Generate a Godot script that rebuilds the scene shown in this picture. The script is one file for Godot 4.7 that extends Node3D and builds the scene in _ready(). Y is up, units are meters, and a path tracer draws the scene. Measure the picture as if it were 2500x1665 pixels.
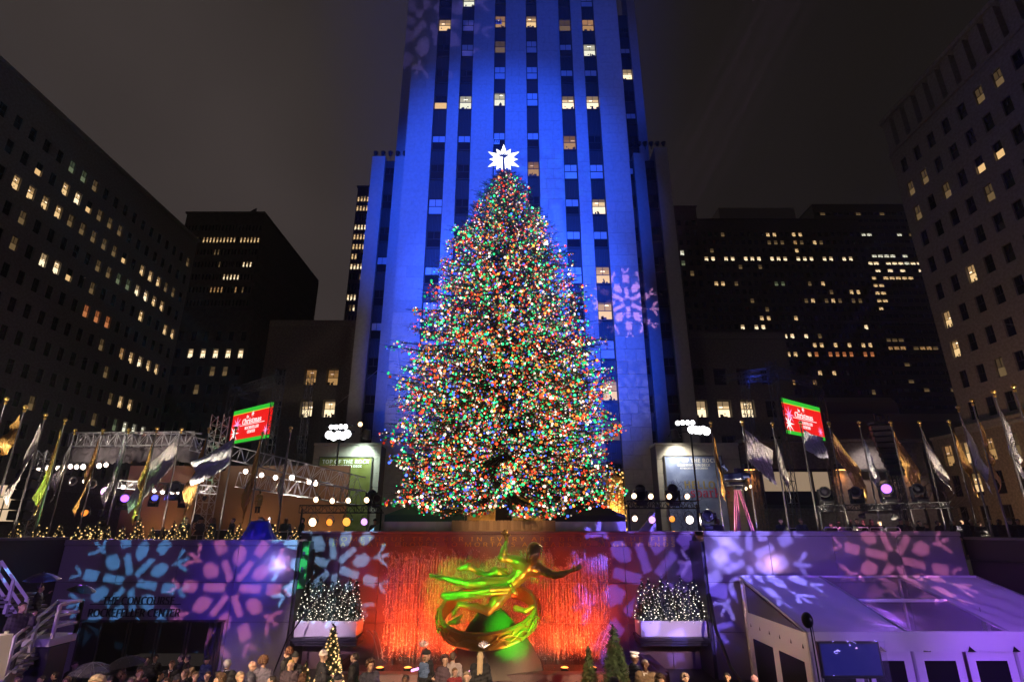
extends Node3D
# A city square at night: a lit fir before a tall tower, a sunken plaza with a fountain and a gilded figure in front of it.
# Units are metres, y = 0 is the street, the camera looks along -z.

const PITCH := 19.0
const FOCAL := 1330.0                      # of a picture 2500 wide
const EYE := Vector3(0, 1.4, 0)
const RINK := -5.0                         # floor of the sunken plaza
const SIDE_Z := -28.0                      # granite walls left and right
const MID_Z := -30.0                       # granite wall behind the fountain
var rng := RandomNumberGenerator.new()
var used := {}
var mats := {}
var cache := {}
var tex := {}
const ORD := ["first", "second", "third", "fourth", "fifth", "sixth", "seventh", "eighth", "ninth", "tenth", "eleventh", "twelfth", "thirteenth", "fourteenth", "fifteenth", "sixteenth", "seventeenth", "eighteenth", "nineteenth", "twentieth", "twenty-first", "twenty-second", "twenty-third", "twenty-fourth"]

# ---------------------------------------------------------------- places
func at(x: float, y: float, d: float) -> Vector3:      # the place seen at x, y of a 2500-wide picture, d metres in front
	var t := deg_to_rad(PITCH)
	var cx := (x - 1250.0) / FOCAL
	var cy := (832.5 - y) / FOCAL
	var den := cos(t) - cy * sin(t)
	return EYE + Vector3(cx / den, (cy * cos(t) + sin(t)) / den, -1.0) * d

func seen(p: Vector3) -> Vector2:
	var t := deg_to_rad(PITCH)
	var q := p - EYE
	var f := q.y * sin(t) - q.z * cos(t)
	var u := q.y * cos(t) + q.z * sin(t)
	return Vector2(1250.0 + FOCAL * q.x / f, 832.5 - FOCAL * u / f)

func far_for(y: float, h: float) -> float:             # how far away a point of height h is that shows at row y
	return (h - EYE.y) / (at(1250, y, 1.0).y - EYE.y)

# ---------------------------------------------------------------- mesh building
class Bd:
	var v := PackedVector3Array()
	var n := PackedVector3Array()
	var uv := PackedVector2Array()
	func tri(a: Vector3, b: Vector3, c: Vector3) -> void:      # counter-clockwise from the front
		var m := (b - a).cross(c - a).normalized()
		v.append(a); v.append(c); v.append(b)
		n.append(m); n.append(m); n.append(m)
		uv.append(Vector2.ZERO); uv.append(Vector2.ZERO); uv.append(Vector2.ZERO)
	func trin(a: Vector3, b: Vector3, c: Vector3, na: Vector3, nb: Vector3, nc: Vector3) -> void:
		v.append(a); v.append(c); v.append(b)
		n.append(na); n.append(nc); n.append(nb)
		uv.append(Vector2.ZERO); uv.append(Vector2.ZERO); uv.append(Vector2.ZERO)
	func quad(a: Vector3, b: Vector3, c: Vector3, d: Vector3) -> void:
		tri(a, b, c); tri(a, c, d)
	func quaduv(a: Vector3, b: Vector3, c: Vector3, d: Vector3) -> void:   # a is bottom left, counter-clockwise
		var m := (b - a).cross(c - a).normalized()
		for p in [[a, Vector2(0, 1)], [c, Vector2(1, 0)], [b, Vector2(1, 1)], [a, Vector2(0, 1)], [d, Vector2(0, 0)], [c, Vector2(1, 0)]]:
			v.append(p[0]); n.append(m); uv.append(p[1])
	func box(c: Vector3, s: Vector3, b := Basis()) -> void:
		var x := b.x * s.x * 0.5
		var y := b.y * s.y * 0.5
		var z := b.z * s.z * 0.5
		quad(c - x - y + z, c + x - y + z, c + x + y + z, c - x + y + z)
		quad(c + x - y - z, c - x - y - z, c - x + y - z, c + x + y - z)
		quad(c + x - y + z, c + x - y - z, c + x + y - z, c + x + y + z)
		quad(c - x - y - z, c - x - y + z, c - x + y + z, c - x + y - z)
		quad(c - x + y + z, c + x + y + z, c + x + y - z, c - x + y - z)
		quad(c - x - y - z, c + x - y - z, c + x - y + z, c - x - y + z)
	func bevel(c: Vector3, s: Vector3, r: float, b := Basis()) -> void:   # a box with chamfered edges
		var h := s * 0.5
		var g := h - Vector3(r, r, r)
		var P := func(sx: int, sy: int, sz: int, ax: int) -> Vector3:
			var q := Vector3(sx * (h.x if ax == 0 else g.x), sy * (h.y if ax == 1 else g.y), sz * (h.z if ax == 2 else g.z))
			return c + b * q
		for s1 in [-1, 1]:
			var f := [[P.call(s1, -1, -1, 0), P.call(s1, 1, -1, 0), P.call(s1, 1, 1, 0), P.call(s1, -1, 1, 0)], [P.call(-1, s1, -1, 1), P.call(-1, s1, 1, 1), P.call(1, s1, 1, 1), P.call(1, s1, -1, 1)], [P.call(-1, -1, s1, 2), P.call(1, -1, s1, 2), P.call(1, 1, s1, 2), P.call(-1, 1, s1, 2)]]
			for q in f:
				if s1 == 1: quad(q[0], q[1], q[2], q[3])
				else: quad(q[3], q[2], q[1], q[0])
			for s2 in [-1, 1]:
				var e := [[P.call(s1, s2, -1, 0), P.call(s1, s2, 1, 0), P.call(s1, s2, 1, 1), P.call(s1, s2, -1, 1)], [P.call(-1, s1, s2, 1), P.call(1, s1, s2, 1), P.call(1, s1, s2, 2), P.call(-1, s1, s2, 2)], [P.call(s2, -1, s1, 2), P.call(s2, 1, s1, 2), P.call(s2, 1, s1, 0), P.call(s2, -1, s1, 0)]]
				for q in e:
					if s1 * s2 == -1: quad(q[0], q[1], q[2], q[3])
					else: quad(q[3], q[2], q[1], q[0])
				for s3 in [-1, 1]:
					var t := [P.call(s1, s2, s3, 0), P.call(s1, s2, s3, 1), P.call(s1, s2, s3, 2)]
					if s1 * s2 * s3 == 1: tri(t[0], t[1], t[2])
					else: tri(t[2], t[1], t[0])
	func tube(p: Array, r: Array, sides := 8, caps := true) -> void:
		var rings := []
		var nrm := []
		var side := Vector3.ZERO
		for i in p.size():
			var t: Vector3 = (p[mini(i + 1, p.size() - 1)] - p[maxi(i - 1, 0)]).normalized()
			if side == Vector3.ZERO:
				side = t.cross(Vector3.UP if absf(t.y) < 0.9 else Vector3.RIGHT).normalized()
			side = (side - t * side.dot(t)).normalized()
			var up := t.cross(side)
			var ring := []
			var rn := []
			for k in sides:
				var a := TAU * k / sides
				var d := side * cos(a) + up * sin(a)
				ring.append(p[i] + d * r[i]); rn.append(d)
			rings.append(ring); nrm.append(rn)
		for i in p.size() - 1:
			for k in sides:
				var l := (k + 1) % sides
				trin(rings[i][k], rings[i][l], rings[i + 1][l], nrm[i][k], nrm[i][l], nrm[i + 1][l])
				trin(rings[i][k], rings[i + 1][l], rings[i + 1][k], nrm[i][k], nrm[i + 1][l], nrm[i + 1][k])
		if caps:
			for k in range(1, sides - 1):
				tri(rings[0][0], rings[0][k + 1], rings[0][k])
				var e: Array = rings[-1]
				tri(e[0], e[k], e[k + 1])
	func bar(a: Vector3, b: Vector3, r: float, sides := 6) -> void:
		tube([a, b], [r, r], sides)
	func lathe(c: Vector3, prof: Array, sides := 12, b := Basis()) -> void:   # prof: [radius, height] from the bottom up
		for i in prof.size() - 1:
			var e := Vector2(prof[i + 1][0] - prof[i][0], prof[i + 1][1] - prof[i][1]).normalized()
			for k in sides:
				var a0 := TAU * k / sides
				var a1 := TAU * (k + 1) / sides
				var d0 := Vector3(cos(a0), 0, -sin(a0))
				var d1 := Vector3(cos(a1), 0, -sin(a1))
				var n0 := b * (d0 * e.y - Vector3(0, e.x, 0))
				var n1 := b * (d1 * e.y - Vector3(0, e.x, 0))
				var p00: Vector3 = c + b * (d0 * prof[i][0] + Vector3(0, prof[i][1], 0))
				var p10: Vector3 = c + b * (d1 * prof[i][0] + Vector3(0, prof[i][1], 0))
				var p01: Vector3 = c + b * (d0 * prof[i + 1][0] + Vector3(0, prof[i + 1][1], 0))
				var p11: Vector3 = c + b * (d1 * prof[i + 1][0] + Vector3(0, prof[i + 1][1], 0))
				if prof[i][0] > 0.0: trin(p00, p10, p11, n0, n1, n1)
				if prof[i + 1][0] > 0.0: trin(p00, p11, p01, n0, n1, n0)
	func ball(c: Vector3, s: Vector3, rings := 6, sides := 10, b := Basis()) -> void:
		for i in rings:
			for k in sides:
				var q := []
				for e in [[i, k], [i, k + 1], [i + 1, k + 1], [i + 1, k]]:
					var t: float = PI * e[0] / rings - PI / 2
					var a: float = TAU * e[1] / sides
					q.append(Vector3(cos(t) * cos(a), sin(t), -cos(t) * sin(a)))
				var w := []
				var m := []
				for d in q:
					w.append(c + b * (d * s)); m.append((b * (d / s)).normalized())
				if i > 0: trin(w[0], w[1], w[2], m[0], m[1], m[2])
				if i < rings - 1: trin(w[0], w[2], w[3], m[0], m[2], m[3])
	func raw(pv: PackedVector3Array, pn: PackedVector3Array, idx: PackedInt32Array, x := Transform3D()) -> void:
		for i in idx:
			v.append(x * pv[i]); n.append((x.basis * pn[i]).normalized()); uv.append(Vector2.ZERO)
	func sheet(g: Array, thick := 0.0) -> void:      # a grid of points as a smooth sheet
		var rows := g.size()
		var cols: int = g[0].size()
		var m := []
		for i in rows:
			var l := []
			for j in cols:
				var du: Vector3 = g[i][mini(j + 1, cols - 1)] - g[i][maxi(j - 1, 0)]
				var dv: Vector3 = g[mini(i + 1, rows - 1)][j] - g[maxi(i - 1, 0)][j]
				l.append(du.cross(dv).normalized())
			m.append(l)
		for i in rows - 1:
			for j in cols - 1:
				trin(g[i][j], g[i][j + 1], g[i + 1][j + 1], m[i][j], m[i][j + 1], m[i + 1][j + 1])
				trin(g[i][j], g[i + 1][j + 1], g[i + 1][j], m[i][j], m[i + 1][j + 1], m[i + 1][j])
				if thick > 0.0:
					var a: Vector3 = g[i][j] - m[i][j] * thick
					var b: Vector3 = g[i][j + 1] - m[i][j + 1] * thick
					var c: Vector3 = g[i + 1][j + 1] - m[i + 1][j + 1] * thick
					var d: Vector3 = g[i + 1][j] - m[i + 1][j] * thick
					trin(a, c, b, -m[i][j], -m[i + 1][j + 1], -m[i][j + 1])
					trin(a, d, c, -m[i][j], -m[i + 1][j], -m[i + 1][j + 1])
	func add_to(mesh: ArrayMesh) -> ArrayMesh:
		var a := []
		a.resize(Mesh.ARRAY_MAX)
		a[Mesh.ARRAY_VERTEX] = v
		a[Mesh.ARRAY_NORMAL] = n
		a[Mesh.ARRAY_TEX_UV] = uv
		if v.size() > 0: mesh.add_surface_from_arrays(Mesh.PRIMITIVE_TRIANGLES, a)
		return mesh
	func mesh() -> ArrayMesh:
		return add_to(ArrayMesh.new())

# ---------------------------------------------------------------- smooth bodies: rounded bones joined by a soft minimum, meshed as surface nets
func nets(bones: Array, cell: float, k: float, cut = null) -> Array:
	var lo := Vector3(1e9, 1e9, 1e9)
	var hi := -lo
	for b in bones:
		var r: float = maxf(b[1], b[3])
		for p in [b[0], b[2]]:
			lo = lo.min(p - Vector3(r, r, r)); hi = hi.max(p + Vector3(r, r, r))
	lo -= Vector3.ONE * (cell * 2 + k * 0.3)
	hi += Vector3.ONE * (cell * 2 + k * 0.3)
	var nx := int((hi.x - lo.x) / cell) + 2
	var ny := int((hi.y - lo.y) / cell) + 2
	var nz := int((hi.z - lo.z) / cell) + 2
	var f := PackedFloat32Array()
	f.resize(nx * ny * nz)
	f.fill(10.0)
	for b in bones:
		var a: Vector3 = b[0]
		var ra: float = b[1]
		var e: Vector3 = b[2] - a
		var dr: float = b[3] - ra
		var ee := maxf(e.length_squared(), 1e-9)
		var m := k + cell * 2.0 + maxf(ra, b[3])
		var p0: Vector3 = (a.min(b[2]) - Vector3(m, m, m) - lo) / cell
		var p1: Vector3 = (a.max(b[2]) + Vector3(m, m, m) - lo) / cell
		for z in range(maxi(0, int(p0.z)), mini(nz, int(p1.z) + 2)):
			for y in range(maxi(0, int(p0.y)), mini(ny, int(p1.y) + 2)):
				var at0 := (z * ny + y) * nx
				for x in range(maxi(0, int(p0.x)), mini(nx, int(p1.x) + 2)):
					var q := Vector3(x, y, z) * cell + lo - a
					var t := clampf(q.dot(e) / ee, 0.0, 1.0)
					var d := (q - e * t).length() - ra - dr * t
					var o := f[at0 + x]
					var h := maxf(k - absf(o - d), 0.0) / k
					f[at0 + x] = minf(o, d) - h * h * k * 0.25
	if cut != null:
		for z in nz:
			for y in ny:
				for x in nx:
					var i := (z * ny + y) * nx + x
					if f[i] < cell * 3: f[i] = cut.call(Vector3(x, y, z) * cell + lo, f[i])
	var ids := PackedInt32Array()
	ids.resize(nx * ny * nz)
	ids.fill(-1)
	var pv := PackedVector3Array()
	var pn := PackedVector3Array()
	var sx := 1
	var sy := nx
	var sz := nx * ny
	var off := [0, sx, sy, sx + sy, sz, sx + sz, sy + sz, sx + sy + sz]
	for z in nz - 1:
		for y in ny - 1:
			var i0 := (z * ny + y) * nx
			for x in nx - 1:
				var i := i0 + x
				var v0 := f[i]
				if v0 > cell * 2.0 or v0 < -cell * 2.0: continue
				var s := 0
				for o in off:
					if f[i + o] < 0.0: s += 1
				if s == 0 or s == 8: continue
				var c := [v0, f[i + 1], f[i + sy], f[i + sy + 1], f[i + sz], f[i + sz + 1], f[i + sz + sy], f[i + sz + sy + 1]]
				var sum := Vector3.ZERO
				var cnt := 0
				for e in [[0, 1], [2, 3], [4, 5], [6, 7], [0, 2], [1, 3], [4, 6], [5, 7], [0, 4], [1, 5], [2, 6], [3, 7]]:
					var a: float = c[e[0]]
					var b: float = c[e[1]]
					if (a < 0.0) != (b < 0.0):
						var t := a / (a - b)
						var pa := Vector3(e[0] & 1, (e[0] >> 1) & 1, e[0] >> 2)
						var pb := Vector3(e[1] & 1, (e[1] >> 1) & 1, e[1] >> 2)
						sum += pa.lerp(pb, t)
						cnt += 1
				ids[i] = pv.size()
				pv.append(lo + (Vector3(x, y, z) + sum / cnt) * cell)
				pn.append(Vector3(c[1] + c[3] + c[5] + c[7] - c[0] - c[2] - c[4] - c[6], c[2] + c[3] + c[6] + c[7] - c[0] - c[1] - c[4] - c[5], c[4] + c[5] + c[6] + c[7] - c[0] - c[1] - c[2] - c[3]).normalized())
	var idx := PackedInt32Array()
	for z in range(1, nz - 1):
		for y in range(1, ny - 1):
			for x in range(1, nx - 1):
				var i := (z * ny + y) * nx + x
				if ids[i] < 0 and f[i] > cell * 2: continue
				var a := f[i] < 0.0
				for ax in 3:
					var st: int = [sx, sy, sz][ax]
					var b := f[i + st] < 0.0
					if a == b: continue
					var s1: int = [sy, sz, sx][ax]
					var s2: int = [sz, sx, sy][ax]
					var q := [ids[i - s1 - s2], ids[i - s2], ids[i], ids[i - s1]]
					if q.min() < 0: continue
					if a: idx.append_array([q[0], q[2], q[1], q[0], q[3], q[2]])
					else: idx.append_array([q[0], q[1], q[2], q[0], q[2], q[3]])
	return [pv, pn, idx]

# ---------------------------------------------------------------- materials
func noise_tex(key: String, freq: float, colors: Array, offs: Array, normal := false, size := 512, oct := 4) -> Texture2D:
	if not tex.has(key):
		var nz := FastNoiseLite.new()
		nz.seed = hash(key) % 10000
		nz.noise_type = FastNoiseLite.TYPE_SIMPLEX_SMOOTH
		nz.frequency = freq
		nz.fractal_octaves = oct
		var t := NoiseTexture2D.new()
		t.width = size
		t.height = size
		t.seamless = true
		t.noise = nz
		if normal:
			t.as_normal_map = true
			t.bump_strength = 4.0
		else:
			var g := Gradient.new()
			g.offsets = PackedFloat32Array(offs)
			var cs := PackedColorArray()
			for c in colors: cs.append((c as Color).linear_to_srgb())
			g.colors = cs
			t.color_ramp = g
		tex[key] = t
	return tex[key]

func mat(c: Color, rough := 0.7, metal := 0.0, texture: Texture2D = null, scale := 1.0, bump: Texture2D = null, bump_by := 0.5) -> StandardMaterial3D:
	var key := [c, rough, metal, texture, scale, bump, bump_by]
	if mats.has(key): return mats[key]
	var m := StandardMaterial3D.new()
	m.albedo_color = c.linear_to_srgb()
	m.roughness = rough
	m.metallic = metal
	if texture or bump:
		m.uv1_triplanar = true
		m.uv1_world_triplanar = true
		m.uv1_scale = Vector3.ONE * scale
	if texture: m.albedo_texture = texture
	if bump:
		m.normal_enabled = true
		m.normal_texture = bump
		m.normal_scale = bump_by
	mats[key] = m
	return m

func glow(c: Color, energy: float) -> StandardMaterial3D:      # for what gives off light
	var key := ["glow", c, energy]
	if mats.has(key): return mats[key]
	var m := StandardMaterial3D.new()
	m.albedo_color = Color(0.05, 0.05, 0.05)
	m.roughness = 0.4
	m.emission_enabled = true
	m.emission = c.linear_to_srgb()
	m.emission_energy_multiplier = energy
	mats[key] = m
	return m

# ---------------------------------------------------------------- objects
func numbered(called: String) -> String:
	used[called] = used.get(called, -1) + 1
	return called if used[called] == 0 else "%s_%03d" % [called, used[called]]

func tag(o: Node3D, label: String, category: String, group := "", kind := "") -> Node3D:
	if label: o.set_meta("label", label)
	if category: o.set_meta("category", category)
	if group: o.set_meta("group", group)
	if kind: o.set_meta("kind", kind)
	return o

func thing(called: String, label: String, category: String, where := Vector3.ZERO, turn := 0.0, group := "") -> Node3D:
	var o := Node3D.new()
	o.name = numbered(called)
	add_child(o)
	o.position = where
	o.rotation.y = turn
	tag(o, label, category, group)
	return o

func part(called: String, m: Mesh, material, parent: Node3D, where := Vector3.ZERO) -> MeshInstance3D:
	var o := MeshInstance3D.new()
	o.name = called
	o.mesh = m
	if material is Array:
		for i in material.size(): o.set_surface_override_material(i, material[i])
	elif material: o.material_override = material
	o.position = where
	parent.add_child(o, true)
	return o

func solo(called: String, m: Mesh, material, label: String, category: String, group := "", where := Vector3.ZERO) -> MeshInstance3D:
	var o := part(numbered(called), m, material, self, where)
	tag(o, label, category, group)
	return o

func setting(called: String, m: Mesh, material) -> MeshInstance3D:
	var o := part(called, m, material, self)
	o.set_meta("kind", "structure")
	return o

func spot(parent: Node3D, local: Vector3, aim: Vector3, c: Color, energy: float, angle: float, size := 0.1, blend := 1.0) -> SpotLight3D:
	var l := SpotLight3D.new()       # local is in the parent's frame, aim in the world
	l.name = "spot_light"
	parent.add_child(l, true)
	l.position = local
	var g := parent.global_transform * local
	var d := (aim - g).normalized()
	l.look_at_from_position(g, aim, Vector3.UP if absf(d.y) < 0.98 else Vector3.FORWARD)
	l.light_color = c.linear_to_srgb()
	l.light_energy = energy
	l.spot_angle = angle
	l.spot_angle_attenuation = blend
	l.spot_range = 200.0
	l.spot_attenuation = 2.0
	l.light_size = size
	l.shadow_enabled = true
	return l

func omni(parent: Node3D, local: Vector3, c: Color, energy: float, size := 0.05) -> OmniLight3D:
	var l := OmniLight3D.new()
	l.name = "lamp_light"
	parent.add_child(l, true)
	l.position = local
	l.light_color = c.linear_to_srgb()
	l.light_energy = energy
	l.omni_range = 60.0
	l.omni_attenuation = 2.0
	l.light_size = size
	l.shadow_enabled = true
	return l

func facing(d: Vector3) -> Basis:           # a basis whose z looks along d
	var z := d.normalized()
	var x := (Vector3.UP if absf(z.y) < 0.98 else Vector3.FORWARD).cross(z).normalized()
	return Basis(x, z.cross(x), z)

# ---------------------------------------------------------------- the scene
func _ready() -> void:
	rng.seed = 20101130
	var cam := Camera3D.new()
	cam.name = "camera"
	add_child(cam)
	cam.position = EYE
	cam.rotation_degrees = Vector3(PITCH, 0, 0)
	cam.fov = rad_to_deg(2.0 * atan(832.5 / FOCAL))
	cam.near = 0.1
	cam.far = 3000.0
	cam.current = true
	var env := Environment.new()
	env.background_mode = Environment.BG_SKY
	env.sky = Sky.new()
	env.sky.sky_material = night_sky()
	env.background_energy_multiplier = 1.0
	env.tonemap_mode = Environment.TONE_MAPPER_LINEAR
	env.tonemap_exposure = 1.0
	env.fog_enabled = true             # drizzly air that catches the lamps
	env.fog_density = 0.00038
	env.fog_light_color = Color(0.9, 0.9, 0.92)
	env.sdfgi_enabled = true
	env.ssao_enabled = true
	env.ssil_enabled = true
	var we := WorldEnvironment.new()
	we.name = "world_environment"
	we.environment = env
	add_child(we)
	house_lights()
	ground()
	plaza_walls()
	tower()
	low_buildings()
	side_buildings()
	far_buildings()
	fir_tree()
	fountain()
	statue()
	planters()
	terrace()
	clutter()
	stage()
	lamp_racks()
	flags()
	screens()
	stairs()
	marquee()
	people()
	small_things()

func night_sky() -> PanoramaSkyMaterial:      # low cloud over a lit city, warmer and brighter towards the avenue on the left
	var im := Image.create(512, 256, false, Image.FORMAT_RGBF)
	var nz := FastNoiseLite.new()
	nz.seed = 4
	nz.frequency = 0.9
	nz.fractal_octaves = 4
	for y in 256:
		for x in 512:
			var az := TAU * (x / 512.0 - 0.5)
			var el := PI * (0.5 - (y + 0.5) / 256.0)
			var d := Vector3(sin(az) * cos(el), sin(el), -cos(az) * cos(el))
			var towards := clampf(0.5 + 0.5 * d.dot(Vector3(0.92, 0.10, 0.38).normalized()), 0.0, 0.86)
			var k := 0.0085 + 0.085 * pow(towards, 5.0)
			k *= 1.0 + 0.22 * nz.get_noise_3dv(d * 2.2)
			im.set_pixel(x, y, Color(k * 1.0, k * 0.79, k * 0.75))
	var m := PanoramaSkyMaterial.new()
	m.panorama = ImageTexture.create_from_image(im)
	return m

# ---------------------------------------------------------------- lamps behind and above the camera
func fixture(called: String, label: String, where: Vector3, aim: Vector3, c: Color, energy: float, angle: float, r := 0.25, group := "", size := 0.1, lens := 3.0, blend := 1.0) -> Node3D:
	var t := thing(called, label, "floodlight" if called == "floodlight" else "stage light", where, 0.0, group)
	var b := facing(aim - where)
	var body := Bd.new()
	body.lathe(Vector3.ZERO, [[0.0, -r * 1.7], [r * 0.6, -r * 1.6], [r * 0.85, -r * 0.9], [r, 0.0], [r * 1.12, 0.02], [r * 1.12, r * 0.25], [r * 1.02, r * 0.25], [r * 1.02, 0.02]], 14, b * Basis(Vector3.RIGHT, PI / 2))
	part("housing", body.mesh(), mat(Color(0.02, 0.02, 0.022), 0.45), t)
	var y := Bd.new()
	var pts := []
	for i in 9:
		var a := PI * i / 8.0
		pts.append(b.x * cos(a) * r * 1.3 + b.y * sin(a) * r * 1.5 - b.z * r * 0.4)
	var rr := []
	for i in 9: rr.append(r * 0.07)
	y.tube(pts, rr, 6)
	part("yoke", y.mesh(), mat(Color(0.03, 0.03, 0.03), 0.5), t)
	var l := Bd.new()
	l.lathe(b.z * r * 0.08, [[r * 0.98, 0.0], [r * 0.6, r * 0.16], [0.0, r * 0.2]], 14, b * Basis(Vector3.RIGHT, PI / 2))
	part("lens", l.mesh(), glow(c, lens), t)
	if energy > 0.0:
		var s := spot(t, b.z * (r * 0.3 + size * 0.4 + 0.02), aim, c, energy, angle, size, blend)
		s.name = "lens_light"
	return t

func in_flake(p: Vector2) -> bool:
	var r := p.length()
	if r > 1.02 or r < 0.06: return false
	var a := fposmod(p.angle(), PI / 3)
	var q := Vector2.from_angle(minf(a, PI / 3 - a)) * r        # folded to the nearest bar
	if q.x > 0.12 and q.x < 0.45 and q.y < 0.052: return true
	if q.x > 0.57 and q.x < 0.80 and q.y < 0.085: return true
	var m := Vector2.from_angle(PI / 6)
	var u := q.dot(m)
	var w := absf(q.cross(m))
	if absf(u - 0.48) / 0.16 + w / 0.17 < 1.0 and w < 0.10: return true
	if u > 0.70 and u < 0.98 and w < 0.024: return true
	var g := u - 0.78 - w * 0.7
	if absf(g) < 0.030 and w < 0.19: return true
	if q.x > 0.85 and q.x < 1.0 and absf(q.y - (q.x - 0.85) * 0.6) < 0.024: return true
	return false

func stencil() -> ArrayMesh:                   # a thin black sheet of metal with a snowflake cut out of it, one unit in radius
	if cache.has("stencil"): return cache["stencil"]
	var b := Bd.new()
	var n := 150
	var e := 1.5
	for i in n:
		var y0 := -e + 2 * e * i / n
		var y1 := -e + 2 * e * (i + 1) / n
		var from := -1
		for j in n + 1:
			var hole := j == n or in_flake(Vector2(-e + 2 * e * (j + 0.5) / n, (y0 + y1) / 2))
			if not hole and from < 0: from = j
			if hole and from >= 0:
				var x0 := -e + 2 * e * from / n
				var x1 := -e + 2 * e * j / n
				b.quad(Vector3(x0, y0, 0), Vector3(x1, y0, 0), Vector3(x1, y1, 0), Vector3(x0, y1, 0))
				from = -1
	for s in [[Vector3(0, e, 0), Vector3(2 * e + 0.1, 0.08, 0.08)], [Vector3(0, -e, 0), Vector3(2 * e + 0.1, 0.08, 0.08)], [Vector3(e, 0, 0), Vector3(0.08, 2 * e, 0.08)], [Vector3(-e, 0, 0), Vector3(0.08, 2 * e, 0.08)]]:
		b.box(s[0], s[1])
	cache["stencil"] = b.mesh()
	return cache["stencil"]

func projector(label: String, where: Vector3, aim: Vector3, c: Color, energy: float, radius: float, roll: float, reach := 4.6) -> void:
	var b := facing(aim - where)
	var d := (aim - where).length()
	var s := radius * reach / d
	var t := thing("snowflake_projector", label, "projector", where, 0.0, "snowflake projectors on the front truss")
	var body := Bd.new()
	body.bevel(-b.z * 0.35, Vector3(0.36, 0.36, 0.7), 0.04, b)
	body.lathe(Vector3.ZERO, [[0.1, 0.0], [0.1, 0.18], [0.085, 0.18], [0.085, 0.0]], 12, b * Basis(Vector3.RIGHT, PI / 2))
	part("housing", body.mesh(), mat(Color(0.02, 0.02, 0.022), 0.45), t)
	var l := Bd.new()
	l.lathe(b.z * 0.005, [[0.08, 0.0], [0.0, 0.02]], 12, b * Basis(Vector3.RIGHT, PI / 2))
	part("lens", l.mesh(), glow(c, 3.0), t)
	var st := part("stencil", stencil(), mat(Color(0.01, 0.01, 0.01), 0.9), t)
	st.transform = Transform3D((b * Basis(Vector3(0, 0, 1), deg_to_rad(roll))).scaled_local(Vector3.ONE * s), b.z * reach)
	var rails := Bd.new()
	for k in [-1, 1]: rails.bar(b.x * k * s * 1.52 - b.z * 0.2, b.x * k * s * 1.52 + b.z * reach, 0.015)
	part("rail", rails.mesh(), mat(Color(0.02, 0.02, 0.02), 0.6), t)
	var sp := spot(t, b.z * 0.06, aim, c, energy, rad_to_deg(atan(1.18 * s / (reach - 0.06))), 0.01, 0.12)
	sp.name = "lens_light"

func truss(b: Bd, p: Vector3, q: Vector3, w: float, h: float, seg: int, r: float) -> void:   # a box girder
	var z := (q - p).normalized()
	var x := (Vector3.UP if absf(z.y) < 0.9 else Vector3.BACK).cross(z).normalized()
	var y := z.cross(x)
	var c := [x * w / 2 + y * h / 2, -x * w / 2 + y * h / 2, -x * w / 2 - y * h / 2, x * w / 2 - y * h / 2]
	for k in 4:
		b.bar(p + c[k], q + c[k], r, 5)
		for i in seg:
			var a := p.lerp(q, float(i) / seg)
			var e := p.lerp(q, float(i + 1) / seg)
			if i % 2 == 0: b.bar(a + c[k], e + c[(k + 1) % 4], r * 0.6, 4)
			else: b.bar(a + c[(k + 1) % 4], e + c[k], r * 0.6, 4)
			b.bar(a + c[k], a + c[(k + 1) % 4], r * 0.6, 4)

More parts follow.
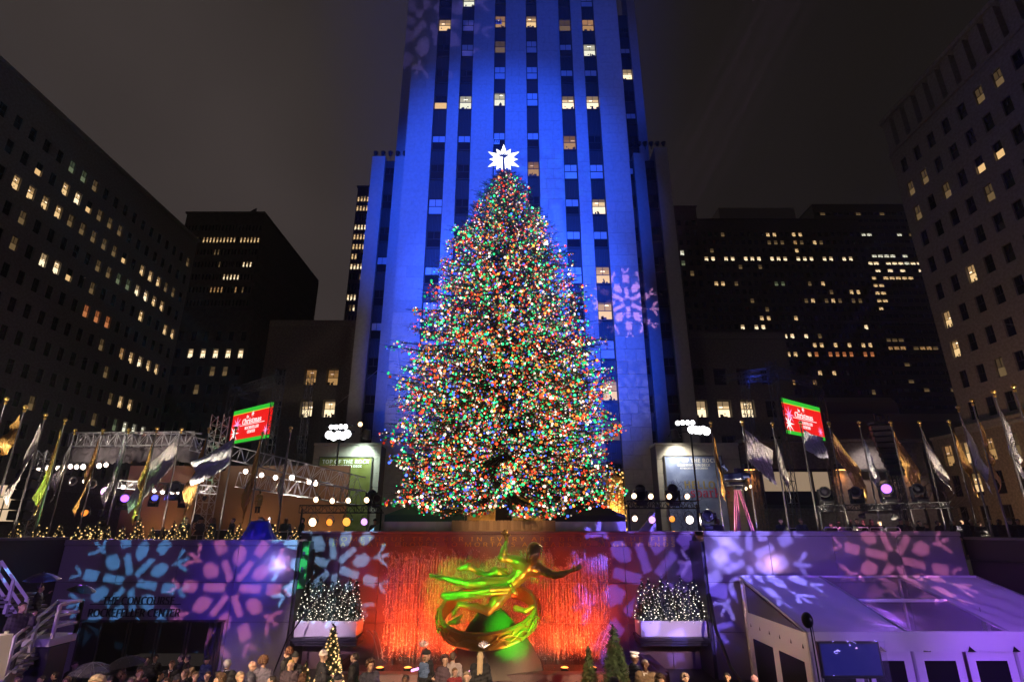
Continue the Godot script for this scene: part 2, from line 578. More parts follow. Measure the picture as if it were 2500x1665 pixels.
func house_lights() -> void:
	var b := Bd.new()
	truss(b, Vector3(-19, 9.4, 3.0), Vector3(19, 9.4, 3.0), 0.5, 0.5, 44, 0.03)
	for s in [-19, 19]: truss(b, Vector3(s, 0, 3.0), Vector3(s, 9.2, 3.0), 0.5, 0.5, 12, 0.03)
	solo("lighting_truss", b.mesh(), mat(Color(0.4, 0.4, 0.42), 0.4, 0.8), "aluminium lighting truss on two towers behind the camera", "truss")
	var blue := Color(0.012, 0.080, 1.0)
	var g := "blue floods aimed at the tall tower"
	fixture("floodlight", "low blue flood high on the building behind the camera", Vector3(-1.5, 24, 22), Vector3(0.4, 20, -52), blue, 15000, 13, 0.6, g, 0.5, 3.0, 0.7)
	fixture("floodlight", "middle blue flood high on the building behind the camera", Vector3(0, 25.5, 22), Vector3(-1.6, 37, -52), blue, 14000, 15, 0.6, g, 0.5, 3.0, 0.8)
	fixture("floodlight", "upper blue flood high on the building behind the camera", Vector3(1.5, 27, 22), Vector3(5.0, 56, -52), blue, 3400, 13, 0.6, g, 0.5, 3.0, 1.0)
	var violet := Color(0.10, 0.035, 0.95)
	g = "violet washes on the front truss"
	fixture("floodlight", "violet wash at the left end of the front truss", Vector3(-9, 8.8, 2.8), Vector3(-12.0, -1.4, -28), violet, 760, 7.5, 0.3, g, 0.2)
	fixture("floodlight", "violet wash at the right end of the front truss", Vector3(12, 8.8, 2.8), Vector3(13.0, -0.2, -28), violet, 480, 9.5, 0.3, g, 0.2)
	fixture("floodlight", "violet wash at the centre right of the front truss", Vector3(9, 8.8, 2.8), Vector3(17, -3.0, -23), Color(0.24, 0.05, 0.95), 900, 12, 0.3, g, 0.2)
	fixture("floodlight", "violet wash at the centre of the front truss", Vector3(1.5, 8.8, 2.8), Vector3(7.5, -1.5, -30), violet, 300, 8, 0.3, g, 0.2)
	g = "unseen lamps on masts beside the plaza, added for wall glints"  # unseen lamps, added where their reflections make glints in the polished walls
	for q in [["upper violet-white", 15.9, 0.5, -12.7, Vector3(10.3, 0.8, -28), Color(0.36, 0.28, 1.0), 110.0, 8.0], ["lower violet-white", 15.2, -0.85, -13.0, Vector3(9.9, 0.0, -28), Color(0.36, 0.28, 1.0), 90.0, 6.0], ["pink", 18.05, -0.95, -15.0, Vector3(12.3, -0.2, -28), Color(1.0, 0.5, 0.95), 80.0, 6.0], ["violet", -17.05, -1.05, -13.0, Vector3(-11.1, -0.2, -28), Color(0.55, 0.35, 1.0), 90.0, 10.0]]:
		fixture("mast_lamp", "%s unseen lamp beside the plaza, added for glints in the granite wall" % q[0], Vector3(q[1], q[2], q[3]), q[4], q[5], q[7], 14, 0.32, g, 0.25, q[6])
		var mb := Bd.new()
		mb.bar(Vector3(q[1], -2.7, q[3] + 0.35), Vector3(q[1], q[2], q[3] + 0.35), 0.05)
		solo("unseen_lamp_mast", mb.mesh(), mat(Color(0.03, 0.03, 0.03), 0.5), "thin unseen mast of the added %s lamp beside the plaza" % q[0], "mast", g)
	var pink := Color(0.80, 0.22, 0.50)
	var cyan := Color(0.10, 0.38, 0.85)
	projector("projector of the pale blue snowflake beside the concourse sign", Vector3(-11, 8.8, 2.8), at(318, 1422, 28), cyan, 1500, 2.75, 12)
	projector("projector of the large pink snowflake over the concourse door", Vector3(-8, 8.8, 2.8), at(567, 1437, 28), pink, 1300, 2.85, 5)
	projector("projector of the pale blue snowflake above the left planter", Vector3(-5.5, 8.8, 2.8), at(815, 1385, 30), Color(0.22, 0.55, 1.0), 3000, 2.9, 20)
	projector("projector of the blue snowflake above the right planter", Vector3(6, 8.8, 2.8), at(1590, 1425, 30), Color(0.16, 0.11, 0.95), 2600, 4.2, 14)
	projector("projector of the white snowflake at the left of the right wall", Vector3(9.5, 8.8, 2.8), at(1830, 1365, 28), Color(0.26, 0.22, 1.0), 2600, 2.9, 35)
	projector("projector of the pink snowflake over the tent", Vector3(12.5, 8.8, 2.8), at(2185, 1365, 28), pink, 1100, 2.9, 10)
	projector("projector of the snowflake on the right pier of the tower", Vector3(4, 8.8, 2.8), at(1532, 738, 52), Color(0.9, 0.42, 0.9), 4200, 3.7, 30, 5.0)
	projector("projector of the snowflake high on the left of the tower", Vector3(-4, 8.8, 2.8), at(1050, 40, 52), Color(0.28, 0.2, 0.8), 1600, 8.0, 10, 5.0)
	projector("projector of the faint snowflake beside the star", Vector3(2, 8.8, 2.8), at(1345, 440, 52), Color(0.05, 0.30, 1.0), 1500, 5.0, 22, 5.0)
	projector("projector of the faint snowflake low on the right pier", Vector3(7, 8.8, 2.8), at(1545, 955, 52), Color(0.25, 0.25, 0.9), 1100, 3.5, 0, 5.0)
	var warm := Color(1.0, 0.68, 0.42)
	g = "warm floods on the front truss"
	for q in [["left end", -13.5, Vector3(-8.2, -2.6, -17.0), 420.0, 7.5], ["left", -6.5, Vector3(-5.2, -2.6, -17.0), 380.0, 6.5], ["middle", 0.5, Vector3(-1.6, -2.6, -17.0), 430.0, 6.0], ["right", 14.5, Vector3(5.0, -2.6, -16.6), 460.0, 6.5], ["right, beside the basin", 12.5, Vector3(3.6, -3.2, -21.5), 420.0, 4.5], ["far left", -17.5, Vector3(-13.0, -3.8, -20.5), 160.0, 8.0]]:
		fixture("floodlight", ("warm flood at the %s of the front truss, aimed at the crowd" if k_warm(q[0]) else "warm flood on the front truss, %s") % q[0], Vector3(q[1], 7.0, 3.0), q[2], warm, q[3] * 1.7, q[4], 0.22, g, 0.15, 3.0, 0.6)  # the one beside the basin is added to brighten the unlit firs
	for q in [["left", at(250, 1092, 38)], ["right", at(400, 1092, 38)]]:  # unseen spots added because the foil stays dark without them
		fixture("floodlight", "white spotlight added on the front truss to brighten the %s of the foil roof" % q[0], Vector3(-18.8, 8.2, 3.6), q[1], Color(1.0, 0.86, 0.78), 1500, 3.2, 0.22, "", 0.12)
	fixture("floodlight", "warm flood added at the centre of the front truss to brighten the plank box", Vector3(-2.0, 9.9, 3.4), Vector3(-0.5, 2.0, -31), Color(1.0, 0.62, 0.30), 600, 5.0, 0.22, g, 0.12)  # unseen lamp added to light the plank box under the fir
	for q in [["left", at(784, 1530, 28.4)], ["right", at(1648, 1530, 28.4)]]:  # no such lamps known, added to lift the white planter fronts
		fixture("floodlight", "pinkish white spotlight added on the front truss to brighten the %s planter" % q[0], Vector3(-8.5 if q[0] == "left" else 9.5, 7.4, 3.3), q[1], Color(0.85, 0.55, 0.9), 900, 3.4, 0.22, "", 0.12)
	for q in [["at the left end", -16.5, Vector3(-3.4, -1.2, -26.5), 1500.0, 3.2], ["left of the middle", -15.0, Vector3(-0.9, -0.4, -26.4), 1200.0, 2.8], ["at the right end", 15.5, at(1290, 1528, 25.2), 3200.0, 1.9]]:
		fixture("floodlight", "green spotlight %s of the front truss, aimed at the statue" % q[0], Vector3(q[1], 7.6, 3.2), q[2], Color(0.03, 1.0, 0.02), q[3], q[4], 0.22, "green spotlights aimed at the statue", 0.2, 3.0, 0.5)
	fixture("floodlight", "amber flood high on the right tower of the front truss", Vector3(19.5, 7.0, 2.8), Vector3(27, 8.5, -49), Color(1.0, 0.60, 0.40), 130, 8, 0.22, g, 0.12)

# ---------------------------------------------------------------- ground
func k_warm(s: String) -> bool:
	return not s.contains("aimed")

func ground() -> void:
	var b := Bd.new()
	var xl := -21.5
	var xr := 21.6
	var zf := MID_Z - 0.4
	var zn := -3.2
	for q in [[-300, 300, -300, zf], [-300, xl, zf, zn], [xr, 300, zf, zn], [-300, 300, zn, 300]]:
		b.quad(Vector3(q[0], 0, q[3]), Vector3(q[1], 0, q[3]), Vector3(q[1], 0, q[2]), Vector3(q[0], 0, q[2]))
	var asph := noise_tex("asphalt", 0.06, [Color(0.03, 0.03, 0.032), Color(0.07, 0.068, 0.066)], [0.3, 0.8])
	setting("street", b.mesh(), mat(Color.WHITE, 0.55, 0.0, asph, 0.3))
	b = Bd.new()
	b.box(Vector3(0, RINK - 0.15, (zf + zn) / 2), Vector3(43.4, 0.3, zn - zf + 0.4))
	setting("plaza_floor", b.mesh(), mat(Color(0.12, 0.11, 0.11), 0.4, 0.0, asph, 0.3))
	b = Bd.new()       # steps up from the plaza floor on the near side, below the picture
	for s in [[-22.6, -4.6, -21.3, -2.0], [-18.7, -3.7, -21.2, 8.5], [-5.4, -1.4, -21.2, 21.2]]:
		b.box(Vector3((s[2] + s[3]) / 2, (RINK + s[1]) / 2, (s[0] + zn) / 2), Vector3(s[3] - s[2], s[1] - RINK, zn - s[0]))
	setting("viewing_steps", b.mesh(), mat(Color(0.10, 0.10, 0.10), 0.7))

# ---------------------------------------------------------------- granite walls of the sunken plaza
func slabs(parent: Node3D, x0: float, x1: float, ys: Array, z: float, w: float, m: Array, skip := Rect2(), shift := 0.0) -> void:
	var n := int(round((x1 - x0) / w))
	for r in ys.size() - 1:
		for i in n:
			var a := lerpf(x0, x1, float(i) / n)
			var e := lerpf(x0, x1, float(i + 1) / n)
			var cells := [[a, e]]
			if skip.has_area() and ys[r] < skip.end.y - 0.05:
				cells = []
				if a < skip.position.x: cells.append([a, minf(e, skip.position.x)])
				if e > skip.end.x: cells.append([maxf(a, skip.end.x), e])
			for c in cells:
				if c[1] - c[0] < 0.06: continue
				var key := "slab %.3f %.3f" % [c[1] - c[0], ys[r + 1] - ys[r]]
				if not cache.has(key):
					var b := Bd.new()
					b.bevel(Vector3.ZERO, Vector3(c[1] - c[0] - 0.016, ys[r + 1] - ys[r] - 0.016, 0.08), 0.008)
					cache[key] = b.mesh()
				part("granite_slab", cache[key], m[rng.randi() % m.size()], parent, Vector3((c[0] + c[1]) / 2, (ys[r] + ys[r + 1]) / 2, z + 0.04))

func plaza_walls() -> void:
	var gr := noise_tex("granite", 0.11, [Color(0.17, 0.15, 0.15), Color(0.33, 0.30, 0.30), Color(0.44, 0.41, 0.41)], [0.25, 0.5, 0.8], false, 512, 5)
	var gm := [mat(Color(0.9, 0.9, 0.92), 0.14, 0.0, gr, 0.9), mat(Color(0.98, 0.97, 0.97), 0.15, 0.0, gr, 0.97), mat(Color(0.84, 0.83, 0.85), 0.13, 0.0, gr, 0.86)]
	var core := mat(Color(0.06, 0.055, 0.055), 0.8)
	var dark := mat(Color(0.035, 0.03, 0.03), 0.35)
	# left wall, with the door to the concourse
	var t := thing("granite_wall", "polished granite wall with a wide dark doorway, left of the fountain", "wall")
	var b := Bd.new()
	var lx := -21.5
	var rx := -10.3
	for q in [[lx, -19.8, RINK, 0.86], [-13.3, rx, RINK, 0.86], [-19.8, -13.3, -2.67, 0.86]]:
		b.box(Vector3((q[0] + q[1]) / 2, (q[2] + q[3]) / 2, SIDE_Z - 0.6), Vector3(q[1] - q[0], q[3] - q[2], 1.2))
	part("wall_core", b.mesh(), core, t)
	slabs(t, lx, rx, [RINK, -2.67, -1.0, 0.62], SIDE_Z, 2.8, gm, Rect2(-19.8, RINK, 6.5, RINK * -1 - 2.67))
	b = Bd.new()
	b.bevel(Vector3((lx + rx) / 2, 0.76, SIDE_Z - 0.5), Vector3(rx - lx, 0.26, 1.3), 0.02)
	part("coping", b.mesh(), gm[1], t)
	b = Bd.new()
	b.box(Vector3(-16.55, -2.62, SIDE_Z + 0.06), Vector3(6.7, 0.1, 0.2))
	for x in [-19.8, -13.3]: b.box(Vector3(x, -3.85, SIDE_Z + 0.05), Vector3(0.1, 2.3, 0.18))
	part("door_frame", b.mesh(), dark, t)
	b = Bd.new()        # the dark hall behind the door
	b.box(Vector3(-16.55, RINK + 1.2, SIDE_Z - 6), Vector3(8, 2.6, 0.1))
	b.box(Vector3(-20.5, RINK + 1.2, SIDE_Z - 3.6), Vector3(0.1, 2.6, 4.8))
	b.box(Vector3(-12.6, RINK + 1.2, SIDE_Z - 3.6), Vector3(0.1, 2.6, 4.8))
	b.box(Vector3(-16.55, -2.5, SIDE_Z - 3.6), Vector3(8, 0.1, 4.8))
	part("hall", b.mesh(), mat(Color(0.03, 0.03, 0.03), 0.7), t)
	for i in 5:
		b = Bd.new()
		var x := -19.4 + i * 1.4
		for s in [0.0, 1.25]: b.box(Vector3(x + s, -3.85, SIDE_Z - 0.7), Vector3(0.06, 2.3, 0.06))
		b.box(Vector3(x + 0.62, -2.75, SIDE_Z - 0.7), Vector3(1.2, 0.06, 0.06))
		b.box(Vector3(x + 0.62, -4.9, SIDE_Z - 0.7), Vector3(1.2, 0.16, 0.06))
		part("glass_door_frame", b.mesh(), mat(Color(0.12, 0.11, 0.09), 0.35, 0.6), t)
	for i in 4:
		b = Bd.new()
		var pts := []
		var rr := []
		for k in 8:
			pts.append(Vector3(-14.4 + i * 0.22 + 0.04 * sin(k * 1.3 + i), -2.7 - k * 0.32, SIDE_Z - 1.0 - 0.03 * sin(k * 0.9)))
			rr.append(0.10 + 0.02 * sin(k + i * 2.0))
		b.tube(pts, rr, 8)
		part("curtain_fold", b.mesh(), mat(Color(0.10, 0.095, 0.08), 0.9), t)
	# lettering
	var font := SystemFont.new()
	font.font_names = PackedStringArray(["Droid Sans"])
	font.font_italic = true
	var lm := mat(Color(0.012, 0.01, 0.012), 0.5)
	var words := thing("concourse_lettering", "dark metal letters THE CONCOURSE ROCKEFELLER CENTER on the left granite wall", "sign", at(335, 1474, 28) + Vector3(0, 0, 0.16))
	for w in [["THE CONCOURSE", 0.31, 0.14], ["ROCKEFELLER CENTER", 0.31, -0.37]]:
		var tm := letters(w[0], w[1], 0.05, font)
		part("letters", tm, lm, words, Vector3(0.12 if w[2] > 0 else 0.0, w[2], 0))
	b = Bd.new()
	b.box(Vector3(0, 0.0, 0.0), Vector3(4.2, 0.035, 0.04))
	part("rule", b.mesh(), lm, words)
	# right wall
	t = thing("granite_wall", "polished granite wall with bright reflections, right of the fountain behind the tent", "wall")
	b = Bd.new()
	b.box(Vector3(15.45, (RINK + 1.26) / 2, SIDE_Z - 0.6), Vector3(12.4, 1.26 - RINK, 1.2))
	part("wall_core", b.mesh(), core, t)
	slabs(t, 9.25, 21.65, [RINK, -3.1, -1.0, 1.05], SIDE_Z, 3.1, gm)
	b = Bd.new()
	b.bevel(Vector3(15.45, 1.17, SIDE_Z - 0.5), Vector3(12.4, 0.22, 1.3), 0.02)
	part("coping", b.mesh(), gm[1], t)
	# wall behind the fountain, of red granite
	var red := noise_tex("red_granite", 0.12, [Color(0.10, 0.055, 0.05), Color(0.22, 0.14, 0.13), Color(0.30, 0.22, 0.21)], [0.25, 0.5, 0.8], false, 512, 5)
	var rm := [mat(Color.WHITE, 0.33, 0.0, red, 0.9), mat(Color(0.92, 0.92, 0.92), 0.3, 0.0, red, 0.95)]
	t = thing("fountain_wall", "red granite wall behind the gilded statue with an inscription along its top", "wall")
	b = Bd.new()
	b.box(Vector3(-0.5, (RINK + 1.26) / 2, MID_Z - 0.6), Vector3(20.8, 1.26 - RINK, 1.2))
	part("wall_core", b.mesh(), core, t)
	slabs(t, -10.9, 9.9, [RINK, -3.0, -1.2, 0.55], MID_Z, 2.08, rm)
	slabs(t, -10.9, 9.9, [0.55, 1.12], MID_Z + 0.03, 5.2, rm)
	b = Bd.new()
	b.bevel(Vector3(-0.5, 1.2, MID_Z - 0.45), Vector3(20.8, 0.14, 1.3), 0.02)
	part("coping", b.mesh(), rm[0], t)
	for s in [[-10.3, "left"], [9.25, "right"]]:      # returns between the walls
		b = Bd.new()
		b.box(Vector3(s[0] + (0.14 if s[1] == "right" else -0.14), (RINK + 0.8) / 2, (SIDE_Z + MID_Z) / 2 - 0.2), Vector3(0.5, 0.8 - RINK, 2.2))
		part("return_pier", b.mesh(), mat(Color(0.05, 0.04, 0.038), 0.4), t)
	var serif := SystemFont.new()
	serif.font_names = PackedStringArray(["Droid Sans"])
	var gold := mat(Color(0.55, 0.33, 0.08), 0.35, 0.9)
	var ins := thing("inscription", "two rows of spaced gilt letters along the top of the red fountain wall", "inscription", Vector3(-0.6, 0, MID_Z + 0.115))
	for w in [["P R O M E T H E U S   T E A C H E R   I N   E V E R Y   A R T   B R O U G H T   T H E   F I R E", 0.88], ["T H A T   H A T H   P R O V E D   T O   M O R T A L S   A   M E A N S   T O   M I G H T Y   E N D S", 0.62]]:
		var tm := letters(w[0], 0.19, 0.02, serif)
		var row := part("letters", tm, gold, ins, Vector3(0, w[1], 0))
		row.scale = Vector3(18.0 / tm.get_aabb().size.x, 1, 1)
	# side walls of the plaza
	for s in [[-21.5, "dark granite side wall at the left end of the sunken plaza"], [21.9, "dark granite side wall at the right end of the sunken plaza, beyond the tent"]]:
		t = thing("plaza_side_wall", s[1], "wall")
		b = Bd.new()
		b.box(Vector3(s[0] - signf(-s[0]) * 0.4, (RINK + 0.9) / 2, -16), Vector3(0.8, 0.9 - RINK, 24))
		part("wall_core", b.mesh(), mat(Color(0.09, 0.075, 0.075), 0.5, 0.0, gr, 0.5), t)
		b = Bd.new()
		b.bevel(Vector3(s[0] - signf(-s[0]) * 0.4, 0.96, -16), Vector3(0.95, 0.12, 24), 0.02)
		part("coping", b.mesh(), mat(Color(0.12, 0.1, 0.1), 0.5), t)
	b = Bd.new()
	var gp := at(741, 1318, 28)
	b.bevel(Vector3(-10.06, -0.25, SIDE_Z - 0.25), Vector3(0.44, 2.1, 0.1), 0.015)
	t = thing("green_panel", "narrow board with green light painted in, on the edge of the left granite wall", "panel")
	part("board", b.mesh(), mat(Color(0.01, 0.30, 0.01), 0.5), t)  # green light on the wall edge, put into the board colour
	for y in [0.25, -0.45]:
		b = Bd.new()
		b.box(Vector3(-10.06, y, SIDE_Z - 0.195), Vector3(0.12, 0.2, 0.02))
		part("hook", b.mesh(), lm, t)

func letters(s: String, height: float, depth: float, font: Font) -> TextMesh:
	var tm := TextMesh.new()
	tm.text = s
	tm.font = font
	tm.font_size = 32
	tm.pixel_size = height / 23.0
	tm.depth = depth
	tm.curve_step = 2.0
	return tm

# ---------------------------------------------------------------- windows and facades
func win_mats(kind: String) -> Array:      # frame, upper pane, lower pane
	var fr := mat(Color(0.035, 0.033, 0.03), 0.5, 0.3)
	var dark := mat(Color(0.012, 0.013, 0.018), 0.08)
	match kind:
		"blind": return [fr, mat(Color(0.55, 0.54, 0.52), 0.35), mat(Color(0.55, 0.54, 0.52), 0.35)]
		"half": return [fr, mat(Color(0.5, 0.49, 0.47), 0.35), dark]
		"warm": return [fr, glow(Color(1.0, 0.60, 0.24), 0.55), glow(Color(1.0, 0.66, 0.30), 0.95)]
		"bright": return [fr, glow(Color(1.0, 0.70, 0.36), 0.9), glow(Color(1.0, 0.80, 0.50), 1.5)]
		"white": return [fr, glow(Color(0.95, 0.88, 0.62), 0.5), glow(Color(0.98, 0.96, 0.74), 0.95)]
		"lower": return [fr, dark, glow(Color(1.0, 0.62, 0.26), 0.85)]
		"dim": return [fr, glow(Color(1.0, 0.62, 0.28), 0.06), glow(Color(1.0, 0.64, 0.28), 0.14)]
		"green": return [fr, glow(Color(0.75, 0.9, 0.5), 0.05), glow(Color(0.75, 0.9, 0.5), 0.16)]
		"orange": return [fr, glow(Color(1.0, 0.30, 0.10), 0.28), glow(Color(1.0, 0.34, 0.12), 0.5)]
		"amber": return [fr, glow(Color(1.0, 0.50, 0.16), 0.25), glow(Color(1.0, 0.55, 0.2), 0.42)]
	return [fr, dark, dark]

func win_mesh(w: float, h: float, split := true, room := 0) -> ArrayMesh:       # a sash window, centred, facing +z; room > 0: things stand on the sill, a lamp hangs inside
	var key := "win %.2f %.2f %s %d" % [w, h, split, room]
	if cache.has(key): return cache[key]
	var f := Bd.new()
	var s := clampf(w * 0.05, 0.03, 0.09)
	f.box(Vector3(-w / 2 + s / 2, 0, 0), Vector3(s, h, 0.08))
	f.box(Vector3(w / 2 - s / 2, 0, 0), Vector3(s, h, 0.08))
	f.box(Vector3(0, h / 2 - s / 2, 0), Vector3(w - 2 * s, s, 0.08))
	f.box(Vector3(0, -h / 2 + s / 2, 0), Vector3(w - 2 * s, s, 0.08))
	f.box(Vector3(0, 0, 0.01), Vector3(w - 2 * s, s, 0.08))
	if split: f.box(Vector3(0, h / 4, 0.0), Vector3(s * 0.7, h / 2 - s, 0.06))
	if room > 0:
		var r := RandomNumberGenerator.new()
		r.seed = room * 31 + int(w * 100)
		for k in 3:
			var bw := w * r.randf_range(0.08, 0.26)
			var bh := h * r.randf_range(0.05, 0.20)
			f.box(Vector3(r.randf_range(-0.38, 0.38) * w, -h / 2 + s + bh / 2, 0.018), Vector3(bw, bh, 0.02))
			if k == room % 3: f.ball(Vector3(r.randf_range(-0.3, 0.3) * w, -h / 2 + s + bh + 0.06, 0.018), Vector3(0.06, 0.08, 0.015) * h * 0.6, 5, 8)
	var m := f.mesh()
	for k in [1, -1]:
		var p := Bd.new()
		var z := 0.005 if k == -1 else -0.015
		var y0 := 0.0 if k == 1 else -h / 2
		p.quad(Vector3(-w / 2, y0, z), Vector3(w / 2, y0, z), Vector3(w / 2, y0 + h / 2, z), Vector3(-w / 2, y0 + h / 2, z))
		p.add_to(m)
	if room > 0:       # the blind half drawn, and the ceiling lamp
		var p := Bd.new()
		var y := h * (0.10 + 0.09 * (room % 4))
		p.quad(Vector3(-w / 2 + s, y, -0.006), Vector3(w / 2 - s, y, -0.006), Vector3(w / 2 - s, h / 2 - s, -0.006), Vector3(-w / 2 + s, h / 2 - s, -0.006))
		p.add_to(m)
		p = Bd.new()
		var x := w * (0.12 * (room % 5) - 0.24)
		p.quad(Vector3(x - w * 0.16, y - h * 0.09, 0.012), Vector3(x + w * 0.16, y - h * 0.09, 0.012), Vector3(x + w * 0.13, y - h * 0.04, 0.012), Vector3(x - w * 0.13, y - h * 0.04, 0.012))
		p.add_to(m)
	cache[key] = m
	return m

func window(parent: Node3D, p: Vector3, n: Vector3, w: float, h: float, kind: String, split := true) -> MeshInstance3D:
	var room := 1 + rng.randi() % 9 if kind in ["warm", "bright", "white", "amber"] else 0
	var ms := win_mats(kind)
	if room > 0:
		var tone: Color = {"warm": Color(1.0, 0.60, 0.26), "bright": Color(1.0, 0.68, 0.36), "white": Color(0.95, 0.9, 0.66), "amber": Color(1.0, 0.5, 0.18)}[kind]
		ms = ms + [glow(tone, 0.16 + 0.1 * (room % 3)), glow(tone.lerp(Color.WHITE, 0.4), 2.6 if kind != "amber" else 0.9)]
	var o := part("window", win_mesh(w, h, split, room), ms, parent, p)
	if n != Vector3.BACK: o.basis = facing(n)
	return o

# A wall with real openings. o: bottom left corner, u: unit vector to the right, cols and rows: [from, to] of the openings.
func facade(parent: Node3D, o: Vector3, u: Vector3, width: float, height: float, cols: Array, rows: Array, depth: float, m: Material, pick, split := true, merge_dark := false) -> void:
	var n := u.cross(Vector3.UP)
	var b := Bd.new()
	var P := func(x: float, y: float, z := 0.0) -> Vector3: return o + u * x + Vector3.UP * y + n * z
	var last := 0.0
	for c in cols + [[width, width]]:
		if c[0] - last > 0.001: b.quad(P.call(last, 0.0), P.call(c[0], 0.0), P.call(c[0], height), P.call(last, height))
		last = c[1]
	var stuff := Bd.new()
	var kinds := {}
	if pick is Array:
		for l in pick[0]:
			var best := 1e9
			var who := Vector2i(-1, -1)
			for i in cols.size():
				for j in rows.size():
					if kinds.has(Vector2i(i, j)): continue
					var e := seen(P.call((cols[i][0] + cols[i][1]) / 2, (rows[j][0] + rows[j][1]) / 2, -depth)).distance_to(Vector2(l[0], l[1]))
					if e < best:
						best = e
						who = Vector2i(i, j)
			if best < pick[1]: kinds[who] = l[2]
	for i in cols.size():
		var c: Array = cols[i]
		var y := 0.0
		for r in rows + [[height, height]]:
			if r[0] - y > 0.001: b.quad(P.call(c[0], y), P.call(c[1], y), P.call(c[1], r[0]), P.call(c[0], r[0]))
			y = r[1]
		for j in rows.size():
			var r: Array = rows[j]
			for e in [[c[0], r[0], c[1], r[0]], [c[1], r[0], c[1], r[1]], [c[1], r[1], c[0], r[1]], [c[0], r[1], c[0], r[0]]]:
				b.quad(P.call(e[0], e[1], -depth), P.call(e[2], e[3], -depth), P.call(e[2], e[3]), P.call(e[0], e[1]))
			var mid: Vector3 = P.call((c[0] + c[1]) / 2, (r[0] + r[1]) / 2, -depth + 0.06)
			var kind: String = kinds.get(Vector2i(i, j), "dim" if rng.randf() < 0.045 else "dark") if pick is Array else pick.call(i, j, mid)
			if kind == "dark" and merge_dark:
				stuff.quad(P.call(c[0], r[0], -depth + 0.03), P.call(c[1], r[0], -depth + 0.03), P.call(c[1], r[1], -depth + 0.03), P.call(c[0], r[1], -depth + 0.03))
			elif kind != "none":
				window(parent, mid, n, c[1] - c[0], r[1] - r[0], kind, split)
	part("wall", b.mesh(), m, parent)
	if stuff.v.size() > 0:
		part("dark_windows", stuff.mesh(), mat(Color(0.012, 0.013, 0.018), 0.08), parent).set_meta("kind", "stuff")

func even(from: float, to: float, size: float, n: int) -> Array:
	var a := []
	for i in n:
		var c := from + (to - from) * (i + 0.5) / n
		a.append([c - size / 2, c + size / 2])
	return a

func near_lit(lit: Array, reach: float) -> Callable:      # the kind of the listed lit window that this one is
	var left := lit.duplicate()
	return func(_i: int, _j: int, p: Vector3) -> String:
		var s := seen(p)
		for l in left:
			if absf(s.x - l[0]) < reach and absf(s.y - l[1]) < reach * 1.15:
				left.erase(l)
				return l[2]
		return "dark"

# ---------------------------------------------------------------- the tall tower
const SILLS := [5.2, 9.3, 13.2, 17.5, 21.7, 25.8, 30.1, 34.2, 38.8, 42.8, 48.6, 52.6, 56.7, 60.8, 64.9, 69.0, 73.1]

func strip(t: Node3D, x0: float, x1: float, z: float, top: float, lit: Callable, bm: Material, back := 0.55) -> void:
	var w := x1 - x0
	var b := Bd.new()
	b.quad(Vector3(x0, 0, z - back), Vector3(x1, 0, z - back), Vector3(x1, top, z - back), Vector3(x0, top, z - back))
	part("bay_back", b.mesh(), mat(Color(0.03, 0.03, 0.035), 0.6), t)
	var y := 0.0
	for i in SILLS.size():
		var s: float = SILLS[i]
		if s + 2.1 > top: break
		# fluted metal spandrel from the last window head to this sill
		var key := "spandrel %.2f %.2f" % [w, s - y]
		if not cache.has(key):
			var f := Bd.new()
			f.box(Vector3(0, (s - y) / 2, 0), Vector3(w - 0.02, s - y - 0.02, 0.06))
			var k := int(w / 0.16)
			for j in k: f.box(Vector3(-w / 2 + (j + 0.5) * w / k, (s - y) / 2 - 0.06, 0.05), Vector3(w / k * 0.5, s - y - 0.3, 0.06 if j % 3 else 0.12))
			f.box(Vector3(0, s - y - 0.06, 0.1), Vector3(w - 0.02, 0.12, 0.22))
			cache[key] = f.mesh()
		if s - y > 0.3: part("spandrel", cache[key], bm, t, Vector3((x0 + x1) / 2, y, z - back + 0.1))
		var p := Vector3((x0 + x1) / 2, s + 1.02, z - back + 0.16)
		window(t, p, Vector3.BACK, w - 0.06, 2.0, lit.call(0, 0, p))
		y = s + 2.06

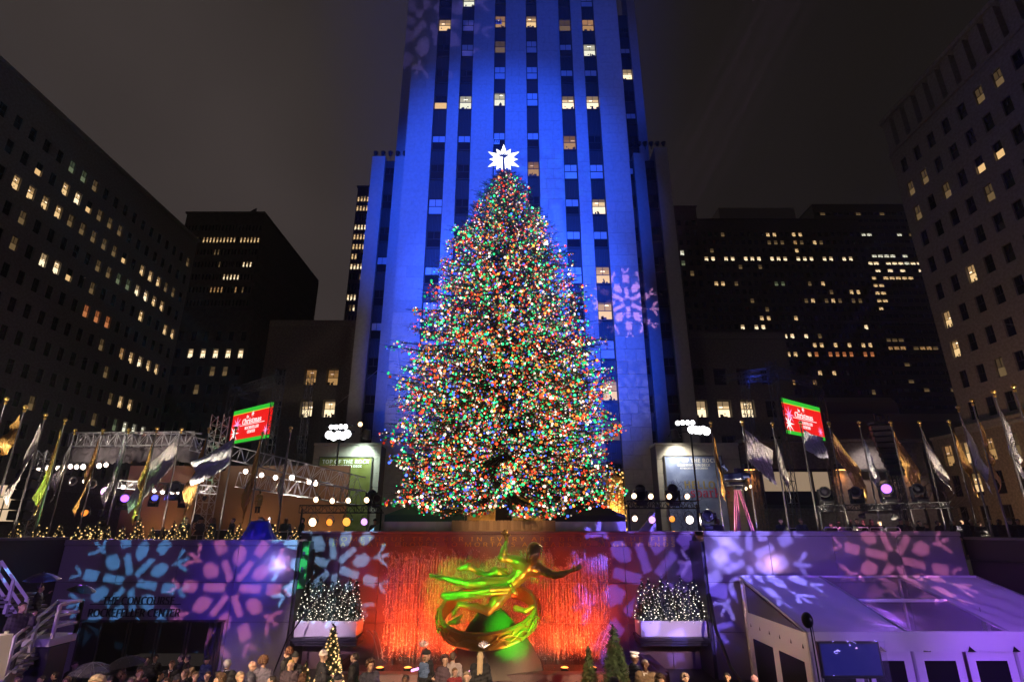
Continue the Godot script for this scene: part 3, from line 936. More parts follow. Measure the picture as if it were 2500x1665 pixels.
func tower() -> void:
	var t := thing("skyscraper", "tall limestone tower lit deep blue behind the fir, with dark window strips between piers", "skyscraper")
	var lime := noise_tex("limestone", 0.02, [Color(0.405, 0.385, 0.36), Color(0.435, 0.415, 0.39), Color(0.46, 0.44, 0.41)], [0.2, 0.5, 0.85], false, 512, 5)
	var sm := [mat(Color(0.95, 0.95, 0.95), 0.85, 0.0, lime, 0.17), mat(Color(0.84, 0.84, 0.85), 0.85, 0.0, lime, 0.21), mat(Color(1, 1, 1), 0.85, 0.0, lime, 0.19)]
	var joint := mat(Color(0.20, 0.19, 0.18), 0.95)
	var bm := mat(Color(0.05, 0.052, 0.06), 0.45, 0.5)
	var lit := [[1085, 80, "warm"], [1146, 14, "white"], [1222, 66, "amber"], [1222, 252, "white"], [1222, 123, "dim"], [1296, 52, "warm"], [1302, 428, "amber"], [1377, 64, "dim"], [1386, 255, "bright"], [1392, 362, "amber"], [1435, 64, "amber"], [1440, 121, "white"], [1447, 252, "bright"], [1136, 260, "white"], [1074, 262, "lower"], [1464, 503, "bright"], [1475, 672, "warm"], [1483, 767, "warm"], [1494, 955, "warm"], [1500, 1062, "dim"], [1518, 58, "warm"], [1531, 202, "bright"]]
	var base := near_lit(lit, 21)
	var pick := func(i: int, j: int, p: Vector3) -> String:
		var k: String = base.call(i, j, p)
		if k != "dark": return k
		var r := rng.randf()
		return "blind" if r < 0.30 else ("half" if r < 0.55 else "dark")
	var top := 150.0
	for s in [[-9.33, -7.72, -52.0], [-6.33, -4.80, -52.0], [-2.16, -0.79, -51.5], [1.74, 3.11, -51.5], [5.93, 7.48, -52.0], [8.86, 10.44, -52.0]]:
		strip(t, s[0], s[1], s[2], 78.0, pick, bm)
	var b := Bd.new()
	b.box(Vector3(0.56, 114, -54), Vector3(25.6, 72, 3.4))
	b.box(Vector3(0.56, 75, -58.5), Vector3(25.2, 150, 11.0))
	part("upper_shaft", b.mesh(), sm[0], t)
	var blocks := []
	for p in [[-12.28, -9.33, -52.0], [-7.72, -6.33, -52.0], [-4.80, -4.5, -52.0], [-4.5, -2.16, -51.5], [-0.79, 1.74, -51.5], [3.11, 5.6, -51.5], [5.6, 5.93, -52.0], [7.48, 8.86, -52.0], [10.44, 13.4, -52.0]]:
		b = Bd.new()
		b.box(Vector3((p[0] + p[1]) / 2, 39, p[2] - 0.9), Vector3(p[1] - p[0] - 0.04, 78, 1.6))
		var pier := part("pier", b.mesh(), joint, t)
		var w: float = p[1] - p[0]
		var c := 0
		while c * 1.32 < 77:
			var cut := [w] if w < 1.0 else ([w * 0.62, w] if c % 2 else [w * 0.36, w])
			if w > 2.4 and c % 3 == 1: cut = [w * 0.3, w * 0.68, w]
			var a := 0.0
			for e in cut:
				blocks.append([pier, p[0] + a, p[0] + e, c * 1.32, p[2]])
				a = e
			c += 1
	blocks.sort_custom(func(q, r): return q[3] < r[3])
	var rest := Bd.new()
	for i in blocks.size():
		var q: Array = blocks[i]
		var w: float = q[2] - q[1] - 0.018
		var c := Vector3((q[1] + q[2]) / 2, q[3] + 0.66, q[4] - 0.1 - 0.004 * (i % 4))
		if i < 300 + 60 and q[3] > 6.0 and i >= 60:
			var key := "block %.2f" % w
			if not cache.has(key):
				var k := Bd.new()
				k.bevel(Vector3.ZERO, Vector3(w, 1.302, 0.2), 0.012)
				cache[key] = k.mesh()
			part("limestone_block", cache[key], sm[rng.randi() % 3], q[0], c)
		else:
			rest.box(c, Vector3(w, 1.302, 0.2))
	part("limestone_blocks", rest.mesh(), sm[0], t).set_meta("kind", "stuff")
	# set-back shoulders and wings
	var upper: Material = sm[0]
	var side_pick := near_lit([[1518, 58, "warm"], [1531, 202, "bright"], [940, 542, "warm"], [925, 698, "bright"], [910, 860, "dim"], [895, 1027, "amber"], [1625, 755, "warm"], [1600, 860, "none"], [1640, 930, "dim"]], 19)
	var sp := func(i: int, j: int, p: Vector3) -> String:
		var k: String = side_pick.call(i, j, p)
		return k if k != "dark" else ("half" if rng.randf() < 0.3 else "dark")
	for q in [[-16.4, -12.6, -64.0, 150.0], [18.1, 19.35, -64.0, 150.0], [13.2, 16.6, -64.2, 150.0], [-17.8, -16.15, -58.0, 46.3], [-14.9, -12.4, -58.0, 46.3], [15.5, 16.9, -58.0, 46.8], [18.25, 19.9, -58.0, 47.6]]:
		b = Bd.new()
		b.box(Vector3((q[0] + q[1]) / 2, q[3] / 2, q[2] - 1.5), Vector3(q[1] - q[0], q[3], 3.0))
		part("pier", b.mesh(), upper, t)
	strip(t, 16.6, 18.1, -64.0, 78.0, sp, bm)
	strip(t, -16.15, -14.9, -58.0, 46.0, sp, bm)
	strip(t, 13.6, 15.5, -58.0, 46.0, sp, bm)
	strip(t, 16.9, 18.25, -58.0, 46.0, sp, bm)
	b = Bd.new()
	b.box(Vector3(-15.2, 23, -62), Vector3(5.2, 46, 5))
	b.box(Vector3(16.8, 23, -62), Vector3(6.2, 46, 5))
	part("wing_core", b.mesh(), upper, t)
	b = Bd.new()       # shallow entrance with a round-arched glass screen
	b.box(Vector3(0.6, 5.2, -51.2), Vector3(9.5, 0.6, 0.5))
	for x in [-4.0, -1.0, 2.2, 5.2]: b.box(Vector3(x, 2.5, -51.2), Vector3(0.7, 5.0, 0.5))
	part("entrance_frame", b.mesh(), sm[1], t)
	var font := SystemFont.new()
	font.font_names = PackedStringArray(["Droid Sans"])
	font.font_weight = 700
	for s in [["10", at(1211, 344, 51.8)], ["15", at(1217, 52, 51.8)]]:
		b = Bd.new()
		b.box(Vector3.ZERO, Vector3(0.78, 0.78, 0.04))
		var sign_ := part("floor_number", b.mesh(), mat(Color(0.7, 0.7, 0.7), 0.6), t, s[1] + Vector3(0, 0, -0.1))
		part("numerals", letters(s[0], 0.42, 0.02, font), mat(Color(0.02, 0.02, 0.03), 0.5), sign_, Vector3(0, 0, 0.03))
	# floodlights along the tops of the wings
	for s in [[-17.5, -12.8, 46.5, "left"], [15.6, 19.6, 48.0, "right"]]:
		for i in 6:
			var x := lerpf(s[0], s[1], i / 5.0)
			fixture("roof_floodlight", "small blue floodlight, %s from left on the roof of the tower's %s wing" % [ORD[i], s[3]], Vector3(x, s[2] + 0.55, -58.3), Vector3(x * 0.9, 95, -64), Color(0.03, 0.07, 1.0), (26 if s[3] == "right" else 5) if i % 2 else 0, 34, 0.28, "blue floodlights on the tower's wings", 0.2, 1.2)
			b = Bd.new()
			b.bar(Vector3(x, s[2] - 0.4, -58.3), Vector3(x, s[2] + 0.3, -58.3), 0.05)
			solo("lamp_post", b.mesh(), mat(Color(0.03, 0.03, 0.03), 0.5), "short black post under the %s floodlight on the %s wing's roof" % [ORD[i], s[3]], "post", "posts of the roof floodlights")

# ---------------------------------------------------------------- low blocks beside the tower
func low_buildings() -> void:
	var brown := noise_tex("brownstone", 0.03, [Color(0.20, 0.17, 0.145), Color(0.30, 0.26, 0.22)], [0.25, 0.8])
	var wm := mat(Color(0.62, 0.62, 0.62), 0.85, 0.0, brown, 0.2)
	for s in [["left", -29.5, -17.6, 24.6, [[-28.0, -26.7], [-24.5, -23.1], [-21.9, -20.5]]], ["right", 19.8, 33.0, 23.0, [[21.4, 22.6], [23.8, 25.4], [26.5, 28.1], [29.4, 30.8]]]]:
		var t := thing("low_wing", "dark stone wing with piers and a few lit windows, %s of the blue tower" % s[0], "building")
		var lits := [[[757, 917, "amber"], [812, 918, "amber"], [747, 993, "bright"], [803, 992, "bright"], [1713, 978, "bright"], [1765, 976, "bright"], [1826, 980, "bright"]], 30.0]
		var o := Vector3(s[1], 0, -62)
		var cols := []
		for c in s[4]: cols.append([c[0] - s[1], c[1] - s[1]])
		facade(t, o, Vector3.RIGHT, s[2] - s[1], s[3], cols, [[1.5, 3.4], [5.6, 7.6], [9.4, 11.4], [13.5, 15.5], [17.3, 19.3]], 0.6, wm, lits)
		var b := Bd.new()
		b.box(Vector3((s[1] + s[2]) / 2, s[3] / 2, -66.5), Vector3(s[2] - s[1], s[3], 7.5))
		b.box(Vector3((s[1] + s[2]) / 2, s[3] + 0.4, -64.6), Vector3(s[2] - s[1], 0.8, 5.4))
		part("roof_block", b.mesh(), wm, t)
	# two pavilions with posters
	var stone := mat(Color(0.95, 0.94, 0.92), 0.8, 0.0, noise_tex("limestone", 0.02, [], []), 0.2)
	var font := SystemFont.new()
	font.font_names = PackedStringArray(["Droid Sans"])
	font.font_weight = 700
	var serif := SystemFont.new()
	serif.font_names = PackedStringArray(["Droid Serif"])
	serif.font_italic = true
	for s in [["left", -18.0, -11.9, -17.35, -12.6, 7.5], ["right", 13.05, 20.6, 13.75, 18.9, 7.6]]:
		var t := thing("pavilion", "low pale stone pavilion carrying a tall poster, %s of the fir" % s[0], "building")
		var b := Bd.new()
		b.box(Vector3((s[1] + s[2]) / 2, 4.3, -51.6), Vector3(s[2] - s[1] - 0.05, 8.6, 3.0))
		part("core", b.mesh(), mat(Color(0.12, 0.11, 0.10), 0.9), t)
		for j in 7:
			for i in 3:
				var w: float = (s[2] - s[1]) / 3.0
				var key := "pav %.2f" % w
				if not cache.has(key):
					var k := Bd.new()
					k.bevel(Vector3.ZERO, Vector3(w - 0.02, 1.20, 0.16), 0.012)
					cache[key] = k.mesh()
				part("limestone_block", cache[key], stone, t, Vector3(s[1] + (i + 0.5) * w, 0.61 + j * 1.22, -50.05))
		b = Bd.new()
		b.bevel(Vector3((s[1] + s[2]) / 2, 8.66, -51.4), Vector3(s[2] - s[1] + 0.1, 0.24, 3.0), 0.03)
		part("coping", b.mesh(), stone, t)
		var c := Vector3((s[3] + s[4]) / 2, (s[5] + 1.0) / 2, -49.88)
		var p := thing("poster", "greenish yellow poster TOP OF THE ROCK with a dark oval, on the left pavilion" if s[0] == "left" else "pale blue poster HELLO sparkle with drawn twigs, on the right pavilion", "poster", c)
		var hw: float = (s[4] - s[3]) / 2
		var hh: float = (s[5] - 1.0) / 2
		b = Bd.new()
		b.box(Vector3.ZERO, Vector3(hw * 2, hh * 2, 0.05))
		b.quaduv(Vector3(-hw, -hh, 0.03), Vector3(hw, -hh, 0.03), Vector3(hw, hh, 0.03), Vector3(-hw, hh, 0.03))
		var pm := StandardMaterial3D.new()
		pm.albedo_texture = ImageTexture.create_from_image(poster_print(s[0] == "right"))
		pm.roughness = 0.55
		part("panel", b.mesh(), pm, p)
		var fr := Bd.new()
		for e in [[Vector3(0, hh, 0.02), Vector3(hw * 2 + 0.1, 0.08, 0.1)], [Vector3(0, -hh, 0.02), Vector3(hw * 2 + 0.1, 0.08, 0.1)], [Vector3(hw, 0, 0.02), Vector3(0.08, hh * 2, 0.1)], [Vector3(-hw, 0, 0.02), Vector3(0.08, hh * 2, 0.1)]]: fr.box(e[0], e[1])
		part("frame", fr.mesh(), mat(Color(0.1, 0.1, 0.1), 0.5), p)
		var white := mat(Color(0.85, 0.86, 0.88), 0.6)
		part("lettering", letters("TOP OF THE ROCK", 0.36, 0.01, font), white, p, Vector3(0, hh - 0.42, 0.04))
		part("lettering", letters("OBSERVATION DECK", 0.22, 0.01, font), white, p, Vector3(0, hh - 0.82, 0.04))
		if s[0] == "right":
			part("lettering", letters("AT ROCKEFELLER CENTER", 0.15, 0.01, font), white, p, Vector3(0, hh - 1.1, 0.04))
			part("lettering", letters("HELLO", 0.66, 0.01, font), mat(Color(0.33, 0.27, 0.12), 0.5), p, Vector3(0.35, 0.75, 0.04))
			part("lettering", letters("sparkle", 0.72, 0.01, serif), mat(Color(0.55, 0.03, 0.09), 0.5), p, Vector3(1.2, 0.05, 0.04))
		# dish reflector that lights the wall below it
		var dx: float = -13.1 if s[0] == "left" else 14.6
		var dp := Vector3(dx, 9.1, -48.9)
		var tone := Color(0.78, 1.0, 0.82) if s[0] == "left" else Color(1.0, 0.92, 0.72)
		fixture("dish_lamp", "bright round wall-washing lamp above the %s poster" % s[0], dp, Vector3(dx + (-1.2 if s[0] == "left" else 0.9), 4.5, -50.2), tone, 38, 64, 0.45, "lamps above the posters", 0.3, 6.0)
	# brown block on the right, behind the flags
	var t := thing("low_block", "brown stone block with a wide display window and orange wall lamps, right of the pavilion", "building")
	var o := Vector3(20.7, 0, -49.2)
	facade(t, o, Vector3.RIGHT, 16, 8.7, [[1.2, 7.4], [9.6, 13.4]], [[3.3, 6.2]], 0.5, wm, func(_i, _j, _p): return "none")
	var b := Bd.new()
	b.box(Vector3(28.7, 4.3, -52.5), Vector3(16, 8.6, 5.0))
	part("core", b.mesh(), wm, t)
	b = Bd.new()
	b.bevel(Vector3(28.7, 8.85, -50.5), Vector3(16.2, 0.3, 3.2), 0.03)
	part("coping", b.mesh(), wm, t)
	for q in [[21.9, 28.1], [30.3, 34.1]]:
		b = Bd.new()
		for e in [[(q[0] + q[1]) / 2, 6.25, q[1] - q[0] + 0.3, 0.25], [(q[0] + q[1]) / 2, 3.2, q[1] - q[0] + 0.3, 0.3], [q[0], 4.7, 0.25, 3.2], [q[1], 4.7, 0.25, 3.2], [q[0] + (q[1] - q[0]) * 0.72, 4.7, 0.12, 3.0]]: b.box(Vector3(e[0], e[1], -49.15), Vector3(e[2], e[3], 0.2))
		part("window_frame", b.mesh(), mat(Color(0.02, 0.016, 0.014), 0.4), t)
	b = Bd.new()
	b.quad(Vector3(21.9, 4.5, -49.6), Vector3(28.1, 4.5, -49.6), Vector3(28.1, 6.2, -49.6), Vector3(21.9, 6.2, -49.6))
	part("lit_window_room", b.mesh(), glow(Color(1.0, 0.70, 0.45), 0.30), t)
	b = Bd.new()
	b.quad(Vector3(21.9, 3.3, -49.58), Vector3(28.1, 3.3, -49.58), Vector3(28.1, 4.5, -49.58), Vector3(21.9, 4.5, -49.58))
	part("window_pane", b.mesh(), mat(Color(0.03, 0.022, 0.02), 0.2), t)
	b = Bd.new()
	b.quad(Vector3(30.3, 3.3, -49.6), Vector3(34.1, 3.3, -49.6), Vector3(34.1, 6.2, -49.6), Vector3(30.3, 6.2, -49.6))
	part("window_blind", b.mesh(), mat(Color(0.22, 0.15, 0.10), 0.8), t)
	for k in 3:
		var x: float = [29.0, 35.0, 20.9][k]
		var w := thing("wall_lamp", "orange wall lamp under a small black hood, %s" % ["between the display window and the blind", "right of the blind, near the hanging loudspeakers", "at the left corner of the brown block"][k], "lamp", Vector3(x, 6.35, -48.95), 0.0, "orange wall lamps on the brown block")
		b = Bd.new()
		b.bevel(Vector3(0, 0.2, 0), Vector3(1.0, 0.5, 0.5), 0.04)
		part("hood", b.mesh(), mat(Color(0.02, 0.018, 0.016), 0.5), w)
		b = Bd.new()
		b.box(Vector3(0, -0.07, 0), Vector3(0.8, 0.03, 0.35))
		part("tube_lamp", b.mesh(), glow(Color(1.0, 0.42, 0.12), 5.0), w)
		spot(w, Vector3(0, -0.15, 0.05), Vector3(x, 0, -49.0), Color(1.0, 0.36, 0.10), 7.0, 60, 0.15)
	# brown block on the left, behind the stage
	t = thing("low_block", "brown stone block with square openings, behind the stage on the left", "building")
	facade(t, Vector3(-33, 0, -50), Vector3.RIGHT, 15, 6.6, even(0.5, 14.5, 1.5, 5), [[2.4, 4.0]], 0.4, wm, func(_i, _j, _p): return "dark")
	b = Bd.new()
	b.box(Vector3(-25.5, 3.25, -53), Vector3(15, 6.5, 5.1))
	part("core", b.mesh(), wm, t)
	fixture("wall_wash", "warm lamp on the ground in front of the brown block behind the stage", Vector3(-25, 0.3, -44), Vector3(-25, 4.5, -50), Color(1.0, 0.5, 0.22), 14, 55, 0.2, "", 0.15)

func poster_print(blue: bool) -> Image:
	var im := Image.create(256, 384, false, Image.FORMAT_RGB8)
	var nz := FastNoiseLite.new()
	nz.seed = 8
	nz.frequency = 0.012
	nz.fractal_octaves = 4
	var r := RandomNumberGenerator.new()
	r.seed = 77
	for y in 384:
		for x in 256:
			var k := 0.5 + 0.5 * nz.get_noise_2d(x, y)
			im.set_pixel(x, y, Color(0.40, 0.46, 0.66).lerp(Color(0.62, 0.68, 0.85), k) if blue else Color(0.38, 0.40, 0.12).lerp(Color(0.60, 0.62, 0.42), k))
	if blue:
		for k in 26:       # drawn twigs
			var p := Vector2(r.randf_range(30, 230), 384)
			var d := Vector2(r.randf_range(-0.5, 0.5), -1).normalized()
			if k % 2: p = Vector2(r.randf_range(40, 110), 250)
			for i in 160:
				d = d.rotated(r.randf_range(-0.35, 0.35)).lerp(Vector2(0, -1), 0.06).normalized()
				p += d
				if p.y < 130 or p.x < 6 or p.x > 250: break
				im.set_pixelv(Vector2i(p), Color(0.2, 0.24, 0.42))
				if i % 9 == 0:
					var q := p
					var e := d.rotated(0.8 if i % 2 else -0.8)
					for j in 12:
						q += e
						if q.x > 2 and q.x < 253 and q.y > 2 and q.y < 381: im.set_pixelv(Vector2i(q), Color(0.24, 0.28, 0.48))
	else:
		for y in range(60, 150):
			for x in range(40, 160):
				var q := Vector2((x - 98) / 55.0, (y - 105) / 38.0)
				if q.length() < 1.0: im.set_pixel(x, y, Color(0.07, 0.17, 0.13) if q.length() > 0.86 or q.y < sin(q.x * 3.0) * 0.25 - 0.2 else (Color(0.8, 0.82, 0.8) if q.y < sin(q.x * 3.0) * 0.2 + 0.45 else Color(0.42, 0.08, 0.10)))
	return im

# ---------------------------------------------------------------- the long dark buildings left and right
func side_buildings() -> void:
	var st := noise_tex("darkstone", 0.03, [Color(0.32, 0.295, 0.265), Color(0.42, 0.39, 0.355)], [0.25, 0.8])
	var wm := mat(Color(0.85, 0.85, 0.85), 0.9, 0.0, st, 0.15)
	# left
	var lit := []
	for q in [[40, 975, "warm"], [122, 1040, "warm"], [202, 1105, "warm"], [278, 1160, "warm"], [160, 925, "lower"], [313, 1050, "warm"], [385, 1100, "bright"], [447, 1165, "lower"], [350, 925, "green"], [425, 985, "green"], [78, 1160, "dim"], [415, 1260, "dim"], [478, 1315, "dim"], [625, 1300, "dim"], [675, 1355, "lower"], [540, 1350, "dim"], [600, 1405, "dim"], [193, 1390, "bright"], [268, 1440, "bright"], [340, 1490, "lower"], [755, 1530, "warm"], [805, 1555, "warm"], [570, 1255, "dim"], [110, 1330, "dim"], [350, 1200, "dim"]]: lit.append([q[0] / 2.24, q[1] / 2.24, q[2]])
	for q in [[1055, 260, "bright"], [1127, 305, "warm"], [1190, 355, "warm"], [1252, 405, "warm"], [1090, 445, "bright"], [1055, 580, "warm"], [615, 475, "orange"], [705, 525, "orange"], [792, 575, "orange"], [1250, 705, "warm"], [1305, 750, "warm"], [905, 815, "amber"], [978, 870, "warm"], [1052, 893, "bright"], [1122, 935, "warm"], [1187, 980, "warm"], [905, 1150, "warm"], [977, 1195, "warm"], [705, 1235, "dim"], [785, 1255, "dim"], [865, 1300, "green"], [940, 1340, "white"], [1015, 1365, "white"], [1088, 1390, "white"], [870, 300, "green"], [950, 320, "green"], [755, 740, "dim"], [710, 190, "dim"], [800, 190, "dim"]]: lit.append([q[0] / 3.136, 600 + q[1] / 3.136, q[2]])
	var t := thing("office_block", "long dark office block with scattered lit windows along the left edge", "building")
	var rows := []
	for j in 12: rows.append([8.0 + j * 3.42, 9.75 + j * 3.42])
	facade(t, Vector3(-58, 0, -34), Vector3(0, 0, -1), 55, 51.2, even(0.4, 54.6, 0.98, 26), rows, 0.28, wm, [lit, 36.0])
	var b := Bd.new()
	b.box(Vector3(-68, 25.6, -61.5), Vector3(19.2, 51, 54.8))
	b.box(Vector3(-57.75, 6.2, -61.5), Vector3(0.5, 0.5, 55))
	b.box(Vector3(-57.85, 51.4, -61.5), Vector3(0.7, 0.5, 55))
	part("roof_block", b.mesh(), wm, t)
	# right
	lit = []
	for q in [[1898, 740, "lower"], [1815, 830, "lower"], [1715, 1440, "warm"], [1850, 1530, "dim"], [1420, 1060, "dim"], [1490, 1000, "dim"], [1590, 1045, "dim"], [1960, 250, "dim"], [1880, 360, "dim"]]: lit.append([1600 + q[0] / 2.24, q[1] / 2.24, q[2]])
	for q in [[2045, 330, "warm"], [2010, 530, "lower"], [1930, 585, "warm"], [1880, 845, "bright"], [1932, 820, "warm"], [1960, 930, "warm"], [1915, 950, "amber"], [2185, 430, "dim"]]: lit.append([1500 + q[0] / 2.355, 500 + q[1] / 2.355, q[2]])
	t = thing("office_block", "tall dark office block with a slotted attic along the right edge", "building")
	rows = []
	for j in 10: rows.append([12.2 + j * 3.42, 14.1 + j * 3.42])
	facade(t, Vector3(48.5, 0, -58.3), Vector3(0, 0, 1), 40, 46.4, even(0.6, 39.4, 1.05, 17), rows, 0.28, wm, [lit, 36.0])
	b = Bd.new()
	b.box(Vector3(58.4, 23.2, -38.2), Vector3(18.9, 46.4, 40))
	for i in 20: b.box(Vector3(48.9, 49.0, -57.6 + i * 2.0), Vector3(0.8, 4.6, 1.25))
	b.box(Vector3(58.0, 49.0, -38.2), Vector3(17.6, 4.6, 39.6))
	b.box(Vector3(57.9, 51.5, -38.2), Vector3(19.4, 0.5, 40.4))
	b.box(Vector3(57.9, 46.6, -38.2), Vector3(19.3, 0.35, 40.2))
	b.box(Vector3(48.2, 11.3, -38.2), Vector3(1.2, 0.7, 40.4))
	part("roof_block", b.mesh(), wm, t)
	# its lower part, nearer and lit from the street
	lit = []
	for q in [[1175, 390, "warm"], [1320, 290, "warm"], [1465, 240, "warm"], [1040, 460, "warm"], [1140, 820, "amber"], [1270, 750, "amber"], [1410, 720, "warm"], [1605, 650, "amber"], [1600, 1110, "warm"], [1710, 1070, "bright"], [1840, 150, "dim"], [1980, 560, "dim"], [920, 500, "dim"]]: lit.append([2000 + q[0] / 4.126, 950 + q[1] / 4.126, q[2]])
	t = thing("street_front", "brown stone street front with tall narrow lit windows at the right edge, behind the flags", "building")
	facade(t, Vector3(47.6, 0, -62), Vector3(0, 0, 1), 44, 10.9, even(0.5, 43.5, 1.3, 16), [[1.2, 3.6], [4.6, 6.8], [7.8, 10.0]], 0.35, mat(Color.WHITE, 0.85, 0.0, noise_tex("brownstone", 0.03, [], []), 0.2), [lit, 40.0])
	b = Bd.new()
	b.box(Vector3(47.9, 10.95, -40), Vector3(0.9, 0.3, 44.2))
	part("cornice", b.mesh(), wm, t)
	fixture("street_wash", "warm lamp on the pavement in front of the right street front", Vector3(36, 0.4, -44), Vector3(47, 6.5, -48), Color(1.0, 0.52, 0.25), 60, 60, 0.2, "", 0.2)

# ---------------------------------------------------------------- blocks far behind
func far_block(called: String, label: String, x0: float, x1: float, top: float, z: float, pitch: float, floor_h: float, ww: float, wh: float, lit: Array, reach: float, deep := 30.0, y0 := 4.0) -> Node3D:
	var t := thing(called, label, "building")
	var wm := mat(Color(0.34, 0.31, 0.28), 0.9, 0.0, noise_tex("darkstone", 0.03, [], []), 0.05)
	var n := maxi(1, int((x1 - x0) / pitch))
	var rows := []
	var y := y0
	while y + floor_h < top - 1.0:
		rows.append([y, y + wh])
		y += floor_h
	facade(t, Vector3(x0, 0, z), Vector3.RIGHT, x1 - x0, top, even(0, x1 - x0, ww, n), rows, 0.3, wm, [lit, reach * 2.2], false, true)
	var b := Bd.new()
	b.box(Vector3((x0 + x1) / 2, top / 2 - 0.05, z - deep / 2 - 0.4), Vector3(x1 - x0 - 0.02, top, deep))
	b.box(Vector3((x0 + x1) / 2, top + 0.25, z - deep / 2), Vector3(x1 - x0 + 0.6, 0.5, deep + 0.6))
	part("roof_block", b.mesh(), wm, t)
	return t

func far_buildings() -> void:
	# left: slab with fine windows
	var lit := []
	for i in 21: lit.append([(1003 + i * 20.5) / 2.24, (1305 - i * 0.5) / 2.24, "warm"])
	for i in 13: lit.append([(1175 + i * 19.5) / 2.24, (1337 - i * 0.5) / 2.24, "warm"])
	for q in [[1283, 1403], [1312, 1403], [1338, 1435], [1358, 1435], [1378, 1435], [1235, 1475], [1252, 1475], [1268, 1475], [1230, 1508], [1248, 1508], [1266, 1508], [1284, 1508], [1302, 1508], [1160, 1545], [1176, 1545], [1350, 1290]]: lit.append([q[0] / 2.24, q[1] / 2.24, "bright"])
	for q in [[1612, 330], [1630, 330], [1648, 330], [1665, 330], [1680, 330], [1560, 385], [1580, 385], [1805, 335]]: lit.append([q[0] / 3.136, 600 + q[1] / 3.136, "amber"])
	var t := far_block("office_slab", "dark slab with two rows of tiny lights and a dish on its roof, far left", -82.4, -62.9, 76.8, -120, 0.82, 3.4, 0.46, 1.6, lit, 4.2, 40)
	facade(t, Vector3(-62.8, 0, -120), Vector3(0, 0, -1), 41, 76.8, even(0, 41, 0.5, 40), [[40, 41.6], [43.4, 45], [46.8, 48.4], [50.2, 51.8], [53.6, 55.2], [57, 58.6], [60.4, 62], [63.8, 65.4], [67.2, 68.8]], 0.2, mat(Color(0.34, 0.31, 0.28), 0.9, 0.0, noise_tex("darkstone", 0.03, [], []), 0.05), func(i, j, _p): return "amber" if (j in [7, 8] and i < 12) or (j in [3, 5] and (i > 12 and i < 24)) or rng.randf() < 0.10 else "dark", false, true)
	var b := Bd.new()
	b.lathe(Vector3(-66.5, 78.0, -122), [[0.0, 0.0], [0.9, 0.25], [1.5, 0.8], [1.42, 0.85], [0.8, 0.35], [0.0, 0.1]], 14, Basis(Vector3(1, 0, 0.6).normalized(), 1.0))
	b.bar(Vector3(-66.5, 76.8, -122), Vector3(-66.5, 78.1, -122), 0.15)
	part("roof_dish", b.mesh(), mat(Color(0.05, 0.05, 0.05), 0.6), t)
	lit = []
	for q in [[1537, 575], [1620, 572], [1702, 572], [1787, 570], [1495, 770], [1580, 770], [1665, 765], [1750, 765], [1835, 760], [1475, 870], [1560, 870], [1645, 868], [1730, 865], [1815, 865]]: lit.append([q[0] / 3.136, 600 + q[1] / 3.136, "bright"])
	lit.append([517, 909, "dim"])
	far_block("stone_block", "stepped stone block with rows of bright windows, below the slab on the left", -73.0, -51.2, 42.5, -100, 2.18, 3.55, 1.0, 1.9, lit, 13, 16)
	lit = []
	for q in [[2065, 850], [2140, 850], [2047, 950], [2125, 940], [1965, 810], [1945, 915]]: lit.append([q[0] / 3.136, 600 + q[1] / 3.136, "bright"])
	far_block("stone_block", "narrow stone block with four bright windows beside the left giant screen's mast", -52.5, -38.0, 33.0, -112, 2.4, 3.6, 1.1, 2.0, lit, 13, 20)
	# sliver left of the tower
	lit = []
	for q in [[1115, 4], [1160, 4], [1265, 4], [1300, 4], [1330, 4], [1365, 4], [1430, 3], [1468, 4]]:
		for i in q[1]: lit.append([(1925 + i * 17 + (1365 - q[0]) * 0.13) / 2.24, q[0] / 2.24, "bright" if q[0] in [1365, 1468, 1265] else "warm"])
	for q in [[795, 370], [815, 370], [835, 370], [770, 415], [790, 415], [812, 415], [830, 465], [815, 612]]: lit.append([600 + q[0] / 3.136, 600 + q[1] / 3.136, "bright"])
	far_block("office_slab", "narrow dark slab with columns of small lights, just left of the blue tower", -46.4, -26.0, 98.5, -140, 0.92, 3.2, 0.55, 1.9, lit, 5.5, 30)
	# right
	lit = []
	for r in [[130, "warm", [872, 917, 1020, 1066]], [185, "amber", [1032]], [237, "dim", [893, 937, 982, 1090, 1195]], [237, "warm", [1043, 1135]], [290, "bright", [548, 586, 652, 692, 752, 797, 842, 902, 947, 992, 1053, 1098, 1145, 1207, 1243, 1308, 1347]], [462, "warm", [572, 610, 1182]], [462, "green", [933, 980]], [510, "warm", [1363, 1403]], [570, "dim", [1113, 1208, 1310, 1378, 1417]], [570, "warm", [1162, 1270]], [632, "warm", [857, 903, 1062]], [690, "bright", [757, 818, 865, 1446]], [750, "bright", [830, 877, 925, 988, 1037, 1085]], [812, "warm", [1163, 1213, 1262, 1367, 1435, 1475]], [873, "warm", [1013, 1060, 1111]], [873, "orange", [1177, 1225, 1272, 1340, 1382, 1448, 1490]], [970, "warm", [1197, 1247]], [1043, "amber", [928, 975, 1045, 1145]]]:
		for x in r[2]: lit.append([1500 + x / 2.355, 500 + r[0] / 2.355, r[1]])
	t = far_block("office_block", "broad dark office block with a full row of lit windows, right of the tower", 72.0, 138.5, 118.0, -190, 2.5, 3.55, 1.45, 1.9, lit, 9.0, 30)
	b = Bd.new()
	b.box(Vector3(100, 121, -205), Vector3(31, 9, 24))
	b.box(Vector3(100, 126.0, -205), Vector3(24, 1.4, 18))
	part("penthouse", b.mesh(), mat(Color(0.34, 0.31, 0.28), 0.9), t)
	far_block("office_block", "dark office block with one small lamp near its roof, close behind the tower's right wing", 42.0, 58.5, 98.0, -150, 2.2, 3.5, 1.2, 1.8, [[1733, 550, "bright"], [1670, 628, "white"], [1669, 648, "green"]], 9.0, 30)
	lit = []
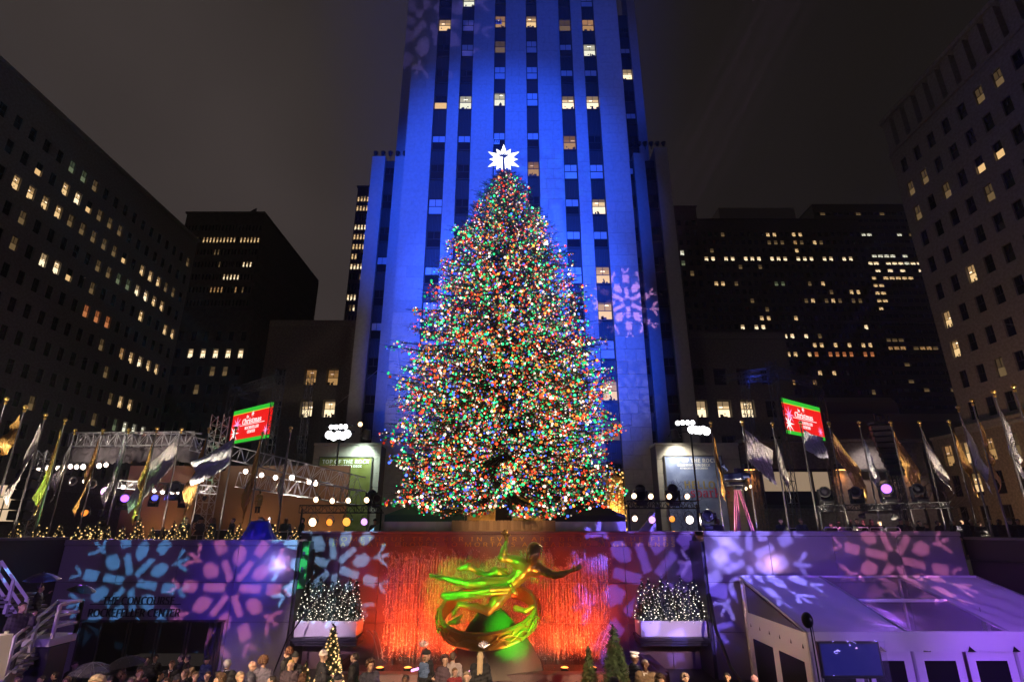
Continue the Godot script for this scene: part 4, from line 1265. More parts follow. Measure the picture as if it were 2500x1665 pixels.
	for r in [[188, [1382, 1418, 1462, 1640], "white"], [308, [1490, 1510, 1575, 1595, 1660, 1680], "white"], [350, [1425, 1465, 1490, 1515, 1560, 1585, 1610, 1645, 1670, 1695, 1735, 1760, 1785], "bright"], [403, [1440, 1460, 1480], "warm"], [440, [1460, 1485, 1580, 1605, 1630, 1675, 1700], "warm"], [487, [1490, 1515, 1535], "warm"], [528, [1510, 1530, 1550], "warm"], [580, [1480, 1515], "warm"], [760, [1570, 1600, 1625], "dim"], [805, [1580, 1610, 1640, 1780, 1800], "amber"]]:
		for x in r[1]: lit.append([1500 + x / 2.355, 500 + r[0] / 2.355, r[2]])
	t = far_block("office_slab", "dark slab with broken bands of cold light, between the broad block and the right edge", 150.0, 212.0, 154.0, -235, 2.9, 3.9, 2.5, 1.7, lit, 7.5, 30)
	b = Bd.new()       # low dark roofs in front of it
	b.bevel(Vector3(64, 9.5, -96), Vector3(34, 19, 20), 1.5)
	b.bevel(Vector3(58, 21, -98), Vector3(18, 4, 12), 1.0)
	solo("low_roof", b.mesh(), mat(Color(0.24, 0.19, 0.16), 0.9), "low dark brown block with a rounded roof below the lit slab on the right", "building")

# ---------------------------------------------------------------- the great fir
const BULBS := [[Color(1.0, 0.06, 0.02), 0.25], [Color(1.0, 0.30, 0.04), 0.14], [Color(0.03, 0.78, 0.22), 0.27], [Color(1.0, 0.80, 0.62), 0.21], [Color(0.07, 0.15, 1.0), 0.12]]

func bulb_color(r: float) -> int:
	for i in BULBS.size():
		r -= BULBS[i][1]
		if r < 0: return i
	return 0

func spray(length: float, needles: int, wide: float, seed_: int) -> ArrayMesh:     # a twig with needles, along +z
	var r := RandomNumberGenerator.new()
	r.seed = seed_
	var b := Bd.new()
	b.tri(Vector3(-0.012, 0, 0), Vector3(0.012, 0, 0), Vector3(0, 0, length))
	for i in needles:
		var z := length * (i + 0.3) / needles
		var s := 1 if i % 2 else -1
		var l := wide * (1.0 - 0.55 * z / length) * r.randf_range(0.7, 1.2)
		var p := Vector3(0, 0, z)
		var tip := p + Vector3(s * l * 0.8, r.randf_range(-0.35, 0.25) * l, l * 0.75)
		var w := 0.028
		b.tri(p - Vector3(0, 0, w), p + Vector3(0, 0.01, w), tip)
	return b.mesh()

func many(called: String, m: Mesh, material: Material, xs: Array, parent: Node3D, colors := []) -> MultiMeshInstance3D:
	var mm := MultiMesh.new()
	mm.transform_format = MultiMesh.TRANSFORM_3D
	mm.use_colors = colors.size() > 0
	mm.mesh = m
	mm.instance_count = xs.size()
	for i in xs.size():
		mm.set_instance_transform(i, xs[i])
		if colors.size() > 0: mm.set_instance_color(i, colors[i])
	var o := MultiMeshInstance3D.new()
	o.name = called
	o.multimesh = mm
	o.material_override = material
	parent.add_child(o, true)
	o.set_meta("kind", "stuff")
	return o

func bulb_material() -> StandardMaterial3D:
	var m := StandardMaterial3D.new()
	m.shading_mode = BaseMaterial3D.SHADING_MODE_UNSHADED
	m.vertex_color_use_as_albedo = true
	m.albedo_color = Color.WHITE
	return m

func small_sphere(r: float, sides := 8, rings := 4) -> SphereMesh:
	var s := SphereMesh.new()
	s.radius = r
	s.height = r * 2
	s.radial_segments = sides
	s.rings = rings
	return s

func fir_tree() -> void:
	var base := Vector3(-0.5, 0, -34)
	var t := thing("fir_tree", "giant conical fir covered in thousands of coloured light bulbs before the blue tower", "tree", base)
	var prof := []
	for q in [[395, 10], [420, 36], [450, 58], [500, 88], [530, 112], [580, 136], [640, 158], [700, 186], [760, 208], [810, 232], [860, 232], [910, 250], [960, 256], [1010, 260], [1060, 258], [1110, 258], [1150, 258], [1166, 248]]:
		var a := at(1230, q[0] * 1.062, 34)
		var e := at(1230 + q[1] * 1.062, q[0] * 1.062, 34)
		prof.append([a.y, e.x - a.x])
	var radius := func(h: float) -> float:
		for i in prof.size() - 1:
			if h <= prof[i][0] and h >= prof[i + 1][0]:
				return lerpf(prof[i + 1][1], prof[i][1], (h - prof[i + 1][0]) / (prof[i][0] - prof[i + 1][0]))
		return prof[0][1] if h > prof[0][0] else prof[-1][1]
	var top: float = prof[0][0]
	var low: float = prof[-1][0]
	var trunk := Bd.new()
	trunk.tube([Vector3(0, 0, 0), Vector3(0, 1.2, 0), Vector3(0, 8, 0), Vector3(0, 18, 0), Vector3(0, top + 0.9, 0)], [0.62, 0.5, 0.42, 0.22, 0.03], 12)
	part("trunk", trunk.mesh(), mat(Color(0.05, 0.035, 0.025), 0.95), t)
	var limbs := Bd.new()
	var sprays := [[], [], []]
	var bulbs := []
	var cols := []
	var near := []
	var h := low
	var whorl := 0
	while h < top:
		var r0: float = radius.call(h)
		var n := int(9 + r0 * 3.2)
		for k in n:
			var az := TAU * (k + 0.37 * whorl) / n + rng.randf_range(-0.16, 0.16)
			var tip_h := h + rng.randf_range(-0.35, 0.35)
			var l: float = radius.call(tip_h) * (rng.randf_range(0.80, 1.0) if rng.randf() < 0.8 else rng.randf_range(1.0, 1.06))
			l *= 1.0 + 0.055 * sin(tip_h * 2.1 + 1.5 * sin(az * 3.0)) + 0.045 * sin(az * 7.0 + tip_h * 0.9)
			var out := Vector3(sin(az), 0, cos(az))
			var droop := 0.16 * l + 0.15
			var pts := []
			var rs := []
			for i in 5:
				var s := i / 4.0
				pts.append(out * l * s + Vector3.UP * (tip_h + droop * (1.0 - s) - 0.10 * l * sin(PI * s)))
				rs.append(lerpf(0.07, 0.012, s))
			limbs.tube(pts, rs, 4, false)
			var m := maxi(3, int(l * 0.75 / 0.30))
			for i in m:
				var s := lerpf(0.30, 0.97, (i + rng.randf()) / m)
				var f := s * 4.0
				var j := mini(int(f), 3)
				var p: Vector3 = (pts[j] as Vector3).lerp(pts[j + 1], f - j)
				var d: Vector3 = (pts[j + 1] - pts[j]).normalized()
				for e in [-1, 1]:
					var q := d.rotated(Vector3.UP, e * rng.randf_range(0.35, 1.0)) + Vector3.DOWN * rng.randf_range(0.05, 0.45)
					sprays[rng.randi() % 3].append(Transform3D(facing(q) * Basis(Vector3(0, 0, 1), rng.randf_range(-0.6, 0.6)) * Basis().scaled(Vector3.ONE * rng.randf_range(0.75, 1.15) * (1.15 - 0.55 * s)), p))
			sprays[rng.randi() % 3].append(Transform3D(facing(pts[4] - pts[3]) * Basis().scaled(Vector3.ONE * 0.5), pts[4]))
			var nb := maxi(2, int(l * 9.6 * (0.18 + 1.25 * rng.randf()) + rng.randf()))
			for i in nb:
				var s := 1.0 - 0.70 * pow(rng.randf(), 1.4)
				var f := s * 4.0
				var j := mini(int(f), 3)
				var p: Vector3 = (pts[j] as Vector3).lerp(pts[j + 1], f - j)
				var side := out.cross(Vector3.UP)
				p += side * rng.randf_range(-0.42, 0.42) * minf(1.0, l) + Vector3(0, rng.randf_range(-0.30, 0.16), 0)
				var c := bulb_color(rng.randf())
				var sz := 0.26 + 0.95 * pow(rng.randf(), 3.2)
				var x := Transform3D(Basis().scaled(Vector3.ONE * sz), p)
				if s > 0.93 and out.z > 0.3 and sz > 0.5 and near.size() < 300 and rng.randf() < 0.22:
					near.append([x, c])
				else:
					bulbs.append(x)
					cols.append((BULBS[c][0] as Color) * (0.2 + 4.2 * pow(rng.randf(), 2.4)))
		h += 0.40 + 0.12 * (r0 / 6.8)
		whorl += 1
	part("limbs", limbs.mesh(), mat(Color(0.045, 0.032, 0.022), 0.95), t).set_meta("kind", "stuff")
	for i in 3: many("crown", spray(0.85, 15, 0.30, 5 + i), mat([Color(0.040, 0.075, 0.032), Color(0.050, 0.080, 0.034), Color(0.034, 0.066, 0.032)][i], 0.8), sprays[i], t)
	var ball := small_sphere(0.074, 8, 4)
	many("light_bulbs", ball, bulb_material(), bulbs, t, cols)
	for q in near:
		var o := part("light_bulb", ball, glow(BULBS[q[1]][0], 1.9), t)
		o.transform = q[0]
	# the star
	var c := at(1229.5, 391, 34) + Vector3(0, 0, 0.1)
	var s := thing("star_topper", "glowing white star of twelve pointed rays on the tip of the fir", "star", c)
	var wm := glow(Color(1.0, 0.97, 0.95), 2.6)
	for k in 12:
		var a := TAU * (k + 0.0) / 12.0 + PI / 2
		var l := 1.36 if k % 2 == 0 else 1.08
		var d := Vector3(cos(a), sin(a), 0)
		var e := Vector3(-sin(a), cos(a), 0)
		var b := Bd.new()
		var p := [d * 0.36 + e * 0.30, d * 0.32 + Vector3(0, 0, 0.2), d * 0.36 - e * 0.30, d * 0.32 - Vector3(0, 0, 0.2)]
		for i in 4: b.tri(p[i], d * l, p[(i + 1) % 4])
		part("ray", b.mesh(), wm, s)
	var b := Bd.new()
	b.ball(Vector3.ZERO, Vector3(0.66, 0.66, 0.26), 6, 12)
	part("core", b.mesh(), wm, s)
	omni(s, Vector3(0, -0.2, -0.7), Color(1.0, 0.95, 0.92), 12, 0.3)
	b = Bd.new()       # the bare leader of the fir stands in front of the star
	var q0 := Vector3(0.05, -1.5, 0.36)
	b.tube([q0, Vector3(0.0, -0.3, 0.34), Vector3(0.02, 0.28, 0.32)], [0.11, 0.08, 0.02], 6)
	for k in 8:
		var a := lerpf(0.2, PI - 0.2, k / 7.0)
		b.tube([Vector3(0, -0.12 + 0.02 * k, 0.3), Vector3(cos(a) * 0.26, 0.0 + sin(a) * 0.1, 0.38), Vector3(cos(a) * 0.46, 0.06 + sin(a) * 0.34, 0.37)], [0.05, 0.042, 0.012], 5)
	part("leader", b.mesh(), mat(Color(0.06, 0.04, 0.025), 0.9), t).position = c - base
	# two white strobe lamps in the crown
	for q in [[1333, 596, "upper"], [1347, 971, "lower"]]:
		var p := at(q[0], q[1], 29.6 if q[2] == "lower" else 31.6)
		var w := thing("white_lamp", "round white lamp shining among the bulbs, %s of two on the fir's right side" % q[2], "lamp", p, 0, "white lamps in the fir")
		part("lamp_globe", small_sphere(0.14, 12, 8), glow(Color(1, 0.97, 0.95), 4.0), w)
		b = Bd.new()
		b.lathe(Vector3(0, -0.3, 0), [[0.05, 0.0], [0.06, 0.14], [0.11, 0.17], [0.11, 0.2]], 10)
		part("socket", b.mesh(), mat(Color(0.02, 0.02, 0.02), 0.5), w)
		omni(w, Vector3(0, 0, 0), Color(1, 0.97, 0.95), 4, 0.1)

# ---------------------------------------------------------------- small conifers
func conifer(kind: int) -> ArrayMesh:        # unit height, unit base radius 0.34
	var key := "conifer %d" % kind
	if cache.has(key): return cache[key]
	var r := RandomNumberGenerator.new()
	r.seed = 40 + kind
	var b := Bd.new()
	var n := 420
	for i in n:
		var y := 1.0 - 0.95 * sqrt((i + 0.5) / n)
		var az := i * 2.39996 + r.randf_range(-0.3, 0.3)
		var rad := 0.34 * pow(1.0 - y, 0.85) * r.randf_range(0.55, 1.08)
		var out := Vector3(cos(az), 0, sin(az))
		var p := out * rad * 0.45 + Vector3.UP * (y + 0.02)
		var e := out * rad + Vector3.UP * (y + r.randf_range(-0.03, 0.045))
		var d := e - p
		var s := d.cross(Vector3.UP).normalized()
		for k in 4:
			var f := p.lerp(e, 0.1 + k * 0.25)
			var l := 0.045 * r.randf_range(0.7, 1.2)
			for g in [-1, 1]:
				b.tri(f, f + d.normalized() * 0.014, f + s * g * l + d.normalized() * l * 0.8 + Vector3(0, r.randf_range(-0.02, 0.03), 0))
		b.tri(p - s * 0.004, p + s * 0.004, e + d.normalized() * 0.03)
	cache[key] = b.mesh()
	return cache[key]

func conifer_spots(kind: int, n: int, full := 0.34) -> Array:
	var r := RandomNumberGenerator.new()
	r.seed = 90 + kind
	var a := []
	for i in n:
		var y := 1.0 - 0.96 * sqrt((i + r.randf()) / n)
		var az := i * 2.39996 + r.randf_range(-0.5, 0.5)
		var rad := full * pow(1.0 - y, 0.85) * r.randf_range(0.85, 1.06)
		a.append(Vector3(cos(az) * rad, y, sin(az) * rad))
	return a

func small_tree(called: String, label: String, group: String, where: Vector3, h: float, r: float, kind: int, n: int, bulb: float, c: Color, energy: float, green := Color(0.03, 0.06, 0.025)) -> Node3D:
	var t := thing(called, label, "tree", where, kind * 1.1, group)
	var m := part("crown", conifer(kind % 3), mat(green, 0.8), t)
	m.scale = Vector3(r / 0.34, h, r / 0.34)
	if called in ["cut_fir", "christmas_tree"]:
		for e in [1, 2]:
			m = part("crown", conifer((kind + e) % 3), mat(green, 0.8), t)
			m.scale = Vector3(r / 0.34, h, r / 0.34)
			m.rotation.y = 2.1 * e
	var b := Bd.new()
	b.tube([Vector3.ZERO, Vector3(0, h * 0.9, 0)], [0.03 + h * 0.012, 0.01], 6)
	part("trunk", b.mesh(), mat(Color(0.05, 0.035, 0.02), 0.9), t)
	if n > 0:
		var xs := []
		var cs := []
		var rr := RandomNumberGenerator.new()
		rr.seed = hash(label)
		for p in conifer_spots(rr.randi() % 50, n):
			xs.append(Transform3D(Basis().scaled(Vector3.ONE * rr.randf_range(0.5, 1.35) * bulb / 0.05), Vector3(p.x * r / 0.34, p.y * h, p.z * r / 0.34)))
			cs.append(c * energy * rr.randf_range(0.6, 1.3))
		if not cache.has("fairy"):
			cache["fairy"] = small_sphere(0.05, 6, 3)
			cache["fairy mat"] = bulb_material()
		many("fairy_lights", cache["fairy"], cache["fairy mat"], xs, t, cs)
	return t

func planters() -> void:
	for s in [["left", -10.15, -7.25], ["right", 6.0, 9.1]]:
		var x0: float = s[1]
		var x1: float = s[2]
		var t := thing("planter", "long white planter box on dark ledges, full of small lit trees, %s of the fountain" % s[0], "planter", Vector3((x0 + x1) / 2, -3.35, -28.95))
		var b := Bd.new()
		b.bevel(Vector3(0, 0.33, 0.55), Vector3(x1 - x0, 0.66, 0.12), 0.02)
		b.bevel(Vector3(0, 0.33, -0.6), Vector3(x1 - x0, 0.66, 0.1), 0.02)
		for e in [-1, 1]: b.bevel(Vector3(e * ((x1 - x0) / 2 - 0.05), 0.33, 0), Vector3(0.1, 0.66, 1.1), 0.02)
		part("box", b.mesh(), mat(Color(0.78, 0.76, 0.75), 0.55), t)
		b = Bd.new()
		b.box(Vector3(0, 0.5, 0), Vector3(x1 - x0 - 0.2, 0.1, 1.0))
		part("soil", b.mesh(), mat(Color(0.02, 0.015, 0.01), 1.0), t)
		for k in 3:
			b = Bd.new()
			b.bevel(Vector3(0, -0.07 - k * 0.14, 0.1 - k * 0.12), Vector3(x1 - x0 + 0.25 - k * 0.1, 0.13, 1.5 - k * 0.2), 0.015)
			part("ledge", b.mesh(), mat(Color(0.06, 0.06, 0.07), 0.25), t)
		for k in 9:
			var x := lerpf(x0 + 0.28, x1 - 0.28, k / 8.0)
			small_tree("potted_conifer", "narrow conifer with white fairy lights, %s from the left in the %s planter" % [ORD[k], s[0]], "lit conifers in the planters", Vector3(x, -2.83, -28.8 + 0.12 * (k % 2)), 1.92 + 0.16 * sin(k * 2.1 + x), 0.50, k, 44, 0.021, Color(1.0, 0.90, 0.72), 2.6, Color(0.02, 0.038, 0.02))
	small_tree("christmas_tree", "bushy small fir wound with warm white lights behind the crowd left of the fountain", "", Vector3(at(812, 1560, 24).x, RINK, -24), 2.85, 0.72, 1, 300, 0.034, Color(1.0, 0.62, 0.24), 1.9, Color(0.05, 0.07, 0.03))
	small_tree("christmas_tree", "knee-high lit fir left of the bushy one, by the dark cable", "", Vector3(at(747, 1620, 23).x, RINK, -23), 1.75, 0.45, 2, 60, 0.03, Color(1.0, 0.62, 0.24), 1.9, Color(0.05, 0.07, 0.03))
	small_tree("cut_fir", "small unlit fir at the right end of the fountain basin, the shorter of two", "unlit firs right of the fountain", Vector3(at(1438, 1620, 22).x, RINK, -22), 2.45, 0.62, 2, 0, 0.0, Color.WHITE, 0.0, Color(0.05, 0.085, 0.03))
	small_tree("cut_fir", "unlit fir beside the man in the white cap, the taller of two", "unlit firs right of the fountain", Vector3(at(1502, 1620, 21.5).x, RINK, -21.5), 3.2, 0.88, 0, 0, 0.0, Color.WHITE, 0.0, Color(0.05, 0.085, 0.03))
	var row := [[42, 1278, 40], [92, 1282, 26], [112, 1292, 14], [148, 1280, 26], [192, 1286, 24], [215, 1280, 30], [240, 1276, 34], [262, 1284, 30], [300, 1286, 26], [342, 1268, 44], [372, 1290, 20], [400, 1292, 18], [425, 1276, 28], [450, 1262, 36], [516, 1280, 16], [560, 1292, 20], [585, 1280, 26], [670, 1285, 20], [680, 1300, 24], [720, 1288, 20], [756, 1292, 16]]
	for k in row.size():
		var q: Array = row[k]
		var d := 31.0 + (k % 3) * 0.8
		var p := at(q[0], q[1], d)
		small_tree("street_conifer", "small conifer with warm white fairy lights behind the left parapet, %s from the left" % ORD[k], "lit conifers behind the left parapet", Vector3(p.x, 0.0, -d), maxf(1.3, p.y + 0.1), 0.30 + q[2] * 0.008, k, 24 + q[2], 0.03, Color(1.0, 0.62, 0.22), 1.9, Color(0.03, 0.045, 0.02))

# ---------------------------------------------------------------- fountain
func fountain() -> void:
	var red := mat(Color(0.9, 0.9, 0.9), 0.35, 0.0, noise_tex("red_granite", 0.12, [], []), 0.9)
	var t := thing("fountain_basin", "low red granite fountain basin with small round drains along its rim", "basin")
	var b := Bd.new()
	b.bevel(Vector3(-0.8, -4.62, -26.1), Vector3(14.6, 0.62, 0.6), 0.03)
	for s in [-8.0, 6.4]: b.bevel(Vector3(s, -4.62, -28.0), Vector3(0.5, 0.62, 3.4), 0.03)
	part("rim", b.mesh(), red, t)
	b = Bd.new()
	b.bevel(Vector3(-0.8, -4.9, -25.4), Vector3(16.0, 0.2, 1.2), 0.03)
	part("step", b.mesh(), red, t)
	for i in 26:
		b = Bd.new()
		b.lathe(Vector3.ZERO, [[0.045, 0.0], [0.05, 0.012], [0.0, 0.014]], 8, Basis(Vector3.RIGHT, PI / 2))
		part("drain", b.mesh(), mat(Color(0.01, 0.008, 0.008), 0.6), t, Vector3(-7.6 + i * 0.54, -4.6, -25.8))
	b = Bd.new()
	b.quad(Vector3(-7.8, -4.5, -26.4), Vector3(6.2, -4.5, -26.4), Vector3(6.2, -4.5, -29.9), Vector3(-7.8, -4.5, -29.9))
	var wm := StandardMaterial3D.new()
	wm.albedo_color = Color(0.25, 0.2, 0.2, 0.35)
	wm.transparency = BaseMaterial3D.TRANSPARENCY_ALPHA
	wm.roughness = 0.08
	wm.normal_enabled = true
	wm.uv1_triplanar = true
	wm.uv1_world_triplanar = true
	wm.normal_texture = noise_tex("ripples", 0.03, [], [], true, 256)
	wm.normal_scale = 0.5
	setting("fountain_water", b.mesh(), wm)
	b = Bd.new()
	b.box(Vector3(-0.8, -4.9, -28.1), Vector3(14.0, 0.2, 3.6))
	part("basin_floor", b.mesh(), red, t)
	# jets
	var f := thing("water_curtain", "curtain of thin water jets lit red in front of the red granite wall", "fountain")
	var jm := StandardMaterial3D.new()
	jm.albedo_color = Color(0.92, 0.9, 0.9, 0.26)
	jm.transparency = BaseMaterial3D.TRANSPARENCY_ALPHA
	jm.roughness = 0.45
	var dm := mat(Color(0.5, 0.48, 0.48), 0.3)
	var drops := []
	var n := 84
	for i in n:
		var x := lerpf(-6.1, 4.75, (i + 0.5) / n) + rng.randf_range(-0.04, 0.04)
		var top := 0.28 + rng.randf_range(-0.38, 0.16)
		if x > 2.1 and x < 2.7: top = -0.4
		var z := -28.9 + rng.randf_range(-0.12, 0.12)
		b = Bd.new()
		var pts := []
		var rs := []
		var k := 26
		for j in k + 1:
			var u := float(j) / k
			pts.append(Vector3(x + rng.randf_range(-0.02, 0.02) * u, lerpf(-4.5, top, u), z + rng.randf_range(-0.03, 0.03) * u))
			rs.append((0.014 + 0.045 * pow(u, 2.2)) * rng.randf_range(0.35, 1.45) * (0.5 if j == k else 1.0))
		b.tube(pts, rs, 6)
		part("water_jet", b.mesh(), jm, f)
		for j in 150:
			var u := 1.0 - pow(rng.randf(), 1.3)
			var sp := 0.05 + 0.08 * u
			var p := Vector3(x + rng.randfn(0.0, sp), lerpf(-4.4, top + 0.05, u), z + rng.randfn(0.0, sp) + 0.05)
			var s := rng.randf_range(0.4, 1.2)
			drops.append(Transform3D(Basis().scaled(Vector3(s, s * rng.randf_range(1.2, 3.4), s)), p))
	many("water_drops", small_sphere(0.0125, 5, 3), dm, drops, f)
	# lamps in the water
	for i in 7:
		var x: float = [-5.9, -4.65, -3.0, -0.8, 0.9, 2.35, 3.6][i]
		var z := -27.7
		var w := thing("basin_lamp", "orange lamp under the fountain water, %s from the left along the jets" % ORD[i], "lamp", Vector3(x, -4.5, z), 0, "lamps in the fountain basin")
		b = Bd.new()
		b.lathe(Vector3.ZERO, [[0.0, -0.18], [0.16, -0.15], [0.2, 0.02], [0.21, 0.05], [0.17, 0.05]], 14)
		part("housing", b.mesh(), mat(Color(0.02, 0.02, 0.02), 0.4), w)
		b = Bd.new()
		b.lathe(Vector3.ZERO, [[0.17, 0.045], [0.1, 0.075], [0.0, 0.085]], 14)
		part("lamp_glass", b.mesh(), glow(Color(1.0, 0.30, 0.05), 4.0), w)
		spot(w, Vector3(0, 0.2, 0), Vector3(x + 0.1, -1.6, -30.0), Color(1.0, 0.085, 0.018), 25, 58, 0.12)
	fixture("ground_flood", "red flood on the plaza floor, left of the fountain", Vector3(-9.5, -4.6, -19.5), Vector3(-2.2, -3.0, -29.5), Color(1.0, 0.07, 0.015), 75, 19, 0.22, "floods on the plaza floor", 0.15)
	fixture("ground_flood", "red flood on the plaza floor, right of the fountain", Vector3(8.5, -4.6, -19.5), Vector3(1.2, -3.0, -29.5), Color(1.0, 0.07, 0.015), 75, 19, 0.22, "floods on the plaza floor", 0.15)
	fixture("ground_flood", "amber flood on the plaza floor in front of the statue", Vector3(3.5, -4.7, -19.0), Vector3(-0.6, -1.2, -26.8), Color(1.0, 0.42, 0.09), 80, 15, 0.22, "floods on the plaza floor", 0.3)

# ---------------------------------------------------------------- gilded figure over a hoop
func statue() -> void:
	var z5 := func(x: float, y: float, fwd := 0.0) -> Vector3: return at(900 + x / 3.372, 1200 + y / 3.372, 26.4 - fwd)
	var gold := mat(Color(0.86, 0.58, 0.16), 0.30, 0.65)
	var t := thing("gilded_statue", "gilded figure soaring with outstretched arms over a tilted hoop on a stone mound", "statue", Vector3(-0.85, -4.5, -27.0))
	var home := t.position
	# mound
	var b := Bd.new()
	var rings := []
	for i in 9:
		var u := i / 8.0
		var row := []
		for k in 21:
			var a := TAU * k / 20.0
			var r := maxf(0.06, pow(1.0 - u, 0.62)) * (1.0 + 0.07 * sin(a * 3.0 + u * 5.0) + 0.04 * sin(a * 7.0))
			row.append(Vector3(cos(a) * r * 2.2, u * 2.7, -sin(a) * r * 1.3))
		rings.append(row)
	b.sheet(rings)
	part("stone_mound", b.mesh(), mat(Color(0.42, 0.33, 0.24), 0.55, 0.0, noise_tex("limestone", 0.02, [], []), 0.5), t)
	# hoop
	b = Bd.new()
	var hb := Basis(Vector3(0, 0, 1), deg_to_rad(5)) * Basis(Vector3.RIGHT, deg_to_rad(21))
	b.lathe(Vector3.ZERO, [[2.05, -0.336], [2.13, -0.378], [2.23, -0.353], [2.20, -0.286], [2.20, 0.252], [2.24, 0.302], [2.15, 0.353], [2.05, 0.319], [2.08, 0.252], [2.08, -0.269], [2.05, -0.336]], 64, hb)
	for w in [[0.0, 9.0, 0.16], [2.0, 14.0, 0.10]]:         # a plain winding tendril in relief round the band
		var vine := []
		var vr := []
		for k in 161:
			var a := TAU * k / 160.0
			vine.append(hb * Vector3(cos(a) * 2.32, w[2] * sin(a * w[1] + w[0]), -sin(a) * 2.32))
			vr.append(0.045)
		b.tube(vine, vr, 5, false)
	for k in 40:
		var a := TAU * k / 40.0
		b.ball(hb * Vector3(cos(a) * 2.32, (0.2 if k % 2 else -0.2) + 0.04 * sin(k * 2.0), -sin(a) * 2.32), Vector3(0.11, 0.05, 0.06), 4, 6, hb * Basis(Vector3.UP, a + PI / 2) * Basis(Vector3(0, 0, 1), 0.6 if k % 2 else -0.6))
	part("hoop", b.mesh(), gold, t, at(1193, 1497, 26.9) - home)
	# figure
	var bones := []
	for q in [
		[1364, 478, .35, .36, 1352, 530, .35, .33], [1352, 520, .5, .27, 1338, 566, .55, .19], [1334, 532, .78, .05, 1326, 546, .80, .06], [1345, 505, .62, .12, 1368, 508, .55, .14],
		[1338, 575, .35, .2, 1308, 632, .2, .22], [1236, 592, .2, .34, 1376, 640, .15, .33], [1300, 628, .15, .42, 1240, 690, .12, .36], [1240, 690, .12, .36, 1190, 742, .1, .31], [1190, 742, .1, .31, 1112, 790, .05, .37],
		[1205, 566, .2, .23, 1095, 548, .45, .165], [1095, 548, .45, .17, 1118, 480, .5, .15], [1118, 480, .5, .15, 1137, 408, .5, .095],
		[1395, 622, .1, .23, 1470, 668, .3, .19], [1470, 668, .3, .19, 1532, 690, .4, .155], [1532, 690, .4, .16, 1590, 680, .5, .145], [1590, 680, .5, .145, 1660, 656, .6, .085],
		[1118, 758, .05, .33, 960, 758, .25, .29], [960, 758, .25, .29, 825, 764, .35, .19], [825, 764, .35, .19, 740, 745, .25, .18], [740, 745, .25, .18, 596, 706, .15, .095], [600, 712, .12, .11, 520, 694, .3, .075], [520, 694, .3, .075, 503, 686, .32, .06],
		[1125, 830, .05, .33, 1050, 915, .35, .28], [1050, 915, .35, .28, 985, 984, .5, .19], [985, 984, .5, .19, 880, 952, .3, .18], [880, 952, .3, .18, 745, 930, .1, .095], [748, 930, .08, .11, 700, 1000, .3, .075], [700, 1000, .3, .075, 690, 1030, .32, .055]]:
		bones.append([z5.call(q[0], q[1], q[2]) - home, q[3] * 0.92, z5.call(q[4], q[5], q[6]) - home, q[7] * 0.92])
	var m := Bd.new()
	var body := nets(bones, 0.04, 0.12)
	m.raw(body[0], body[1], body[2])
	for hnd in [[1137, 408, .5, 1130, 360, .55, [[1092, 340], [1108, 322], [1126, 316], [1145, 322], [1165, 356]]], [1660, 656, .6, 1694, 640, .65, [[1742, 600], [1752, 614], [1752, 628], [1742, 642], [1690, 606]]]]:
		var hbones := [[z5.call(hnd[0], hnd[1], hnd[2]) - home, 0.075, z5.call(hnd[3], hnd[4], hnd[5]) - home, 0.105]]
		var palm: Vector3 = z5.call(hnd[3], hnd[4], hnd[5]) - home
		for f in hnd[6]:
			var tip: Vector3 = z5.call(f[0], f[1], hnd[5] + 0.12) - home
			var midp := palm.lerp(tip, 0.55) + Vector3(0, 0, 0.04)
			hbones.append([palm.lerp(tip, 0.2), 0.055, midp, 0.045])
			hbones.append([midp, 0.045, tip, 0.032])
		var hn := nets(hbones, 0.02, 0.03)
		m.raw(hn[0], hn[1], hn[2])
	part("figure", m.mesh(), gold, t)
	# hair: a close cap of curls
	var hair := []
	for k in 46:
		var a := k * 2.39996
		var y := 1.0 - 1.15 * (k + 0.5) / 46.0
		var r := sqrt(maxf(0.0, 1.0 - y * y))
		var d := Vector3(cos(a) * r, y, sin(a) * r)
		if d.z > 0.35 and d.y < 0.5: continue
		var c: Vector3 = z5.call(1364, 486, .35) - home + d * 0.305
		hair.append([c, 0.065, c + Vector3(0.03, -0.02, 0), 0.06])
	var hh := nets(hair, 0.035, 0.05)
	m = Bd.new()
	m.raw(hh[0], hh[1], hh[2])
	part("hair", m.mesh(), gold, t)
	# drapery
	for e in [[[1150, 800, .5, .16], [1000, 808, .62, .14], [860, 838, .55, .12], [720, 850, .42, .15], [618, 858, .35, .17]], [[1140, 826, .52, .13], [1010, 842, .66, .10], [880, 862, .6, .09], [740, 876, .5, .09], [640, 882, .42, .12]], [[1150, 700, -.1, .16], [1060, 660, -.1, .20], [975, 690, -.1, .13], [900, 662, -.1, .12], [820, 620, 0, .17], [742, 640, 0, .11]], [[1130, 650, -.15, .11], [1040, 640, -.15, .12], [960, 706, -.1, .08]], [[1165, 770, .4, .12], [1200, 830, .5, .12], [1225, 850, .5, .05]], [[1210, 960, .2, .16], [1290, 985, .3, .12], [1350, 950, .3, .13]], [[660, 1085, .4, .1], [720, 1070, .5, .14], [770, 1020, .5, .06]]]:
		var db := []
		for i in e.size() - 1: db.append([z5.call(e[i][0], e[i][1], e[i][2]) - home, e[i][3] * 0.85, z5.call(e[i + 1][0], e[i + 1][1], e[i + 1][2]) - home, e[i + 1][3] * 0.85])
		var dn := nets(db, 0.045, 0.1)
		m = Bd.new()
		m.raw(dn[0], dn[1], dn[2])
		part("drapery", m.mesh(), gold, t)

